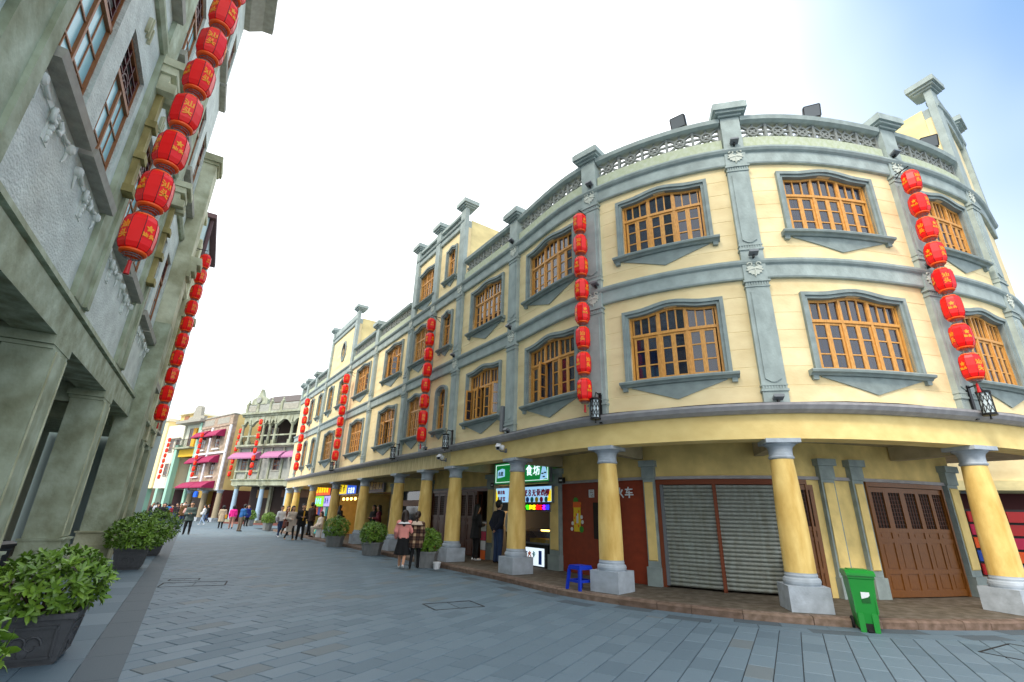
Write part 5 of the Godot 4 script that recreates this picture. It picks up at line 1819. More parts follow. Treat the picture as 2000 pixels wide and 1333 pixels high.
	obj("roof", rf, mat("old_tile", Color(0.34, 0.31, 0.30), 0.9), B)
	gab = []
	for k in 13:
		var u := k / 12.0
		gab.append(Vector2(u * 3.6, 1.0 + 0.9 * u + (0.9 * sin((u - 0.62) / 0.38 * PI) if u > 0.62 else 0.0)))
	gab.append(Vector2(3.6, -0.2)); gab.append(Vector2(0, -0.2))
	gb = MB.new()
	prism(gb, FH.xf(0.4, 14.2, 0.1), gab, -0.3, 0.0)
	obj("curled_gable", gb, M.sill_grey, B)
	for k in 3:
		louvre_window(FH, B, -6.2 + k * 1.5, 12.3, 1.1, 1.2, 0.03, M.white_paint, 2)
	lit_box(FH, B, "roof_shed", 3.4, 8.0, 14.3, 15.9, -3.5, -0.5, M.room)
	lit_box(FH, B, "shed_roof", 3.0, 8.4, 15.91, 16.1, -4.0, 0.2, M.sill_grey)
	lit_box(FH, B, "shed_canopy", 2.0, 5.2, 14.7, 14.85, -2.0, 1.0, M.awning_pink)

# ================================================================ lanterns and lamps
const ORD := ["lowest", "second from the bottom", "third from the bottom", "fourth from the bottom", "fifth from the bottom", "fourth from the top", "third from the top", "second from the top", "topmost"]

func ordinal(k: int, n: int) -> String:
	if k == 0: return "lowest"
	if k == n - 1: return "topmost"
	var w := ["second", "third", "fourth", "fifth", "sixth"]
	if k <= (n - 1) / 2: return w[k - 1] + " from the bottom"
	return w[n - 2 - k] + " from the top"

var lantern_meshes := []

func lantern_build() -> void:
	var I := Transform3D()
	var shade := MB.new()
	var t := deg_to_rad(22.5)
	lathe(shade, I, [Vector2(0.10, 0.0), Vector2(0.145, 0.03), Vector2(0.166, 0.085), Vector2(0.173, 0.235), Vector2(0.166, 0.385), Vector2(0.145, 0.44), Vector2(0.10, 0.47)], 8, t, true)
	var ribs := MB.new()
	for k in 8:
		var a := t + TAU * k / 8
		var d := Vector3(cos(a), 0, sin(a))
		tube(ribs, [d * 0.10, d * 0.146 + Vector3(0, 0.03, 0), d * 0.167 + Vector3(0, 0.085, 0), d * 0.174 + Vector3(0, 0.235, 0), d * 0.167 + Vector3(0, 0.385, 0), d * 0.146 + Vector3(0, 0.44, 0), d * 0.10 + Vector3(0, 0.47, 0)], 0.004, 0.004, 4)
	var base := MB.new()
	lathe(base, I, [Vector2(0.0, -0.012), Vector2(0.05, -0.012), Vector2(0.115, -0.018), Vector2(0.132, -0.004), Vector2(0.134, 0.014), Vector2(0.11, 0.02)], 16)
	var crown_rim := MB.new()
	lathe(crown_rim, I, [Vector2(0.10, 0.455), Vector2(0.115, 0.462), Vector2(0.11, 0.482), Vector2(0.08, 0.482), Vector2(0.0, 0.478)], 16)
	var wires := MB.new()
	for y in [-0.055, -0.035, 0.50, 0.52]:
		var r := 0.08 if absf(y - 0.235) > 0.28 else 0.095
		var ring := []
		for k in 13:
			ring.append(Vector3(cos(TAU * k / 12) * r, y, sin(TAU * k / 12) * r))
		tube(wires, ring, 0.005, 0.005, 4)
	for k in 4:
		var a := TAU * k / 4
		tube(wires, [Vector3(cos(a) * 0.08, -0.055, sin(a) * 0.08), Vector3(cos(a) * 0.095, 0.0, sin(a) * 0.095)], 0.004, 0.004, 4)
		tube(wires, [Vector3(cos(a) * 0.095, 0.47, sin(a) * 0.095), Vector3(cos(a) * 0.08, 0.52, sin(a) * 0.08)], 0.004, 0.004, 4)
	tube(wires, [Vector3(0, 0.47, 0), Vector3(0, 0.63, 0)], 0.005, 0.005, 4)
	var golds := []
	for k in 2:
		var gold := MB.new()
		golds.append(gold)
		var F := Transform3D(Basis(Vector3.UP, k * PI / 2), Vector3.ZERO) * Transform3D(Basis(), Vector3(0, 0.235, 0.1605))
		if k % 2 == 0:
			strokes(gold, "shan", F.translated_local(Vector3(0, 0.06, -0.002)), 0.105, 0.015, 0.004)
			strokes(gold, "tou", F.translated_local(Vector3(0, -0.06, -0.002)), 0.105, 0.015, 0.004)
		else:
			var star := []
			for j in 20:
				var a := PI / 2 + TAU * j / 20
				var r := 0.034 + 0.013 * cos(5 * (a - PI / 2))
				star.append(Vector2(cos(a) * r, 0.05 + sin(a) * r))
			prism(gold, F, star, -0.003, 0.004)
			for s in [-1, 1]:
				strokes(gold, "shan" if s < 0 else "tou", F.translated_local(Vector3(s * 0.034, -0.035, 0)), 0.055, 0.011, 0.004)
	for k in 8:
		var a := TAU * k / 8
		tube(base, [Vector3(cos(a) * 0.05, -0.016, sin(a) * 0.05), Vector3(cos(a) * 0.095, -0.022, sin(a) * 0.095)], 0.006, 0.006, 4)
	var tassel := MB.new()
	tube(tassel, [Vector3(0, -0.02, 0), Vector3(0, -0.09, 0)], 0.005, 0.005, 4)
	lathe(tassel, Transform3D(Basis(), Vector3(0, -0.26, 0)), [Vector2(0.0, 0.0), Vector2(0.03, 0.0), Vector2(0.02, 0.12), Vector2(0.022, 0.16), Vector2(0.0, 0.18)], 8)
	lantern_meshes = [shade.to_mesh(Vector3.ZERO), ribs.to_mesh(Vector3.ZERO), base.to_mesh(Vector3.ZERO), wires.to_mesh(Vector3.ZERO), golds[0].to_mesh(Vector3.ZERO), tassel.to_mesh(Vector3.ZERO), golds[1].to_mesh(Vector3.ZERO), crown_rim.to_mesh(Vector3.ZERO)]

func lantern_string(a: Vector3, b: Vector3, n: int, desc: String, turns: Array, face: float, far := false) -> void:
	# from the lowest lantern's foot to the topmost one's foot
	for k in n:
		var p := a.lerp(b, float(k) / (n - 1))
		var nm := "%s red lantern %s" % [ordinal(k, n), desc]
		var L := thing("red_lantern", p, nm, "lantern", "red paper lanterns", face + turns[k % turns.size()] + rng.randf_range(-0.12, 0.12))
		var I := Transform3D()
		inst("shade", lantern_meshes[0], M.lantern_red, L, I)
		inst("rim", lantern_meshes[2], M.lantern_orange, L, I)
		inst("crown_rim", lantern_meshes[7], M.lantern_orange, L, I)
		for h in 2:
			inst("lettering", lantern_meshes[4], M.lantern_gold, L, Transform3D(Basis(Vector3.UP, h * PI), Vector3.ZERO))
			inst("emblem", lantern_meshes[6], M.lantern_gold, L, Transform3D(Basis(Vector3.UP, h * PI), Vector3.ZERO))
		if not far:
			inst("ribs", lantern_meshes[1], M.lantern_rib, L, I).set_meta("kind", "stuff")
		inst("wire_frame", lantern_meshes[3], M.grey_metal, L, I)
		if k == 0:
			inst("tassel", lantern_meshes[5], M.red_plastic, L, I)

func wall_lamp(x: float, y: float, desc: String) -> void:
	var L := thing("wall_lamp", FR.m(x, y, 0.12), "black lattice wall lamp with white panes " + desc, "lamp", "lattice wall lamps")
	var T := FR.xf(x, y, 0.36)
	var mb := MB.new()
	lathe(mb, T, [Vector2(0.0, 0.05), Vector2(0.088, 0.05), Vector2(0.088, 0.42), Vector2(0.0, 0.42)], 8)
	obj("panes", mb, M.lamp_glass, L)
	mb = MB.new()
	for h in [0.0, 0.42]:
		lathe(mb, T, [Vector2(0.0, h), Vector2(0.115, h), Vector2(0.12, h + 0.03), Vector2(0.09, h + 0.05), Vector2(0.0, h + 0.06)], 8)
	for k in 8:
		var a := TAU * k / 8
		var d := Vector3(cos(a), 0, sin(a)) * 0.098
		var b := TAU * (k + 1) / 8
		var e := Vector3(cos(b), 0, sin(b)) * 0.098
		tube(mb, [T * (d + Vector3(0, 0.04, 0)), T * (d + Vector3(0, 0.43, 0))], 0.008, 0.008, 4)
		tube(mb, [T * (d + Vector3(0, 0.05, 0)), T * (e + Vector3(0, 0.235, 0))], 0.006, 0.006, 4)
		tube(mb, [T * (e + Vector3(0, 0.05, 0)), T * (d + Vector3(0, 0.235, 0))], 0.006, 0.006, 4)
		tube(mb, [T * (d + Vector3(0, 0.235, 0)), T * (e + Vector3(0, 0.42, 0))], 0.006, 0.006, 4)
		tube(mb, [T * (e + Vector3(0, 0.235, 0)), T * (d + Vector3(0, 0.42, 0))], 0.006, 0.006, 4)
	obj("cage", mb, M.black_metal, L)
	mb = MB.new()
	lbox(mb, T, -0.03, 0.03, -0.05, 0.62, -0.25, -0.20)
	tube(mb, [T * Vector3(0, 0.58, -0.2), T * Vector3(0, 0.60, -0.05), T * Vector3(0, 0.48, 0)], 0.016, 0.012, 6)
	tube(mb, [T * Vector3(0, 0.0, 0), T * Vector3(0, -0.07, 0)], 0.012, 0.02, 6)
	obj("bracket", mb, M.black_metal, L)

func floodlight(x: float, tilt: float, turn: float, desc: String) -> void:
	var L := thing("floodlight", FR.m(x, 10.385, 0.0), "black square floodlight on the parapet rail " + desc, "floodlight", "parapet floodlights")
	var T := FR.xf(x, 10.385, 0.02)
	T.basis = T.basis * Basis(Vector3.UP, turn)
	var mb := MB.new()
	lbox(mb, T, -0.05, 0.05, 0.0, 0.02, -0.05, 0.05)
	tube(mb, [T * Vector3(-0.15, 0.18, -0.02), T * Vector3(-0.15, 0.04, 0), T * Vector3(0.15, 0.04, 0), T * Vector3(0.15, 0.18, -0.02)], 0.012, 0.012, 5)
	obj("stirrup", mb, M.black_metal, L)
	var H := T * Transform3D(Basis(Vector3.RIGHT, tilt).scaled(Vector3.ONE * 1.3), Vector3(0, 0.22, 0))
	mb = MB.new()
	lbox(mb, H, -0.14, 0.14, -0.11, 0.13, -0.05, 0.03, 0.02)
	for k in 6:
		lbox(mb, H, -0.11 + k * 0.042, -0.10 + k * 0.042, -0.09, 0.11, -0.09, -0.05)
	obj("housing", mb, M.black_metal, L)
	mb = MB.new()
	lbox(mb, H, -0.12, 0.12, -0.09, 0.11, 0.03, 0.036)
	obj("lens", mb, M.grey_metal, L)

func uplight(x: float, y: float, desc: String) -> void:
	var L := thing("facade_spotlight", FR.m(x, y, 0.15), "small grey facade spotlight " + desc, "spotlight", "facade spotlights")
	var T := FR.xf(x, y, 0.20)
	var mb := MB.new()
	lbox(mb, T, -0.015, 0.015, -0.01, 0.05, -0.06, 0.02)
	obj("arm", mb, M.black_metal, L)
	mb = MB.new()
	lbox(mb, T * Transform3D(Basis(Vector3.RIGHT, -0.35), Vector3(0, 0.08, 0.02)), -0.09, 0.09, -0.025, 0.035, -0.06, 0.07, 0.012)
	obj("housing", mb, M.grey_metal, L)

func cctv(x: float, y: float, turn: float, desc: String) -> void:
	var L := thing("security_camera", FR.m(x, y, 0.04), "white security camera on a bracket " + desc, "camera", "security cameras")
	var T := FR.xf(x, y, 0.035)
	var mb := MB.new()
	lbox(mb, T, -0.05, 0.05, -0.06, 0.05, 0.0, 0.02)
	tube(mb, [T * Vector3(0, -0.02, 0.02), T * Vector3(-0.03, -0.03, 0.16), T * Vector3(-0.06, 0.02, 0.2)], 0.018, 0.015, 6)
	obj("bracket", mb, M.grey_metal, L)
	var H := T * Transform3D(Basis(Vector3.UP, turn) * Basis(Vector3.RIGHT, 0.35), Vector3(-0.08, 0.09, 0.2))
	mb = MB.new()
	lbox(mb, H, -0.055, 0.055, -0.05, 0.05, -0.16, 0.16, 0.015)
	lbox(mb, H, -0.065, 0.065, 0.05, 0.062, -0.17, 0.22)
	obj("housing", mb, M.white_plastic, L)
	mb = MB.new()
	lbox(mb, H, -0.045, 0.045, -0.04, 0.04, 0.16, 0.166)
	obj("lens", mb, M.black_metal, L)
	mb = MB.new()
	lathe(mb, T * Transform3D(Basis(), Vector3(0.05, 0.06, 0.16)), [Vector2(0.0, -0.08), Vector2(0.045, -0.06), Vector2(0.06, -0.01), Vector2(0.06, 0.05), Vector2(0.0, 0.07)], 12)
	obj("dome", mb, M.white_plastic, L)

# ================================================================ planters
func leaf_into(mb: MB, p: Vector3, d: Vector3, up: Vector3, l: float, w: float) -> void:
	var s := d.cross(up).normalized()
	var n := s.cross(d).normalized()
	var a := p + d * l * 0.35 + s * w * 0.5 + n * l * 0.06
	var b := p + d * l * 0.35 - s * w * 0.5 + n * l * 0.06
	var a2 := p + d * l * 0.72 + s * w * 0.42 + n * l * 0.04
	var b2 := p + d * l * 0.72 - s * w * 0.42 + n * l * 0.04
	var m := p + d * l * 0.4
	var m2 := p + d * l * 0.75 - n * l * 0.01
	var tip := p + d * l - n * l * 0.07
	var na := (n - s * 0.45).normalized()
	var nb := (n + s * 0.45).normalized()
	mb.t3(p, a, m, na, na, n)
	mb.t3(p, m, b, nb, n, nb)
	mb.q4(m, a, a2, m2, n, na, na, n)
	mb.q4(m, m2, b2, b, n, n, nb, nb)
	mb.t3(m2, a2, tip, n, na, n)
	mb.t3(m2, tip, b2, n, n, nb)

func leaf_mesh() -> ArrayMesh:
	var mb := MB.new()
	leaf_into(mb, Vector3.ZERO, Vector3(0, 0, 1), Vector3.UP, 1.0, 0.36)
	return mb.to_mesh(Vector3.ZERO)

# rosettes on the surface of a lumpy crown; returns [position, direction, up, length, width, tone]
func crown(rx: float, ry: float, rz: float, tufts: int, per: int, l: float, lumpy: float, sd: int) -> Array:
	var g := RandomNumberGenerator.new()
	g.seed = sd
	var f := FastNoiseLite.new()
	f.seed = sd
	f.frequency = 1.1
	var out := []
	for k in tufts:
		var y := 1.0 - 1.75 * (k + 0.5) / tufts
		var a := k * 2.399963 + g.randf_range(-0.3, 0.3)
		var r := sqrt(maxf(0.0, 1.0 - y * y))
		var d := Vector3(cos(a) * r, y, sin(a) * r)
		var s := 1.0 + lumpy * f.get_noise_3dv(d * 1.7) * 2.0 - (g.randf() * 0.25 if k % 3 == 0 else g.randf() * 0.08)
		var p := Vector3(d.x * rx, d.y * ry, d.z * rz) * s
		var axis := (d + Vector3(g.randf_range(-0.35, 0.35), g.randf_range(0.1, 0.75), g.randf_range(-0.35, 0.35))).normalized()
		var e := axis.cross(Vector3(g.randf() - 0.5, g.randf() - 0.5, g.randf() - 0.5).normalized()).normalized()
		var tone := g.randf()
		for j in per:
			var q := e.rotated(axis, TAU * j / per + g.randf_range(-0.3, 0.3))
			var open := g.randf_range(0.25, 0.95)
			var dir := (axis * (1.0 - open * 0.55) + q * (0.45 + open)).normalized()
			out.append([p - axis * l * 0.3 * (j % 2), dir, axis, l * g.randf_range(0.75, 1.15), l * g.randf_range(0.30, 0.38), clampf(tone + g.randf_range(-0.25, 0.25), 0, 1)])
	return out

func leaf_tone(t: float) -> Color:
	var a := Color(0.100, 0.200, 0.022)
	var b := Color(0.130, 0.245, 0.026)
	var c := Color(0.175, 0.305, 0.032)
	return a.lerp(b, t * 2.0) if t < 0.5 else b.lerp(c, t * 2.0 - 1.0)

func foliage(leaves: Array) -> MB:
	var mb := MB.new()
	for q in leaves:
		mb.col = leaf_tone(q[5])
		leaf_into(mb, q[0], q[1], q[2], q[3], q[4])
	return mb

func twigs(h: float, r: float, sd: int) -> MB:
	var g := RandomNumberGenerator.new()
	g.seed = sd
	var mb := MB.new()
	for k in 9:
		var a := TAU * k / 9.0 + g.randf()
		var p := Vector3(cos(a) * 0.05, 0, sin(a) * 0.05)
		var e := Vector3(cos(a) * r * g.randf_range(0.3, 0.8), h * g.randf_range(0.6, 1.0), sin(a) * r * g.randf_range(0.3, 0.8))
		tube(mb, [p, p.lerp(e, 0.5) + Vector3(0, h * 0.12, 0), e], 0.016, 0.006, 5)
	return mb

func square_pot(w0: float, w1: float, h: float) -> Array:
	var mb := MB.new()
	var I := Transform3D()
	var p := []
	for q in [[0.03, w0], [h - 0.05, w1]]:
		for c in [[-1, -1], [1, -1], [1, 1], [-1, 1]]:
			p.append(Vector3(c[0] * q[1] * 0.5, q[0], c[1] * q[1] * 0.5))
	mb.hexa(p)
	lbox(mb, I, -w0 * 0.46, w0 * 0.46, 0.0, 0.03, -w0 * 0.46, w0 * 0.46)
	var e := w1 * 0.5 + 0.02
	lbox(mb, I, -e, e, h - 0.05, h, -e, -e + 0.05)
	lbox(mb, I, -e, e, h - 0.05, h, e - 0.05, e)
	lbox(mb, I, -e, -e + 0.05, h - 0.05, h, -e + 0.05, e - 0.05)
	lbox(mb, I, e - 0.05, e, h - 0.05, h, -e + 0.05, e - 0.05)
	var rel := MB.new()
	for k in 4:
		var lean := atan2((w1 - w0) * 0.5, h - 0.08)
		var T := Transform3D(Basis(Vector3.UP, k * PI / 2), Vector3.ZERO) * Transform3D(Basis(Vector3.RIGHT, lean), Vector3(0, 0.03, w0 * 0.5))
		var hw := w0 * 0.5 - 0.05
		var hh := h - 0.13
		for s in [-1, 1]:
			lbox(rel, T, s * hw - 0.012, s * hw + 0.012, 0.03, hh, -0.002, 0.014)
		lbox(rel, T, -hw, hw, 0.03, 0.055, -0.002, 0.014)
		lbox(rel, T, -hw, hw, hh - 0.025, hh, -0.002, 0.014)
		for s in [-1, 1]:
			var pts := []
			for j in 12:
				var a := j * 0.55
				pts.append(T * Vector3(s * (0.05 + 0.075 * cos(a) * (1.0 - j * 0.05)), hh * 0.5 + sin(a) * 0.085 * (1.0 - j * 0.05), 0.006))
			tube(rel, pts, 0.012, 0.008, 5)
		lathe(rel, T * Transform3D(Basis(Vector3.RIGHT, PI / 2), Vector3(0, hh * 0.28, 0)), [Vector2(0.045, 0), Vector2(0.04, 0.012), Vector2(0.0, 0.016)], 10)
	var soil := MB.new()
	lbox(soil, I, -w1 * 0.5 + 0.03, w1 * 0.5 - 0.03, h - 0.06, h - 0.03, -w1 * 0.5 + 0.03, w1 * 0.5 - 0.03)
	return [mb, rel, soil]

func planter_square(p: Vector3, turn: float, size: Array, crown_r: Vector3, tufts: int, per: int, l: float, sd: int, label: String, group: String, parts := 0) -> void:
	var P := thing("planter", p, label, "planter", group, turn)
	org = Vector3.ZERO
	var s := square_pot(size[0], size[1], size[2])
	obj("pot", s[0], M.pot_dark, P)
	obj("pot_relief", s[1], M.pot_dark, P)
	obj("soil", s[2], M.soil, P)
	var up := Vector3(0, size[2] + crown_r.y * 0.72, 0)
	var tw := obj("twigs", twigs(crown_r.y * 1.3, crown_r.x, sd), M.twig, P)
	tw.position.y = size[2] - 0.05
	var lv := crown(crown_r.x, crown_r.y, crown_r.z, tufts, per, l, 0.16, sd)
	if parts == 0:
		var f := obj("foliage", foliage(lv), M.leaf, P, true)
		f.position = up
		f.set_meta("kind", "stuff")
		return
	# the leaves that show largest as parts of their own
	var eye := P.transform.affine_inverse() * Vector3(0, 1.5, 0) - up
	lv.sort_custom(func(a, b): return (a[0] as Vector3).distance_to(eye) < (b[0] as Vector3).distance_to(eye))
	var one := leaf_mesh()
	var rest := []
	for k in lv.size():
		var q: Array = lv[k]
		if k < parts:
			var d: Vector3 = q[1]
			var sx := d.cross(q[2]).normalized()
			var n := sx.cross(d).normalized()
			var B := Basis(sx * -1.0, n, d) * Basis.from_scale(Vector3(q[4] / 0.36, q[3], q[3]))
			inst("leaf", one, M.leaf_c if q[5] > 0.72 else M.leaf_a if q[5] > 0.34 else M.leaf_b, P, Transform3D(B, (q[0] as Vector3) + up))
		else:
			rest.append(q)
	var f := obj("foliage", foliage(rest), M.leaf, P, true)
	f.position = up
	f.set_meta("kind", "stuff")

func planter_round(p: Vector3, r: float, h: float, crown_r: float, sd: int, label: String, turn := 0.0) -> void:
	var P := thing("planter", p, label, "planter", "planters in front of the arcade", turn)
	org = Vector3.ZERO
	var I := Transform3D()
	var mb := MB.new()
	lathe(mb, I, [Vector2(0.0, 0.0), Vector2(r * 0.82, 0.0), Vector2(r * 0.84, 0.03), Vector2(r, h - 0.06), Vector2(r * 1.06, h - 0.05), Vector2(r * 1.06, h), Vector2(r * 0.96, h), Vector2(r * 0.94, h - 0.05), Vector2(0.0, h - 0.05)], 8, PI / 8, true)
	obj("pot", mb, M.pot_grey, P)
	var tw := obj("twigs", twigs(crown_r * 1.2, crown_r, sd), M.twig, P)
	tw.position.y = h - 0.05
	var f := obj("foliage", foliage(crown(crown_r, crown_r * 0.86, crown_r, 300, 5, 0.105, 0.12, sd)), M.leaf, P, true)
	f.position = Vector3(0, h + crown_r * 0.62, 0)
	f.set_meta("kind", "stuff")

# ================================================================ small things of the street
func wheelie_bin(p: Vector3, turn: float, label: String, body: Material, dark: Material, sticker: bool) -> void:
	var B := thing("wheelie_bin", p, label, "bin", "", turn)
	org = Vector3.ZERO
	B.scale = Vector3(0.72, 0.84, 0.78)
	var I := Transform3D()
	var mb := MB.new()
	# tapered body with a foot recess at the front
	var prof := [[0.06, 0.17, 0.19], [0.30, 0.19, 0.22], [0.84, 0.225, 0.265], [0.86, 0.24, 0.28], [0.90, 0.24, 0.28]]
	for k in prof.size() - 1:
		var p0: Array = prof[k]
		var p1: Array = prof[k + 1]
		var ring := []
		for q in [p0, p1]:
			for c in [[-1, -1], [1, -1], [1, 1], [-1, 1]]:
				ring.append(Vector3(c[0] * q[1], q[0], c[1] * q[2]))
		mb.hexa(ring)
	for s in [-1, 1]:
		lbox(mb, I, s * 0.12 - 0.05, s * 0.12 + 0.05, 0.0, 0.30, 0.16, 0.235, 0.015)
		lbox(mb, I, s * 0.19 - 0.012, s * 0.19 + 0.012, 0.3, 0.84, 0.2, 0.248)
	obj("body", mb, body, B)
	mb = MB.new()
	lbox(mb, I, -0.068, 0.068, 0.02, 0.24, 0.188, 0.20)
	obj("pedal_recess", mb, M.rubber, B)
	mb = MB.new()
	lbox(mb, I, -0.05, 0.05, 0.02, 0.045, 0.2, 0.27)
	obj("pedal", mb, M.rubber, B)
	mb = MB.new()
	prism(mb, Transform3D(Basis(Vector3.UP, PI / 2), Vector3.ZERO), [Vector2(-0.31, 0.90), Vector2(0.27, 0.90), Vector2(0.27, 0.95), Vector2(0.15, 0.985), Vector2(-0.22, 0.985), Vector2(-0.31, 0.94)], -0.26, 0.26)
	lbox(mb, I, -0.17, 0.17, 0.984, 1.0, -0.14, 0.16)
	obj("lid", mb, body, B)
	mb = MB.new()
	tube(mb, [Vector3(-0.2, 0.9, -0.33), Vector3(0.2, 0.9, -0.33)], 0.016, 0.016, 6)
	obj("handle", mb, dark, B)
	for s in [-1, 1]:
		mb = MB.new()
		lathe(mb, Transform3D(Basis(Vector3.FORWARD, PI / 2), Vector3(s * 0.215, 0.10, -0.17)), [Vector2(0.0, -0.025), Vector2(0.09, -0.025), Vector2(0.10, -0.015), Vector2(0.10, 0.015), Vector2(0.09, 0.025), Vector2(0.0, 0.025)], 16)
		obj("wheel", mb, M.rubber, B)
	if sticker:
		var T := Transform3D(Basis(Vector3.RIGHT, 0.08), Vector3(0.02, 0.56, 0.2555))
		mb = MB.new()
		lbox(mb, T, -0.075, 0.075, -0.09, 0.08, -0.004, 0.002)
		obj("sticker", mb, M.bin_green_dark, B)
		mb = MB.new()
		prism(mb, T, [Vector2(-0.075, -0.03), Vector2(0.04, 0.0), Vector2(0.075, 0.03), Vector2(0.075, 0.08), Vector2(-0.075, 0.08)], 0.0, 0.004)
		obj("sticker_print", mb, M.paper_white, B)

func stool(p: Vector3, turn: float) -> void:
	var S := thing("plastic_stool", p, "bright blue plastic stool beside a column plinth", "stool", "", turn)
	org = Vector3.ZERO
	S.scale = Vector3.ONE * 1.15
	var I := Transform3D()
	var mb := MB.new()
	lbox(mb, I, -0.14, 0.14, 0.36, 0.385, -0.14, 0.14, 0.0)
	lbox(mb, I, -0.15, 0.15, 0.32, 0.36, -0.15, 0.15)
	obj("seat", mb, M.stool_blue, S)
	for c in [[-1, -1], [1, -1], [1, 1], [-1, 1]]:
		mb = MB.new()
		var q := []
		for y in [[0.0, 0.165], [0.32, 0.135]]:
			for e in [[-1, -1], [1, -1], [1, 1], [-1, 1]]:
				q.append(Vector3(c[0] * y[1] + e[0] * 0.022, y[0], c[1] * y[1] + e[1] * 0.022))
		mb.hexa(q)
		obj("leg", mb, M.stool_blue, S)
	mb = MB.new()
	for s in [-1, 1]:
		lbox(mb, I, -0.13, 0.13, 0.12, 0.16, s * 0.148 - 0.012, s * 0.148 + 0.012)
		lbox(mb, I, s * 0.148 - 0.012, s * 0.148 + 0.012, 0.12, 0.16, -0.13, 0.13)
	obj("stretcher", mb, M.stool_blue, S)

func bucket(p: Vector3) -> void:
	var B := thing("bucket", p, "small white bucket at the foot of a planter", "bucket")
	org = Vector3.ZERO
	var mb := MB.new()
	lathe(mb, Transform3D(), [Vector2(0.0, 0.0), Vector2(0.085, 0.0), Vector2(0.115, 0.17), Vector2(0.122, 0.18), Vector2(0.115, 0.185), Vector2(0.105, 0.17), Vector2(0.08, 0.02), Vector2(0.0, 0.02)], 16)
	obj("body", mb, M.white_plastic, B)
	mb = MB.new()
	var pts := []
	for k in 9:
		var a := PI * k / 8
		pts.append(Vector3(cos(a) * 0.12, 0.17 - sin(a) * 0.07, sin(a) * 0.09))
	tube(mb, pts, 0.004, 0.004, 4)
	obj("handle", mb, M.grey_metal, B)

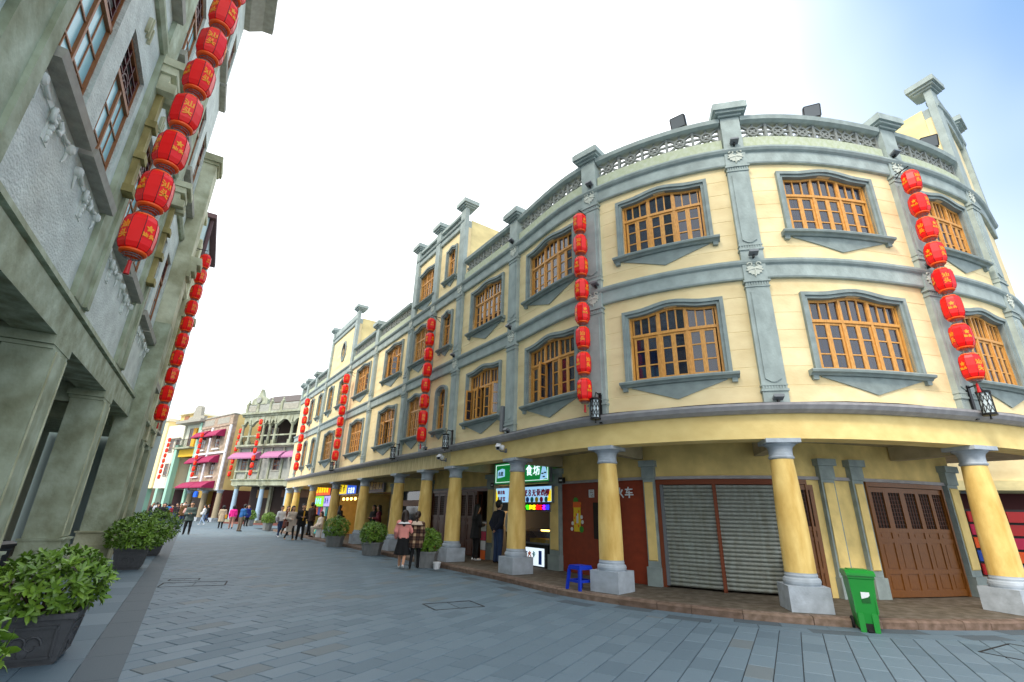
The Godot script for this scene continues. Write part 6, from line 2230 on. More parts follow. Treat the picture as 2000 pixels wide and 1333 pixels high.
func shop_signs() -> void:
	# green box sign
	var S := sign_board("green_shop_sign", -2.95, -0.15, 2.42, 3.05, IO + 0.28, M.sign_lit_green, "green lit box sign with white characters and a bottle over the snack shop")
	var o := IO + 0.292
	line_of(S, ["shi", "fang"], -1.08, 2.76, o, 0.30, 0.36, 0.030, [M.sign_lit_white])
	var mb := MB.new()
	for e in [[-2.89, -0.21, 2.46, 2.475], [-2.89, -0.21, 2.995, 3.01]]:
		fb(mb, FR, e[0], e[1], e[2], e[3], o - 0.02, o)
	fb(mb, FR, -2.89, -2.875, 2.475, 2.995, o - 0.02, o)
	fb(mb, FR, -0.225, -0.21, 2.475, 2.995, o - 0.02, o)
	obj("border_line", mb, M.sign_lit_white, S)
	mb = MB.new()
	prism(mb, FR.xf(-0.40, 2.47, o - 0.01), [Vector2(-0.17, 0.0), Vector2(0.17, 0.04), Vector2(0.13, 0.25), Vector2(0.045, 0.42), Vector2(0.035, 0.52), Vector2(-0.035, 0.52), Vector2(-0.045, 0.40), Vector2(-0.10, 0.22)], 0.0, 0.012)
	obj("bottle_picture", mb, M.sign_lit_pale, S)
	mb = MB.new()
	for q in [[-0.38, 2.55], [-0.32, 2.66], [-0.44, 2.64]]:
		lbox(mb, FR.xf(q[0], q[1], o), -0.05, 0.05, -0.02, 0.02, 0.0, 0.006)
	obj("bottle_print", mb, M.sign_green, S)
	mb = MB.new()
	prism(mb, FR.xf(-2.58, 2.72, o - 0.01), [Vector2(-0.2, -0.12), Vector2(0.2, -0.08), Vector2(0.2, 0.14), Vector2(0.05, 0.17), Vector2(-0.2, 0.11)], 0.0, 0.012)
	obj("flag_picture", mb, M.sign_lit_pale, S)
	line_of(S, ["old", "house"], -2.66, 2.73, o + 0.004, 0.13, 0.15, 0.018, [M.sign_green])
	# pale menu sign
	S = sign_board("menu_sign", -2.98, -0.14, 1.86, 2.29, IO + 0.20, M.sign_lit_pale, "pale blue menu sign with dark red characters above the snack counter")
	o = IO + 0.207
	line_of(S, ["stone", "flower", "eight", "none", "bone", "chicken", "willow"], -1.56, 2.12, o, 0.19, 0.205, 0.024, [M.magenta])
	line_of(S, ["garden", "old", "heat"], -2.8, 2.16, o, 0.11, 0.14, 0.016, [M.magenta])
	line_of(S, ["eight", "eight", "treasure"], -2.8, 1.96, o, 0.13, 0.15, 0.018, [M.magenta])
	for k in 6:
		mb = MB.new()
		lathe(mb, FR.xf(-1.48 + k * 0.22, 1.93, o - 0.006) * Transform3D(Basis(Vector3.RIGHT, PI / 2), Vector3.ZERO), [Vector2(0.075, 0), Vector2(0.075, 0.012), Vector2(0, 0.013)], 14)
		obj("menu_dot", mb, [M.print_teal, M.print_blue, M.print_teal, M.print_yellow, M.magenta, M.print_teal][k], S)
	mb = MB.new()
	prism(mb, FR.xf(-0.16, 1.88, o - 0.004), [Vector2(0, 0), Vector2(0, 0.34), Vector2(-0.08, 0.24), Vector2(-0.18, 0.0)], 0.0, 0.01)
	obj("yellow_corner", mb, M.sign_lit_yellow, S)
	mb = MB.new()
	prism(mb, FR.xf(-2.96, 1.88, o - 0.004), [Vector2(0, 0), Vector2(0.12, 0.0), Vector2(0.09, 0.2), Vector2(0, 0.38)], 0.0, 0.01)
	obj("yellow_corner", mb, M.sign_lit_yellow, S)
	# running LED sign
	S = sign_board("led_sign", -2.98, -0.28, 1.62, 1.82, IO + 0.12, M.black_metal, "black running light sign with rainbow characters under the menu sign")
	line_of(S, ["beat", "card", "heat", "guard", "treasure", "chicken", "stone", "flower", "garden"], -1.66, 1.72, IO + 0.125, 0.13, 0.155, 0.019, [M.led_green, M.led_green, M.led_green, M.led_yellow, M.led_yellow, M.led_red, M.led_red, M.led_violet, M.led_blue])
	# poster of the drink and the raised characters on the red panel
	S = thing("drink_poster", FR.m(0.6, 1.1, IO), "cut-out poster of a tall yellow fruit drink on the brick red panel", "poster")
	mb = MB.new()
	prism(mb, FR.xf(0.62, 1.12, IO + 0.001), [Vector2(-0.13, 0.0), Vector2(0.12, 0.0), Vector2(0.15, 0.28), Vector2(0.14, 0.55), Vector2(0.17, 0.72), Vector2(-0.16, 0.72), Vector2(-0.14, 0.55), Vector2(-0.15, 0.28)], 0.0, 0.006)
	obj("cup_print", mb, M.print_yellow, S)
	mb = MB.new()
	prism(mb, FR.xf(0.62, 1.12, IO + 0.0075), [Vector2(-0.17, 0.60), Vector2(0.17, 0.60), Vector2(0.16, 0.74), Vector2(-0.15, 0.74)], 0.0, 0.002)
	for q in [[-0.06, 0.2], [0.05, 0.14], [-0.02, 0.42], [0.07, 0.5], [-0.09, 0.34]]:
		lbox(mb, FR.xf(0.62 + q[0], 1.12 + q[1], IO + 0.0075), -0.025, 0.025, -0.03, 0.03, 0.0, 0.002)
	obj("fruit_print", mb, M.print_orange, S)
	mb = MB.new()
	lathe(mb, FR.xf(0.58, 1.88, IO + 0.001) * Transform3D(Basis(Vector3.RIGHT, PI / 2), Vector3.ZERO), [Vector2(0.10, 0), Vector2(0.10, 0.007), Vector2(0, 0.008)], 14)
	lathe(mb, FR.xf(0.78, 1.18, IO + 0.001) * Transform3D(Basis(Vector3.RIGHT, PI / 2), Vector3.ZERO), [Vector2(0.08, 0), Vector2(0.08, 0.009), Vector2(0, 0.010)], 14)
	obj("lime_print", mb, M.print_green, S)
	mb = MB.new()
	for q in [[-0.2, 0.06], [-0.17, 0.2], [0.2, 0.24], [0.17, 0.36]]:
		lathe(mb, FR.xf(0.62 + q[0], 1.12 + q[1], IO + 0.001) * Transform3D(Basis(Vector3.RIGHT, PI / 2), Vector3.ZERO), [Vector2(0.05, 0), Vector2(0.05, 0.008), Vector2(0, 0.009)], 10)
	obj("flower_print", mb, M.paper_white, S)
	mb = MB.new()
	lbox(mb, FR.xf(0.63, 1.45, IO + 0.0075), -0.04, 0.04, -0.12, 0.12, 0.0, 0.002)
	obj("label_print", mb, M.paper_white, S)
	S = thing("shop_lettering", FR.m(2.3, 1.95, IO), "white raised characters on the brick red panel", "lettering")
	line_of(S, ["fire", "vehicle"], 2.38, 2.06, IO + 0.015, 0.24, 0.40, 0.026, [M.white_paint])
	line_of(S, ["garden"], 1.22, 2.06, IO + 0.015, 0.20, 0.30, 0.026, [M.white_paint])
	# small plates beside the lintels
	for q in [[0.16, 2.36, "on the lintel end of the brick red panel"], [-3.33, 2.34, "on the pilaster beside the dark doors"]]:
		S = thing("number_plate", FR.m(q[0], q[1], IO + 0.1), "small black number plate " + q[2], "sign", "number plates")
		mb = MB.new()
		fb(mb, FR, q[0] - 0.09, q[0] + 0.09, q[1], q[1] + 0.15, IO + 0.062, IO + 0.14)
		obj("plate", mb, M.black_metal, S)
		mb = MB.new()
		fb(mb, FR, q[0] - 0.05, q[0] + 0.05, q[1] + 0.05, q[1] + 0.09, IO + 0.1401, IO + 0.143)
		obj("plate_print", mb, M.paper_white, S)
	# signs further along
	S = sign_board("gold_name_board", -15.2, -13.2, 2.42, 3.0, IO + 0.15, M.wood_dark, "dark wooden name board with gold characters over the grey shop")
	line_of(S, ["house", "old", "garden", "treasure"], -14.9, 2.74, IO + 0.16, 0.36, 0.44, 0.06, [M.gold_paint])
	S = sign_board("yellow_blue_sign", -20.6, -17.2, 2.40, 3.05, IO + 0.2, M.sign_lit_blue, "half yellow half blue lit sign over the warm lit shop")
	mb = MB.new()
	fb(mb, FR, -20.55, -18.95, 2.42, 3.03, IO + 0.2005, IO + 0.212)
	obj("yellow_half", mb, M.sign_lit_yellow, S)
	line_of(S, ["beat", "card"], -20.1, 2.75, IO + 0.216, 0.4, 0.6, 0.06, [M.wood_dark])
	line_of(S, ["stone", "flower", "shi"], -18.5, 2.6, IO + 0.206, 0.3, 0.42, 0.05, [M.sign_lit_white])
	S = sign_board("orange_shop_sign", -26.2, -22.3, 2.42, 3.05, IO + 0.2, M.sign_lit_orange, "orange lit sign with yellow characters over the far shop")
	line_of(S, ["beat", "chicken", "bone", "fang", "shi"], -25.5, 2.80, IO + 0.206, 0.42, 0.6, 0.08, [M.sign_lit_yellow])
	S = sign_board("lime_shop_sign", -26.3, -23.9, 1.72, 2.36, IO + 0.12, M.sign_lit_lime, "lime green lit sign below the orange one")
	line_of(S, ["garden", "card", "none"], -25.9, 2.06, IO + 0.126, 0.36, 0.6, 0.07, [M.sign_lit_pale])
	S = sign_board("mauve_shop_sign", -23.85, -22.3, 1.72, 2.36, IO + 0.12, M.sign_lit_mauve, "pale mauve lit sign beside the lime green one")
	line_of(S, ["eight", "card"], -23.5, 2.06, IO + 0.126, 0.34, 0.5, 0.05, [M.print_blue])
	S = thing("picture_menu", FR.m(-24.2, 1.1, IO), "row of colourful menu pictures under the lime green sign", "poster")
	for k in 6:
		mb = MB.new()
		fb(mb, FR, -26.0 + k * 0.62, -25.45 + k * 0.62, 1.12, 1.68, IO - 0.04, IO + 0.02)
		obj("picture", mb, [M.print_orange, M.print_blue, M.magenta, M.white_paint, M.print_teal, M.print_orange][k], S)
	# bulbs of the warm shop
	for k in 5:
		var x := -19.9 + k * 0.72
		S = thing("hanging_bulb", FR.m(x, 2.12, IO - 0.02), "glowing warm bulb %s under the yellow and blue sign" % ["first from the far end", "second from the far end", "in the middle", "fourth from the far end", "last before the grey shop"][k], "bulb", "bulbs of the warm shop")
		mb = MB.new()
		lathe(mb, FR.xf(x, 2.05, IO + 0.02), [Vector2(0, 0), Vector2(0.05, 0.02), Vector2(0.075, 0.08), Vector2(0.06, 0.14), Vector2(0.03, 0.17)], 12)
		obj("globe", mb, M.bulb_warm, S)
		mb = MB.new()
		tube(mb, [FR.m(x, 2.22, IO + 0.02), FR.m(x, 2.40, IO + 0.02)], 0.012, 0.012, 6)
		obj("cord", mb, M.black_metal, S)
	for q in [[-18.5, 1.95, -2.5, 0.35], [-2.75, 1.55, -2.05, 0.15]]:
		var l := OmniLight3D.new()
		l.position = FR.m(q[0], q[1], q[2])
		l.light_color = Color(1.0, 0.80, 0.52)
		l.light_energy = q[3]
		l.omni_range = 8.0
		l.omni_attenuation = 2.0
		l.light_size = 0.1
		l.shadow_enabled = true
		l.name = "shop_light"
		add_child(l, true)
	S = thing("shop_bulb", FR.m(-2.75, 1.6, -1.95), "glowing orange bulb inside the snack shop", "bulb")
	mb = MB.new()
	lathe(mb, FR.xf(-2.75, 1.50, -1.95), [Vector2(0, 0), Vector2(0.04, 0.015), Vector2(0.055, 0.06), Vector2(0.04, 0.10), Vector2(0.02, 0.12)], 12)
	obj("globe", mb, M.bulb_warm, S)
	mb = MB.new()
	tube(mb, [FR.m(-2.75, 1.62, -1.95), FR.m(-2.75, 2.39, -1.95)], 0.006, 0.006, 5)
	obj("cord", mb, M.black_metal, S)
	# counter of the snack shop
	S = thing("snack_counter", FR.m(-1.1, 0.125, -1.75), "snack counter with a glass display case and a lit picture front", "counter")
	mb = MB.new()
	fb(mb, FR, -1.75, -0.45, 0.13, 0.72, -2.45, -1.62)
	obj("counter_body", mb, M.black_metal, S)
	mb = MB.new()
	fb(mb, FR, -1.72, -0.62, 0.16, 0.62, -1.619, -1.60)
	obj("picture_front", mb, M.sign_lit_white, S)
	line_of(S, ["beat", "fire", "card"], -1.45, 0.45, -1.596, 0.15, 0.19, 0.024, [M.print_blue, M.print_orange, M.print_teal])
	line_of(S, ["old", "fang", "shan"], -1.45, 0.26, -1.596, 0.09, 0.15, 0.014, [M.print_orange])
	mb = MB.new()
	lbox(mb, FR.xf(-0.78, 0.40, -1.599), -0.07, 0.07, -0.2, 0.16, 0.0, 0.003)
	obj("figure_print", mb, M.print_blue, S)
	mb = MB.new()
	fb(mb, FR, -1.78, -0.42, 0.721, 0.76, -2.5, -1.58)
	obj("counter_top", mb, M.grey_metal, S)
	mb = MB.new()
	sweep(mb, FR, -1.7, -0.5, [Vector2(-2.3, 0.761), Vector2(-1.66, 0.761), Vector2(-1.72, 1.06), Vector2(-2.0, 1.14), Vector2(-2.3, 1.14)])
	obj("glass_case", mb, M.glass, S)
	mb = MB.new()
	fb(mb, FR, -1.5, -0.6, 0.762, 0.86, -2.2, -1.78)
	obj("food_trays", mb, M.print_yellow, S)
	mb = MB.new()
	fb(mb, FR, -1.0, -0.55, 1.08, 1.11, -1.85, -1.80)
	obj("light_tube", mb, M.bulb_warm, S)
	S = thing("shop_appliance", FR.m(-0.9, 1.3, -3.0), "dark appliance on a shelf at the back of the snack shop", "appliance")
	mb = MB.new()
	fb(mb, FR, -1.2, -0.6, 1.28, 1.6, -3.3, -2.9)
	obj("body", mb, M.grey_metal, S)
	mb = MB.new()
	fb(mb, FR, -1.12, -0.75, 1.33, 1.55, -2.899, -2.88)
	obj("door", mb, M.black_metal, S)
	mb = MB.new()
	fb(mb, FR, -1.7, -0.5, 1.24, 1.278, -3.4, -2.8)
	obj("shelf", mb, M.grey_metal, S)
	# poster stand beside the shop, sandwich board, white board
	S = thing("poster_stand", FR.m(-3.35, 0.125, -1.2), "narrow stand of small colourful posters beside the snack shop", "poster stand")
	for k in 4:
		mb = MB.new()
		fb(mb, FR, -3.55, -3.28, 0.14 + k * 0.28, 0.40 + k * 0.28, -1.36, -1.34)
		obj("poster", mb, [M.print_orange, M.paper_white, M.magenta, M.paper_white][k], S)
	mb = MB.new()
	fb(mb, FR, -3.57, -3.26, 0.126, 1.28, -1.375, -1.361)
	obj("backing", mb, M.grey_metal, S)
	S = thing("folding_board", FR.m(-22.2, 0.125, -0.9), "small turquoise folding menu board under the arcade", "sign")
	mb = MB.new()
	var T := FR.xf(-22.0, 0.125, -0.8) * Transform3D(Basis(Vector3.RIGHT, -0.2), Vector3.ZERO)
	lbox(mb, T, -0.28, 0.28, 0.0, 0.8, -0.02, 0.0)
	obj("board", mb, M.print_teal, S)
	mb = MB.new()
	for k in 5:
		lbox(mb, T, -0.2 + (k % 2) * 0.2, -0.05 + (k % 2) * 0.2, 0.1 + k * 0.12, 0.19 + k * 0.12, 0.0, 0.004)
	obj("board_print", mb, M.print_yellow, S)
	S = thing("white_board", FR.m(7.1, 0.125, -1.4), "white panel leaning behind the column by the roller shutter", "panel")
	mb = MB.new()
	lbox(mb, FR.xf(7.22, 0.125, -1.42) * Transform3D(Basis(Vector3.RIGHT, -0.12), Vector3.ZERO), -0.16, 0.16, 0.0, 0.62, -0.03, 0.0)
	obj("board", mb, M.paper_white, S)
	mb = MB.new()
	lbox(mb, FR.xf(7.22, 0.125, -1.42) * Transform3D(Basis(Vector3.RIGHT, -0.12), Vector3.ZERO), -0.16, 0.16, 0.621, 0.78, -0.03, 0.0)
	obj("board_head", mb, M.grey_metal, S)
	S = thing("red_bag", FR.m(-3.95, 0.125, 0.1), "shiny red bag standing between planter and column", "bag")
	mb = MB.new()
	lathe(mb, FR.xf(-3.86, 0.125, 0.06), [Vector2(0, 0), Vector2(0.09, 0.01), Vector2(0.15, 0.10), Vector2(0.17, 0.22), Vector2(0.155, 0.36), Vector2(0.10, 0.47), Vector2(0.04, 0.52), Vector2(0.0, 0.53)], 18)
	obj("body", mb, M.red_plastic, S)
	S = thing("wall_speaker", FR.m(-0.27, 3.65, 0.0), "tall grey speaker box on the wall beside the open casements", "speaker")
	mb = MB.new()
	lbox(mb, FR.xf(-0.36, 3.66, 0.0), -0.07, 0.07, 0.0, 0.72, 0.02, 0.14, 0.02)
	obj("box", mb, M.grey_metal, S)
	mb = MB.new()
	lbox(mb, FR.xf(-0.36, 3.66, 0.0), -0.02, 0.02, 0.3, 0.4, -0.02, 0.02)
	obj("bracket", mb, M.black_metal, S)

# ================================================================ the side street that shows past the last column
func side_street() -> void:
	var S := thing("side_street_house", Vector3(17, 0, -19), "pale house with a pinkish column seen past the arcade's end", "building")
	var F := Fac.new().line(Vector2(16.5, -18.6), Vector2(0.93, 0.37), -5, 8)
	lit_box(F, S, "wall", -5, 8, 3.1, 8.0, -4, 0, M.cream)
	lit_box(F, S, "beam", -5, 8, 2.75, 3.09, -4, 0.1, M.cream_side)
	lit_box(F, S, "shop_front", -5, 8, 0.1, 2.74, -2.2, -2.0, M.far_maroon)
	round_column(F, S, -2.0, -0.2, 2.74, 0.26, mat("pink_column", Color(0.86, 0.70, 0.70), 0.8), M.stone_blue)
	round_column(F, S, 1.0, -0.2, 2.74, 0.26, M.pink_column, M.stone_blue)
	for x in [-1.0, 1.6, 4.0]:
		louvre_window(F, S, x, 4.2, 1.1, 1.6, 0.02, M.wood_brown, 2)
	S = thing("goods_rack", Vector3(15.6, 0, -15.4), "rack of red and blue goods under the far arcade", "rack")
	var g := Fac.new().line(Vector2(15.4, -14.6), Vector2(0.85, 0.52), -1.5, 2.5)
	lit_box(g, S, "frame", -1.5, 2.5, 0.0, 2.0, -0.5, -0.4, M.black_metal)
	for r in 5:
		for k in 9:
			lit_box(g, S, "packet", -1.45 + k * 0.44, -1.05 + k * 0.44, 0.15 + r * 0.37, 0.45 + r * 0.37, -0.39, -0.2 - 0.03 * ((r + k) % 3), [M.red_plastic, M.magenta, M.print_blue, M.red_plastic, M.lantern_orange][(r * 2 + k) % 5])

# ================================================================ people: capsules joined by a smooth minimum, meshed as surface nets
func skin_net(bones: Array, cell: float, k: float, nmat: int) -> Array:
	var lo := Vector3(9, 9, 9)
	var hi := -lo
	for b in bones:
		var r: float = maxf(b[2], b[3]) + cell * 2.0
		for p in [b[0], b[1]]:
			lo = lo.min(p - Vector3(r, r, r))
			hi = hi.max(p + Vector3(r, r, r))
	var nx := int((hi.x - lo.x) / cell) + 2
	var ny := int((hi.y - lo.y) / cell) + 2
	var nz := int((hi.z - lo.z) / cell) + 2
	var f := PackedFloat32Array()
	f.resize(nx * ny * nz)
	f.fill(1.0)
	var best := f.duplicate()
	best.fill(1e9)
	var who := PackedByteArray()
	who.resize(nx * ny * nz)
	for b in bones:
		var a: Vector3 = b[0]
		var d: Vector3 = (b[1] as Vector3) - a
		var ll := maxf(d.length_squared(), 1e-8)
		var m: float = maxf(b[2], b[3]) + k + cell * 2.0
		var l2 := a.min(b[1]) - Vector3(m, m, m)
		var h2 := a.max(b[1]) + Vector3(m, m, m)
		var i0 := maxi(0, int((l2.x - lo.x) / cell)); var i1 := mini(nx - 1, int((h2.x - lo.x) / cell) + 1)
		var j0 := maxi(0, int((l2.y - lo.y) / cell)); var j1 := mini(ny - 1, int((h2.y - lo.y) / cell) + 1)
		var k0 := maxi(0, int((l2.z - lo.z) / cell)); var k1 := mini(nz - 1, int((h2.z - lo.z) / cell) + 1)
		var ra: float = b[2]
		var rb: float = b[3]
		var id: int = b[4]
		var hem: float = b[5] if b.size() > 5 else -9.0
		for z in range(k0, k1 + 1):
			for y in range(j0, j1 + 1):
				var at := (z * ny + y) * nx
				for x in range(i0, i1 + 1):
					var p := lo + Vector3(x, y, z) * cell - a
					var t := clampf(p.dot(d) / ll, 0.0, 1.0)
					var dist := maxf((p - d * t).length() - lerpf(ra, rb, t), hem - (p.y + a.y))
					var o := f[at + x]
					var h := maxf(k - absf(dist - o), 0.0) / k
					f[at + x] = minf(dist, o) - h * h * k * 0.25
					if dist < best[at + x]:
						best[at + x] = dist
						who[at + x] = id
	var vid := PackedInt32Array()
	vid.resize(nx * ny * nz)
	vid.fill(-1)
	var vs := PackedVector3Array()
	var ns := PackedVector3Array()
	var ms := PackedByteArray()
	var dx := [0, 1, 0, 1, 0, 1, 0, 1]
	var dy := [0, 0, 1, 1, 0, 0, 1, 1]
	var dz := [0, 0, 0, 0, 1, 1, 1, 1]
	var edges := [[0, 1], [2, 3], [4, 5], [6, 7], [0, 2], [1, 3], [4, 6], [5, 7], [0, 4], [1, 5], [2, 6], [3, 7]]
	var c := [0.0, 0.0, 0.0, 0.0, 0.0, 0.0, 0.0, 0.0]
	for z in nz - 1:
		for y in ny - 1:
			var at := (z * ny + y) * nx
			for x in nx - 1:
				var s := f[at + x] < 0.0
				var e := at + x
				if (f[e + 1] < 0.0) == s and (f[e + nx] < 0.0) == s and (f[e + nx + 1] < 0.0) == s:
					var g := e + nx * ny
					if (f[g] < 0.0) == s and (f[g + 1] < 0.0) == s and (f[g + nx] < 0.0) == s and (f[g + nx + 1] < 0.0) == s:
						continue
				for q in 8:
					c[q] = f[e + dx[q] + dy[q] * nx + dz[q] * nx * ny]
				var sum := Vector3.ZERO
				var cnt := 0
				for ed in edges:
					var u: float = c[ed[0]]
					var w: float = c[ed[1]]
					if (u < 0.0) != (w < 0.0):
						var t := u / (u - w)
						sum += Vector3(lerpf(dx[ed[0]], dx[ed[1]], t), lerpf(dy[ed[0]], dy[ed[1]], t), lerpf(dz[ed[0]], dz[ed[1]], t))
						cnt += 1
				sum /= cnt
				vid[e] = vs.size()
				vs.append(lo + (Vector3(x, y, z) + sum) * cell)
				ns.append(Vector3(c[1] + c[3] + c[5] + c[7] - c[0] - c[2] - c[4] - c[6], c[2] + c[3] + c[6] + c[7] - c[0] - c[1] - c[4] - c[5], c[4] + c[5] + c[6] + c[7] - c[0] - c[1] - c[2] - c[3]).normalized())
				ms.append(who[e + roundi(sum.x) + roundi(sum.y) * nx + roundi(sum.z) * nx * ny])
	var out := []
	for q in nmat:
		out.append(MB.new())
	var sy := nx
	var sz := nx * ny
	for z in range(1, nz - 1):
		for y in range(1, ny - 1):
			for x in range(1, nx - 1):
				var e := z * sz + y * sy + x
				var s := f[e] < 0.0
				if (f[e + 1] < 0.0) != s:
					net_quad(out, vs, ns, ms, vid[e], vid[e - sy], vid[e - sy - sz], vid[e - sz])
				if (f[e + sy] < 0.0) != s:
					net_quad(out, vs, ns, ms, vid[e], vid[e - 1], vid[e - 1 - sz], vid[e - sz])
				if (f[e + sz] < 0.0) != s:
					net_quad(out, vs, ns, ms, vid[e], vid[e - 1], vid[e - 1 - sy], vid[e - sy])
	return out

func net_quad(out: Array, vs: PackedVector3Array, ns: PackedVector3Array, ms: PackedByteArray, a: int, b: int, c: int, d: int) -> void:
	if a < 0 or b < 0 or c < 0 or d < 0:
		return
	(out[ms[a]] as MB).q4(vs[a], vs[b], vs[c], vs[d], ns[a], ns[b], ns[c], ns[d])

func join(parts: Array) -> ArrayMesh:
	var m := ArrayMesh.new()
	for p in parts:
		if p.v.is_empty():
			p.tri(Vector3(0, 0.9, 0), Vector3(0.001, 0.9, 0), Vector3(0, 0.901, 0), Vector3.BACK)
		var a := []
		a.resize(Mesh.ARRAY_MAX)
		a[Mesh.ARRAY_VERTEX] = p.v
		a[Mesh.ARRAY_NORMAL] = p.n
		a[Mesh.ARRAY_INDEX] = p.i
		m.add_surface_from_arrays(Mesh.PRIMITIVE_TRIANGLES, a)
	return m

func hand_into(mb: MB, w: Vector3, d: Vector3, side: float, size := 1.0) -> void:
	# five bent fingers rooted in the palm at the wrist end of the arm
	var up := Vector3(0, 0, 1) if absf(d.z) < 0.8 else Vector3.UP
	var s := d.cross(up).normalized() * side
	var n := s.cross(d).normalized() * side
	for k in 4:
		var b: Vector3 = w + d * 0.055 * size + s * (0.026 - 0.0175 * k) * size
		var l: float = [0.066, 0.075, 0.07, 0.055][k] * size
		tube(mb, [b, b + d * l * 0.5 + n * 0.004, b + d * l * 0.85 + n * l * 0.3], 0.0095 * size, 0.0075 * size, 5)
	var t: Vector3 = w + d * 0.02 * size + s * 0.03 * size
	tube(mb, [t, t + (d * 0.6 + s * 0.7) * 0.035 * size, t + (d * 0.9 + s * 0.35 + n * 0.3) * 0.06 * size], 0.011 * size, 0.008 * size, 5)

# pose: joints in metres for a figure 1.65 m tall that faces +z
func figure(P: Dictionary, cell := 0.028) -> Array:
	var b := []
	var sc: float = P.get("h", 1.65) / 1.65
	var lean: Vector3 = P.get("lean", Vector3.ZERO)
	var hip := Vector3(0, 0.88, 0) + (P.get("hip", Vector3.ZERO) as Vector3)
	var chest := hip + Vector3(0, 0.36, 0) + lean * 0.6
	var neck := chest + Vector3(0, 0.19, 0) + lean * 0.4
	var head := neck + Vector3(0, 0.155, 0.02) + lean * 0.1
	var fat: float = P.get("bulk", 0.0)
	var TOP := 2
	var BOT := 3
	b.append([chest + Vector3(-0.095, 0.03, 0), chest + Vector3(0.095, 0.03, 0), 0.098 + fat, 0.098 + fat, TOP])
	b.append([chest + Vector3(-0.07, -0.12, 0), chest + Vector3(0.07, -0.12, 0), 0.093 + fat, 0.093 + fat, TOP])
	b.append([chest + Vector3(-0.05, -0.05, 0), hip + Vector3(-0.05, 0.08, 0), 0.085 + fat, 0.095 + fat, TOP])
	b.append([chest + Vector3(0.05, -0.05, 0), hip + Vector3(0.05, 0.08, 0), 0.085 + fat, 0.095 + fat, TOP])
	b.append([hip + Vector3(-0.065, 0, 0), hip + Vector3(0.065, 0, 0), 0.108, 0.108, BOT])
	b.append([chest + Vector3(0, 0.06, 0), neck, 0.08 + fat, 0.055, TOP])
	b.append([neck + Vector3(0, -0.02, 0), head + Vector3(0, -0.03, 0), 0.047, 0.047, 0])
	# head
	b.append([head + Vector3(0, 0.03, -0.015), head + Vector3(0, 0.0, 0.01), 0.092, 0.088, 0])
	b.append([head + Vector3(0, -0.05, 0.035), head + Vector3(0, -0.075, 0.048), 0.05, 0.036, 0])
	b.append([head + Vector3(0, 0.005, 0.095), head + Vector3(0, -0.02, 0.108), 0.010, 0.014, 0])
	for s in [-1, 1]:
		b.append([head + Vector3(s * 0.092, 0.005, -0.005), head + Vector3(s * 0.094, -0.025, 0.0), 0.016, 0.012, 0])
		var sh := chest + Vector3(s * 0.165, 0.085, 0) + Vector3(0, 0, 0)
		var arm: Array = P.get("armL" if s > 0 else "armR", [Vector3(s * 0.05, -0.27, -0.02), Vector3(s * 0.04, -0.50, 0.06)])
		var el: Vector3 = sh + arm[0]
		var ha: Vector3 = sh + arm[1]
		b.append([chest + Vector3(s * 0.09, 0.07, 0), sh, 0.085 + fat * 0.7, 0.066 + fat * 0.7, TOP])
		b.append([sh, el, 0.062 + fat, 0.05 + fat, TOP])
		b.append([el, ha, 0.05 + fat, 0.036 + fat * 0.7, TOP])
		var hd := (ha - el).normalized()
		b.append([ha, ha + hd * 0.055, 0.028, 0.03, 0])
		var leg: Array = P.get("legL" if s > 0 else "legR", [Vector3(s * 0.095, 0.48, 0.01), Vector3(s * 0.10, 0.085, -0.02)])
		var kn: Vector3 = leg[0]
		var an: Vector3 = leg[1]
		b.append([hip + Vector3(s * 0.085, -0.02, 0), kn, 0.095 + P.get("loose", 0.0), 0.062 + P.get("loose", 0.0), BOT])
		b.append([kn, an, 0.06 + P.get("loose", 0.0), 0.042 + P.get("loose", 0.0), P.get("shin", BOT)])
		var toe: Vector3 = leg[2] if leg.size() > 2 else Vector3(s * 0.02, -0.045, 0.14)
		b.append([an + Vector3(0, -0.035, -0.03), an + toe, 0.042, 0.034, 4])
	if P.has("coat"):      # hem height
		var y: float = P.coat
		b.append([hip + Vector3(-0.05, 0.1, -0.01), Vector3(-0.07, y, -0.02) + (P.get("hip", Vector3.ZERO) as Vector3), 0.115 + fat, 0.14 + fat, TOP, y])
		b.append([hip + Vector3(0.05, 0.1, -0.01), Vector3(0.07, y, -0.02) + (P.get("hip", Vector3.ZERO) as Vector3), 0.115 + fat, 0.14 + fat, TOP, y])
	if P.has("skirt"):
		var y: float = P.skirt
		for s in [-1, 1]:
			b.append([hip + Vector3(s * 0.04, 0.06, 0), Vector3(s * 0.10, y, -0.01), 0.11, 0.165, BOT, y])
	var out := skin_net(b, cell, 0.03, 5)
	for s in [-1, 1]:
		var sh := chest + Vector3(s * 0.165, 0.085, 0)
		var arm: Array = P.get("armL" if s > 0 else "armR", [Vector3(s * 0.05, -0.27, -0.02), Vector3(s * 0.04, -0.50, 0.06)])
		hand_into(out[0], sh + arm[1], ((arm[1] as Vector3) - (arm[0] as Vector3)).normalized(), s)
	# hair: a cap and, if long, a fall down the back
	var hb := []
	hb.append([head + Vector3(0, 0.045, -0.022), head + Vector3(0, 0.03, -0.03), 0.098, 0.097, 0])
	hb.append([head + Vector3(0, -0.02, -0.045), head + Vector3(0, 0.03, -0.035), 0.078, 0.092, 0])
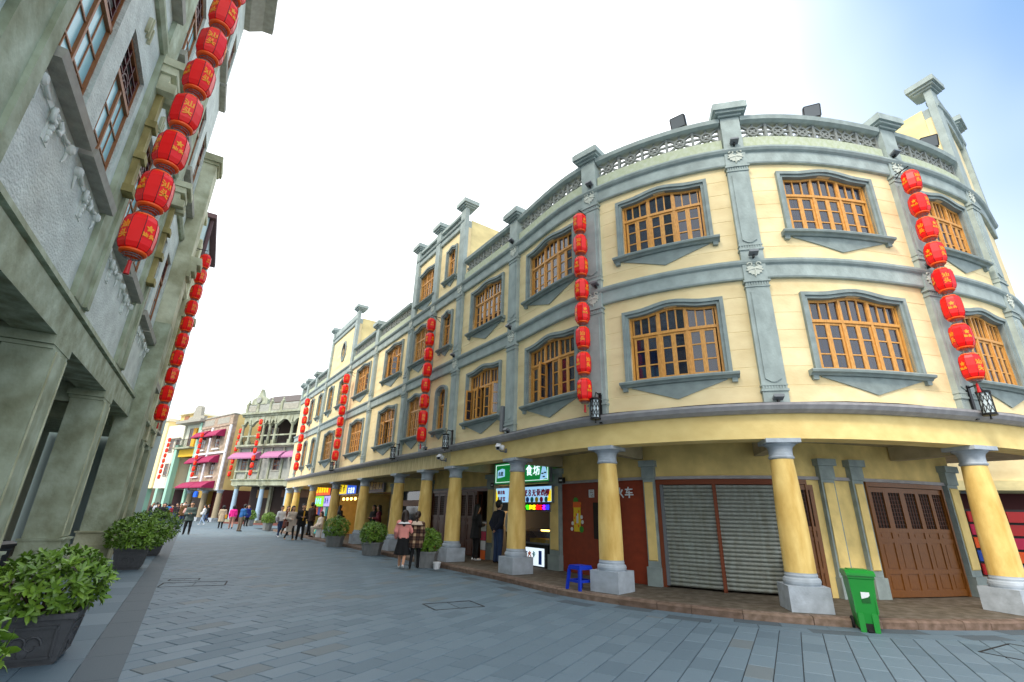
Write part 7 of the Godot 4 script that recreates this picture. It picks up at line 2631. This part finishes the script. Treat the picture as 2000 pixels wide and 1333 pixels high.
	match P.get("hair", "short"):
		"long":
			for s in [-1, 1]:
				hb.append([head + Vector3(s * 0.06, 0.0, -0.035), neck + Vector3(s * 0.07, -0.10, -0.085), 0.06, 0.045, 0])
			hb.append([head + Vector3(0, -0.02, -0.06), neck + Vector3(0, -0.16, -0.115), 0.075, 0.05, 0])
		"bob":
			for s in [-1, 1]:
				hb.append([head + Vector3(s * 0.07, 0.0, -0.02), head + Vector3(s * 0.075, -0.10, -0.02), 0.05, 0.045, 0])
			hb.append([head + Vector3(0, 0, -0.06), head + Vector3(0, -0.11, -0.06), 0.07, 0.055, 0])
		"tail":
			hb.append([head + Vector3(0, 0.02, -0.11), head + Vector3(0, -0.05, -0.15), 0.03, 0.04, 0])
			hb.append([head + Vector3(0, -0.05, -0.15), neck + Vector3(0, -0.06, -0.14), 0.04, 0.02, 0])
	var hair := skin_net(hb, 0.02, 0.03, 1)
	# eyes and mouth on the face
	var eyes := MB.new()
	for s in [-1, 1]:
		lathe(eyes, Transform3D(Basis(), head + Vector3(s * 0.036, 0.008, 0.088)), [Vector2(0, -0.008), Vector2(0.012, -0.003), Vector2(0.012, 0.003), Vector2(0, 0.008)], 8)
	lbox(eyes, Transform3D(Basis(), head + Vector3(0, -0.052, 0.082)), -0.022, 0.022, -0.004, 0.004, -0.004, 0.004)
	return [join(out), hair[0].to_mesh(Vector3.ZERO), sc, eyes.to_mesh(Vector3.ZERO), neck, chest, hip]

var cloth := {}
func dye(c: Color, rough := 0.85) -> StandardMaterial3D:
	var key := c.to_html()
	if not cloth.has(key):
		cloth[key] = mat("cloth_" + key, c, rough)
	return cloth[key]

var figures := {}

func person(at: Vector3, facing: Vector2, pose: String, top: Material, bottom: Material, shoes: Material, label: String, hair: Material = null, group := "", hs := 1.0) -> Node3D:
	var F: Array = figures[pose]
	var N := thing("person", at, label, "person", group, atan2(facing.x, facing.y))
	org = Vector3.ZERO
	var T := Transform3D(Basis.from_scale(Vector3.ONE * F[2] * hs), Vector3.ZERO)
	var o := inst("body", F[0], null, N, T)
	var mats := [M.skin, M.skin, top, bottom, shoes]
	for k in 5:
		o.set_surface_override_material(k, mats[k])
	inst("hair", F[1], hair if hair else M.hair, N, T)
	inst("eyes", F[3], M.hair, N, T)
	return N

func bag(N: Node3D, p: Vector3, s: Vector3, m: Material, strap_to: Vector3) -> void:
	var mb := MB.new()
	lbox(mb, Transform3D(Basis(), p), -s.x * 0.5, s.x * 0.5, -s.y * 0.5, s.y * 0.5, -s.z * 0.5, s.z * 0.5, minf(s.x, s.y) * 0.2)
	tube(mb, [p + Vector3(0, s.y * 0.5, 0), p.lerp(strap_to, 0.5) + Vector3(0, 0.02, 0.05), strap_to], 0.012, 0.012, 5)
	obj("bag", mb, m, N)

func plaid() -> StandardMaterial3D:
	var im := Image.create(64, 64, false, Image.FORMAT_RGB8)
	var a := Color(0.15, 0.085, 0.075)
	for y in 64:
		for x in 64:
			var c := a
			var bx := 1 if x % 32 < 12 else 0
			var by := 1 if y % 32 < 12 else 0
			if bx + by == 1: c = Color(0.36, 0.25, 0.19)
			if bx + by == 2: c = Color(0.74, 0.63, 0.50)
			if x % 32 == 22 or y % 32 == 22: c = c.lerp(Color(0.6, 0.5, 0.4), 0.4)
			im.set_pixel(x, y, c)
	var m := StandardMaterial3D.new()
	m.resource_name = "plaid_cloth"
	m.albedo_texture = ImageTexture.create_from_image(im)
	m.roughness = 0.95
	m.uv1_triplanar = true
	m.uv1_scale = Vector3(2.4, 2.4, 2.4)
	return m

func people() -> void:
	var walk1 := {"legL": [Vector3(0.09, 0.49, 0.13), Vector3(0.09, 0.085, 0.22)], "legR": [Vector3(-0.09, 0.47, 0.0), Vector3(-0.09, 0.15, -0.26), Vector3(-0.01, -0.10, 0.07)]}
	var walk2 := {"legR": [Vector3(-0.09, 0.49, 0.13), Vector3(-0.09, 0.085, 0.20)], "legL": [Vector3(0.09, 0.47, 0.0), Vector3(0.09, 0.14, -0.24), Vector3(0.01, -0.09, 0.08)]}
	var phone := {"armL": [Vector3(0.06, -0.26, 0.02), Vector3(-0.08, -0.24, 0.24)], "armR": [Vector3(-0.06, -0.26, 0.02), Vector3(0.09, -0.25, 0.24)]}
	figures.pink = figure({"h": 1.60, "skirt": 0.40, "hair": "long", "bulk": 0.028, "shin": 0, "armR": [Vector3(-0.12, -0.25, -0.03), Vector3(-0.20, -0.46, 0.03)], "armL": [Vector3(0.08, -0.24, 0.0), Vector3(0.10, -0.42, 0.14)]}.merged(walk1), 0.024)
	figures.plaid = figure({"h": 1.58, "coat": 0.62, "hair": "tail", "bulk": 0.022, "armL": [Vector3(0.07, -0.25, 0.02), Vector3(0.02, -0.36, 0.20)]}.merged(walk2), 0.024)
	figures.man = figure({"h": 1.70, "bulk": 0.022, "coat": 0.72, "loose": 0.012}.merged(phone).merged({"legL": [Vector3(0.11, 0.48, 0.03), Vector3(0.12, 0.085, 0.02)], "legR": [Vector3(-0.11, 0.48, 0.02), Vector3(-0.13, 0.085, -0.03)]}))
	figures.coat = figure({"h": 1.58, "coat": 0.50, "bulk": 0.03, "hair": "bob", "loose": 0.01})
	figures.jacket = figure({"h": 1.60, "bulk": 0.028, "hair": "bob", "loose": 0.012}.merged(walk1))
	figures.lean = figure({"h": 1.70, "bulk": 0.03, "lean": Vector3(0, -0.03, 0.12), "loose": 0.012}.merged(phone))
	figures.walk_w = figure({"h": 1.60, "bulk": 0.022, "hair": "tail"}.merged(walk2).merged({"armL": [Vector3(0.07, -0.24, -0.03), Vector3(-0.03, -0.34, 0.16)]}))
	figures.walk_coat = figure({"h": 1.60, "coat": 0.42, "bulk": 0.025, "hair": "long"}.merged(walk1).merged({"armR": [Vector3(-0.07, -0.25, 0.0), Vector3(0.04, -0.30, 0.2)]}))
	figures.stand_w = figure({"h": 1.60, "coat": 0.66, "bulk": 0.02, "hair": "long"}.merged(phone))
	figures.stand_m = figure({"h": 1.70, "bulk": 0.026, "coat": 0.72, "loose": 0.012})
	figures.walk_m = figure({"h": 1.68, "bulk": 0.024, "loose": 0.01}.merged(walk2))
	figures.seated = figure({"h": 1.60, "hip": Vector3(0, -0.38, -0.06), "hair": "long", "bulk": 0.02, "legL": [Vector3(0.10, 0.50, 0.36), Vector3(0.10, 0.085, 0.34)], "legR": [Vector3(-0.10, 0.50, 0.36), Vector3(-0.09, 0.085, 0.30)], "armL": [Vector3(0.05, -0.25, 0.04), Vector3(-0.05, -0.36, 0.24)], "armR": [Vector3(-0.05, -0.25, 0.04), Vector3(0.05, -0.36, 0.24)]})
	figures.hands_back = figure({"h": 1.72, "bulk": 0.028, "loose": 0.014, "armL": [Vector3(0.07, -0.26, -0.08), Vector3(-0.10, -0.42, -0.15)], "armR": [Vector3(-0.07, -0.26, -0.08), Vector3(0.10, -0.42, -0.15)]})
	var black := dye(Color(0.055, 0.055, 0.065))
	var navy := dye(Color(0.09, 0.11, 0.18))
	var white := dye(Color(0.88, 0.88, 0.88))
	var jeans := dye(Color(0.16, 0.24, 0.38))
	var shoe := dye(Color(0.10, 0.09, 0.09))
	var pale_jeans := dye(Color(0.62, 0.70, 0.80))
	# the two women walking past the planter
	var away := Vector2(-0.05, -1.0)
	var N := person(Vector3(-2.96, 0, -14.7), away, "pink", dye(Color(0.93, 0.60, 0.56)), black, white, "woman in pink jumper and long black skirt walking past a planter", M.hair_brown, "", 0.93)
	var mb := MB.new()
	var F: Array = figures.pink
	var col: Vector3 = (F[4] as Vector3) * float(F[2]) * 0.93
	lathe(mb, Transform3D(Basis.from_scale(Vector3(1.25, 1, 0.95)), col + Vector3(0, -0.05, -0.01)), [Vector2(0.17, -0.075), Vector2(0.175, -0.065), Vector2(0.075, 0.035), Vector2(0.065, 0.03)], 20)
	obj("collar", mb, white, N)
	mb = MB.new()
	var ring := []
	for k in 25:
		ring.append(col + Vector3(cos(TAU * k / 24) * 0.216, -0.118, sin(TAU * k / 24) * 0.165 - 0.01))
	tube(mb, ring, 0.010, 0.010, 5)
	obj("collar_trim", mb, black, N)
	N = person(Vector3(-2.60, 0, -14.72), away, "plaid", plaid(), black, shoe, "woman in brown plaid coat and black tights beside the pink jumper", M.hair_brown, "", 0.93)
	mb = MB.new()
	F = figures.plaid
	col = (F[4] as Vector3) * float(F[2]) * 0.93
	lathe(mb, Transform3D(Basis.from_scale(Vector3(1.2, 1, 1.0)), col + Vector3(0, -0.06, -0.02)), [Vector2(0.15, -0.06), Vector2(0.155, -0.04), Vector2(0.10, 0.04), Vector2(0.07, 0.045), Vector2(0.06, 0.02)], 18)
	obj("hood", mb, dye(Color(0.85, 0.76, 0.68)), N)
	N = person(Vector3(-18.11, 0, -29.0), Vector2(0.45, 0.9), "man", dye(Color(0.30, 0.36, 0.34)), black, shoe, "man in grey-green jacket looking at his hands in the open street")
	bag(N, Vector3(0.0, 1.02, -0.2), Vector3(0.24, 0.3, 0.12), black, Vector3(0.12, 1.40, -0.02))
	N = person(Vector3(-21.5, 0, -38.3), Vector2(-0.4, -0.9), "coat", dye(Color(0.68, 0.62, 0.52)), black, shoe, "woman in beige coat seen from behind with a yellow bag")
	bag(N, Vector3(-0.26, 0.85, 0.0), Vector3(0.12, 0.28, 0.24), dye(Color(0.78, 0.55, 0.10)), Vector3(-0.17, 1.36, 0.0))
	person(Vector3(-20.5, 0, -37.9), Vector2(-0.5, -0.9), "jacket", dye(Color(0.90, 0.12, 0.55)), dye(Color(0.62, 0.45, 0.40)), shoe, "woman in bright pink jacket and tan trousers walking away")
	person(Vector3(-17.95, 0, -34.3), Vector2(0.3, -0.6), "lean", dye(Color(0.07, 0.32, 0.55)), dye(Color(0.42, 0.36, 0.30)), shoe, "man in teal blue jacket and brown trousers leaning forward")
	person(Vector3(-22.4, 0, -43.7), Vector2(0.6, 0.4), "stand_m", dye(Color(0.05, 0.12, 0.42)), black, shoe, "man in royal blue jacket in front of a far planter")
	N = person(Vector3(-26.8, 0, -44.8), Vector2(-0.9, 0.2), "walk_w", white, pale_jeans, white, "woman in white jacket and pale jeans crossing the street")
	bag(N, Vector3(0.22, 0.95, 0.1), Vector3(0.1, 0.2, 0.2), white, Vector3(0.15, 1.3, 0))
	person(Vector3(-30.5, 0, -51.6), Vector2(-0.8, 0.3), "walk_m", black, jeans, shoe, "man in black top and jeans behind the white jacket")
	# the group by the first columns of the far shops
	N = person(Vector3(-12.84, 0, -28.8), Vector2(0.75, 0.6), "walk_w", white, jeans, white, "woman in white jacket and dark jeans carrying a grey bag")
	bag(N, Vector3(-0.22, 0.95, 0.06), Vector3(0.1, 0.2, 0.24), dye(Color(0.50, 0.48, 0.50)), Vector3(0.1, 1.36, 0.0))
	person(Vector3(-13.4, 0, -30.9), Vector2(0.7, 0.7), "walk_coat", dye(Color(0.34, 0.15, 0.09)), black, shoe, "woman in rust brown coat between the white jacket and beige coat", M.hair_brown)
	N = person(Vector3(-11.15, 0, -26.3), Vector2(0.75, 0.6), "walk_coat", dye(Color(0.78, 0.72, 0.66)), black, dye(Color(0.75, 0.62, 0.5)), "woman in long beige coat over black skirt in the group")
	bag(N, Vector3(-0.26, 0.78, 0.05), Vector3(0.1, 0.24, 0.22), dye(Color(0.30, 0.14, 0.07)), Vector3(-0.17, 1.3, 0.0))
	N = person(Vector3(-10.7, 0, -26.5), Vector2(0.5, 0.85), "man", black, black, shoe, "man in black outfit with a yellow scarf holding a cup")
	mb = MB.new()
	tube(mb, [Vector3(0.05, 1.42, 0.10), Vector3(0.04, 1.2, 0.15), Vector3(0.02, 0.95, 0.17)], 0.035, 0.03, 6)
	obj("scarf", mb, dye(Color(0.80, 0.58, 0.12)), N)
	person(Vector3(-11.1, 0.125, -28.7), Vector2(0.5, -0.85), "stand_m", dye(Color(0.22, 0.14, 0.10)), black, shoe, "man in dark brown jacket seen from behind under the arcade")
	person(FR.m(-22.6, 0.125, -0.75), Vector2(0.8, -0.6), "stand_w", black, black, shoe, "woman in black standing at the lime green shop")
	var seat := FR.m(-17.6, 0.125, 0.12)
	N = person(seat, Vector2(-0.7, 0.7), "seated", dye(Color(0.86, 0.80, 0.74)), dye(Color(0.80, 0.74, 0.68)), dye(Color(0.25, 0.10, 0.08)), "woman in cream clothes sitting at the foot of a column", M.hair_brown)
	var ST := thing("low_stool", seat + Vector3(0.04, 0, -0.04), "low round white stool under the sitting woman", "stool")
	org = Vector3.ZERO
	mb = MB.new()
	lathe(mb, Transform3D(), [Vector2(0, 0), Vector2(0.17, 0), Vector2(0.15, 0.34), Vector2(0.17, 0.36), Vector2(0.17, 0.38), Vector2(0, 0.39)], 14)
	obj("seat", mb, M.white_plastic, ST)
	person(FR.m(-18.8, 0.125, -1.25), Vector2(0.7, -0.7), "stand_w", black, black, shoe, "woman with long black hair at the warm lit shop")
	person(FR.m(-20.3, 0.125, -1.1), Vector2(0.7, -0.7), "stand_m", navy, black, shoe, "man in navy at the edge of the warm lit shop")
	person(FR.m(-14.0, 0.125, -1.5), Vector2(-0.5, 0.7), "stand_w", black, black, shoe, "woman in black coat eating in the grey shop")
	person(FR.m(-12.9, 0.125, -1.35), Vector2(-0.7, 0.3), "stand_w", dye(Color(0.36, 0.05, 0.12)), black, shoe, "woman in dark red coat in the grey shop")
	# customers at the snack counter
	person(FR.m(-3.2, 0.125, -0.95), Vector2(0.8, -0.5), "stand_w", black, black, white, "woman in black coat with long hair under the arcade")
	person(FR.m(-2.25, 0.125, -1.15), Vector2(0.8, -0.6), "hands_back", navy, jeans, shoe, "man in dark jacket and jeans with hands behind his back at the counter")
	person(FR.m(-1.55, 0.125, -1.15), Vector2(0.6, -0.8), "lean", dye(Color(0.70, 0.68, 0.64)), black, shoe, "person in pale grey coat bending over the snack counter")
	# the distant crowd
	var crowd := [
		[-44.5, -63.5, "stand_m", Color(0.06, 0.06, 0.07), "in black parka"], [-42.8, -61.0, "walk_m", Color(0.20, 0.20, 0.22), "in charcoal coat"], [-41.2, -58.6, "walk_w", Color(0.05, 0.08, 0.10), "in ink blue coat"],
		[-39.6, -58.2, "stand_w", Color(0.25, 0.15, 0.10), "in chestnut coat"], [-38.2, -56.0, "walk_m", Color(0.08, 0.07, 0.09), "in plum black jacket"], [-36.4, -54.4, "walk_w", Color(0.75, 0.70, 0.80), "in pale lilac jacket"],
		[-34.6, -51.6, "jacket", Color(0.12, 0.48, 0.76), "in sky blue jacket"], [-32.6, -49.2, "coat", Color(0.50, 0.04, 0.16), "in crimson coat"], [-31.0, -47.4, "walk_m", Color(0.05, 0.05, 0.06), "in jet black hoodie"],
		[-29.8, -46.4, "stand_w", Color(0.10, 0.09, 0.10), "in long black coat"], [-28.2, -43.6, "walk_coat", Color(0.07, 0.07, 0.09), "in dark anorak"], [-26.6, -41.6, "stand_m", Color(0.32, 0.22, 0.08), "in mustard brown jacket"],
		[-25.4, -40.2, "walk_w", Color(0.80, 0.62, 0.58), "in salmon pink jacket"], [-33.8, -53.0, "walk_m", Color(0.16, 0.16, 0.20), "in slate jacket"], [-40.6, -60.2, "walk_coat", Color(0.10, 0.08, 0.08), "in dark cloak"], [-37.4, -57.4, "stand_m", Color(0.42, 0.42, 0.44), "in mid grey jacket"],
		[-46.5, -66.0, "walk_m", Color(0.30, 0.10, 0.10), "in maroon jacket"], [-35.6, -53.6, "walk_coat", Color(0.05, 0.05, 0.05), "in soot black coat"],
		[-30.2, -44.6, "walk_m", Color(0.10, 0.16, 0.12), "in bottle green jacket"], [-27.4, -42.8, "walk_w", Color(0.62, 0.60, 0.58), "in light grey hoodie"], [-29.0, -44.9, "stand_m", Color(0.24, 0.05, 0.06), "in wine red jacket"], [-33.2, -48.2, "walk_coat", Color(0.55, 0.50, 0.42), "in sand coat"], [-31.8, -46.0, "jacket", Color(0.16, 0.13, 0.20), "in violet grey jacket"], [-28.9, -42.6, "coat", Color(0.04, 0.05, 0.07), "in midnight coat"], [-35.0, -50.4, "walk_m", Color(0.70, 0.72, 0.74), "in silver jacket"], [-32.0, -50.6, "stand_w", Color(0.08, 0.05, 0.05), "in dark cocoa coat"]]
	for k in crowd.size():
		var q: Array = crowd[k]
		var d := Vector2(0.55, 0.83) if k % 3 else Vector2(-0.55, -0.83)
		person(Vector3(q[0], 0, q[1]), d.rotated(rng.randf_range(-0.5, 0.5)), q[2], dye(q[3]), [black, navy, jeans][k % 3], shoe, "walker %s in the crowd at the far end" % q[4], M.hair, "crowd at the far end of the street", rng.randf_range(0.95, 1.05))
	# the white cap in the crowd
	mb = MB.new()
	N = thing("sun_cap", Vector3(-26.62, 1.66, -41.6), "white cap on the head of the mustard brown jacket", "cap")
	org = Vector3.ZERO
	lathe(mb, Transform3D(), [Vector2(0.125, -0.06), Vector2(0.12, 0.02), Vector2(0.08, 0.075), Vector2(0.0, 0.09)], 14)
	obj("crown", mb, white, N)
	mb = MB.new()
	lbox(mb, Transform3D(), -0.09, 0.09, -0.06, -0.045, 0.08, 0.20, 0.03)
	obj("peak", mb, white, N)

# ================================================================ the scene
func sky_panorama() -> Texture2D:
	# hazy white air that opens to blue on one side; thin veils of cloud
	var w := 512
	var h := 256
	var im := Image.create(w, h, false, Image.FORMAT_RGBF)
	var f := FastNoiseLite.new()
	f.seed = 4
	f.frequency = 0.9
	f.fractal_octaves = 4
	var blue_dir := Vector3(0.78, 0.60, -0.20).normalized()
	for y in h:
		var el := PI * (0.5 - (y + 0.5) / h)
		for x in w:
			var az := TAU * (x + 0.5) / w
			var d := Vector3(sin(az) * cos(el), sin(el), -cos(az) * cos(el))
			var haze := Color(0.93, 0.965, 1.0)
			var blue := Color(0.085, 0.21, 0.42)
			var t := smoothstep(0.74, 1.0, d.dot(blue_dir))
			t = clampf(t * (1.0 + 0.25 * f.get_noise_3dv(d * 1.6)), 0.0, 1.0)
			var c := haze.lerp(blue, t)
			c = c * (1.0 + 0.05 * f.get_noise_3dv(d * 2.2 + Vector3(9, 0, 0)))
			if d.y < 0.0:
				c = c.lerp(Color(0.36, 0.37, 0.38), smoothstep(0.0, 0.12, -d.y))
			im.set_pixel(x, y, c)
	return ImageTexture.create_from_image(im)

func _ready() -> void:
	rng.seed = 7
	# camera
	var cam := Camera3D.new()
	cam.name = "camera"
	add_child(cam)
	var f := 926.94
	var up := Vector3((1064.13 - 1000.0) / f, (666.5 + 1866.37) / f, -1.0).normalized()
	var fz := (Vector3(0, 0, -1) - up * (-up.z)).normalized()
	var rt := fz.cross(up)
	# rows of the world from the lens; the camera's basis holds its axes in the world
	cam.transform = Transform3D(Basis(Vector3(rt.x, up.x, -fz.x), Vector3(rt.y, up.y, -fz.y), Vector3(rt.z, up.z, -fz.z)), Vector3(0, 1.5, 0))
	cam.fov = rad_to_deg(2.0 * atan(1333.0 / 2.0 / f))
	cam.far = 2000.0
	cam.current = true
	# sky, exposure, sun
	var env := Environment.new()
	env.background_mode = Environment.BG_SKY
	env.sky = Sky.new()
	var sm := PanoramaSkyMaterial.new()
	sm.panorama = sky_panorama()
	sm.energy_multiplier = 1.0
	env.sky.sky_material = sm
	env.tonemap_mode = Environment.TONE_MAPPER_LINEAR
	env.tonemap_exposure = 2.1
	env.sdfgi_enabled = true
	env.ssao_enabled = true
	env.ssil_enabled = true
	var we := WorldEnvironment.new()
	we.name = "world"
	we.environment = env
	add_child(we)
	var sun := DirectionalLight3D.new()
	sun.name = "sun"
	sun.light_energy = 0.5
	sun.light_angular_distance = 14.0
	sun.light_color = Color(1.0, 0.96, 0.90)
	sun.shadow_enabled = true
	add_child(sun)
	sun.look_at_from_position(Vector3(-14, 22, 9), Vector3(0, 0, -8))
	materials()
	# structure
	facade_curve()
	FL = Fac.new().line(Vector2(-8.65, -10.01), Vector2(-0.512, -0.859), -16, 20)
	ground()
	arcade_building()
	grey_building()
	grey_neighbours()
	far_end()
	side_street()
	# objects
	shop_signs()
	var back := FL.xf(0, 0, 0)
	var lturn := atan2(back.basis.z.x, back.basis.z.z)
	planter_square(Vector3(-4.80, 0, -5.62), lturn, [0.54, 0.66, 0.46], Vector3(0.50, 0.32, 0.50), 260, 6, 0.105, 11, "large leafy planter with a dark relief pot beside the black bin", "planters along the grey building", 300)
	planter_square(Vector3(-3.36, 0, -2.98), lturn, [0.54, 0.66, 0.46], Vector3(0.48, 0.32, 0.48), 170, 6, 0.125, 12, "leafy planter with long pale leaves nearest the building corner", "planters along the grey building")
	planter_square(Vector3(-9.42, 0, -13.1), lturn, [0.52, 0.66, 0.50], Vector3(0.62, 0.42, 0.62), 260, 6, 0.12, 13, "bushy planter with a dark square pot in front of the tall corner pier", "planters along the grey building")
	planter_square(Vector3(-11.4, 0, -16.6), lturn, [0.52, 0.66, 0.50], Vector3(0.66, 0.50, 0.66), 260, 6, 0.12, 14, "bushy planter standing behind the one by the corner pier", "planters along the grey building")
	var tn := atan2(FR.nrm(-5).x, FR.nrm(-5).z)
	planter_round(FR.m(-3.15, 0, 0.76), 0.35, 0.44, 0.40, 21, "loose pale green shrub in a grey pot beside the strolling women", tn)
	planter_round(FR.m(-7.55, 0, 0.78), 0.38, 0.44, 0.45, 22, "clipped round shrub in a grey pot in front of the grey shop", tn)
	planter_round(FR.m(-12.2, 0, 0.78), 0.40, 0.44, 0.52, 23, "dense dark shrub in a grey pot beside the sitting woman", tn)
	planter_round(Vector3(-17.5, 0, -37.3), 0.36, 0.50, 0.48, 24, "round shrub in a grey pot by the arched balcony house", 0.4)
	planter_round(Vector3(-23.0, 0, -45.4), 0.40, 0.52, 0.52, 25, "shrub in a pot behind the man in royal blue", 0.2)
	wheelie_bin(Vector3(5.42, 0, -8.08), -0.40, "bright green wheelie bin with a torn sticker at the kerb", M.bin_green, M.bin_green_dark, true)
	wheelie_bin(FL.m(-2.9, 0.14, -0.25), lturn - 0.3, "black wheelie bin between the grey piers", M.bin_black, M.rubber, false)
	stool(Vector3(1.50, 0.125, -10.62), 0.6)
	bucket(FR.m(-2.62, 0, 0.66))
	lantern_build()
	var T := [0.15, 1.6, 0.9, 2.9, 0.3, 1.9, 0.6, 3.3]
	for s in [[3.22, 3.86, 8.12, "by the corner bay windows"], [10.44, 4.10, 8.36, "over the wooden folding doors"], [-4.95, 3.84, 8.0, "on the four-storey tower"], [-15.4, 3.95, 8.1, "below the octagonal window"], [-24.35, 3.95, 8.3, "at the far end of the cream building"]]:
		var n := FR.nrm(s[0])
		lantern_string(FR.m(s[0], s[1], 0.42), FR.m(s[0], s[2], 0.42), 8, s[3], T, atan2(n.x, n.z) - 0.35, s[0] < -10)
		hanger(FR, s[0], s[2] + 0.63, 0.42, "over the lantern string " + s[3])
	lantern_string(Vector3(-4.31, 4.17, -4.73), Vector3(-4.20, 9.05, -4.82), 9, "of the grey roughcast building", [0.1, 1.75, 0.0, 1.2, 1.65, 1.1, 0.25, 1.5, 0.6], lturn + 0.55)
	hanger(FL, -6.78, 9.75, 1.08, "over the lantern string of the grey roughcast building")
	lantern_string(Vector3(-10.68, 3.95, -14.49), Vector3(-10.66, 9.2, -14.52), 10, "of the tall corner pier", [1.5, 1.6, 1.4, 0.1, 1.55, 1.7], lturn + 0.5)
	hanger(FL, 4.88, 9.85, 0.56, "over the lantern string of the tall corner pier")
	var FA := Fac.new().line(Vector2(-31.6, -54.4), Vector2(0.8, 0.6), -8.3, 0)
	var FG := Fac.new().line(Vector2(-36.56, -58.12), Vector2(0.85, 0.527), -16, 1)
	var FO := Fac.new().line(Vector2(-24.5, -49.1), Vector2(0.915, 0.4037), -9, 9)
	lantern_string(FA.m(-5.0, 4.7, 1.05), FA.m(-4.9, 9.2, 1.05), 8, "between the magenta awnings", T, 0.8, true)
	lantern_string(FG.m(-8.9, 4.7, 0.2), FG.m(-8.7, 9.3, 0.2), 8, "on the white house", T, 0.8, true)
	lantern_string(FO.m(-0.35, 4.5, 1.1), FO.m(-0.35, 9.5, 1.1), 8, "on the arched balcony house", T, 0.8, true)
	lantern_string(Vector3(-30.5, 4.7, -53.9), Vector3(-30.4, 9.4, -54.1), 8, "on the cream side wall", T, 0.8, true)
	for s in [[3.42, "by the corner bay windows"], [10.62, "over the wooden folding doors"], [-3.2, "on the pilaster beside the open casements"], [-7.6, "at the foot of the four-storey tower"], [-16.0, "below the octagonal window"]]:
		wall_lamp(s[0], 3.43, s[1])
	floodlight(5.67, 0.35, -0.25, "over the bay beside the corner")
	floodlight(8.75, 0.35, -0.5, "over the middle of the rounded corner")
	floodlight(12.35, 0.4, -0.9, "beside the stepped tower")
	for s in [[6.76, 3.56, "on the slab edge of the rounded corner"], [6.76, 6.60, "on the string course of the rounded corner"], [6.76, 9.50, "under the parapet post of the rounded corner"], [3.45, 6.60, "on the string course by the corner lanterns"], [3.40, 9.50, "under the parapet post by the corner lanterns"], [0.0, 6.60, "on the string course above the open casements"], [0.0, 9.50, "under the parapet post above the open casements"], [10.55, 6.60, "on the string course over the folding doors"], [10.55, 9.50, "under the parapet post over the folding doors"], [-3.4, 6.60, "on the string course of the four-storey tower"], [-5.0, 3.56, "on the slab edge below the tower lanterns"], [0.05, 3.56, "on the slab edge below the open casements"]]:
		uplight(s[0], s[1], s[2])
	cctv(-0.22, 3.14, 0.9, "above the snack shop column")
	cctv(-3.7, 3.14, 0.9, "above the dark doors")
	people()

func hanger(F: Fac, x: float, y: float, o: float, desc: String) -> void:
	var H := thing("lantern_bracket", F.m(x, y, 0.0), "thin steel arm " + desc, "bracket", "lantern brackets")
	var mb := MB.new()
	tube(mb, [F.m(x, y, -0.1), F.m(x, y, o + 0.03)], 0.014, 0.012, 6)
	tube(mb, [F.m(x, y - 0.25, -0.05), F.m(x, y, o * 0.7)], 0.01, 0.01, 5)
	obj("arm", mb, M.black_metal, H)
	mb = MB.new()
	tube(mb, [F.m(x, y, o), F.m(x, y - 0.16, o)], 0.005, 0.005, 5)
	obj("cord", mb, M.black_metal, H)
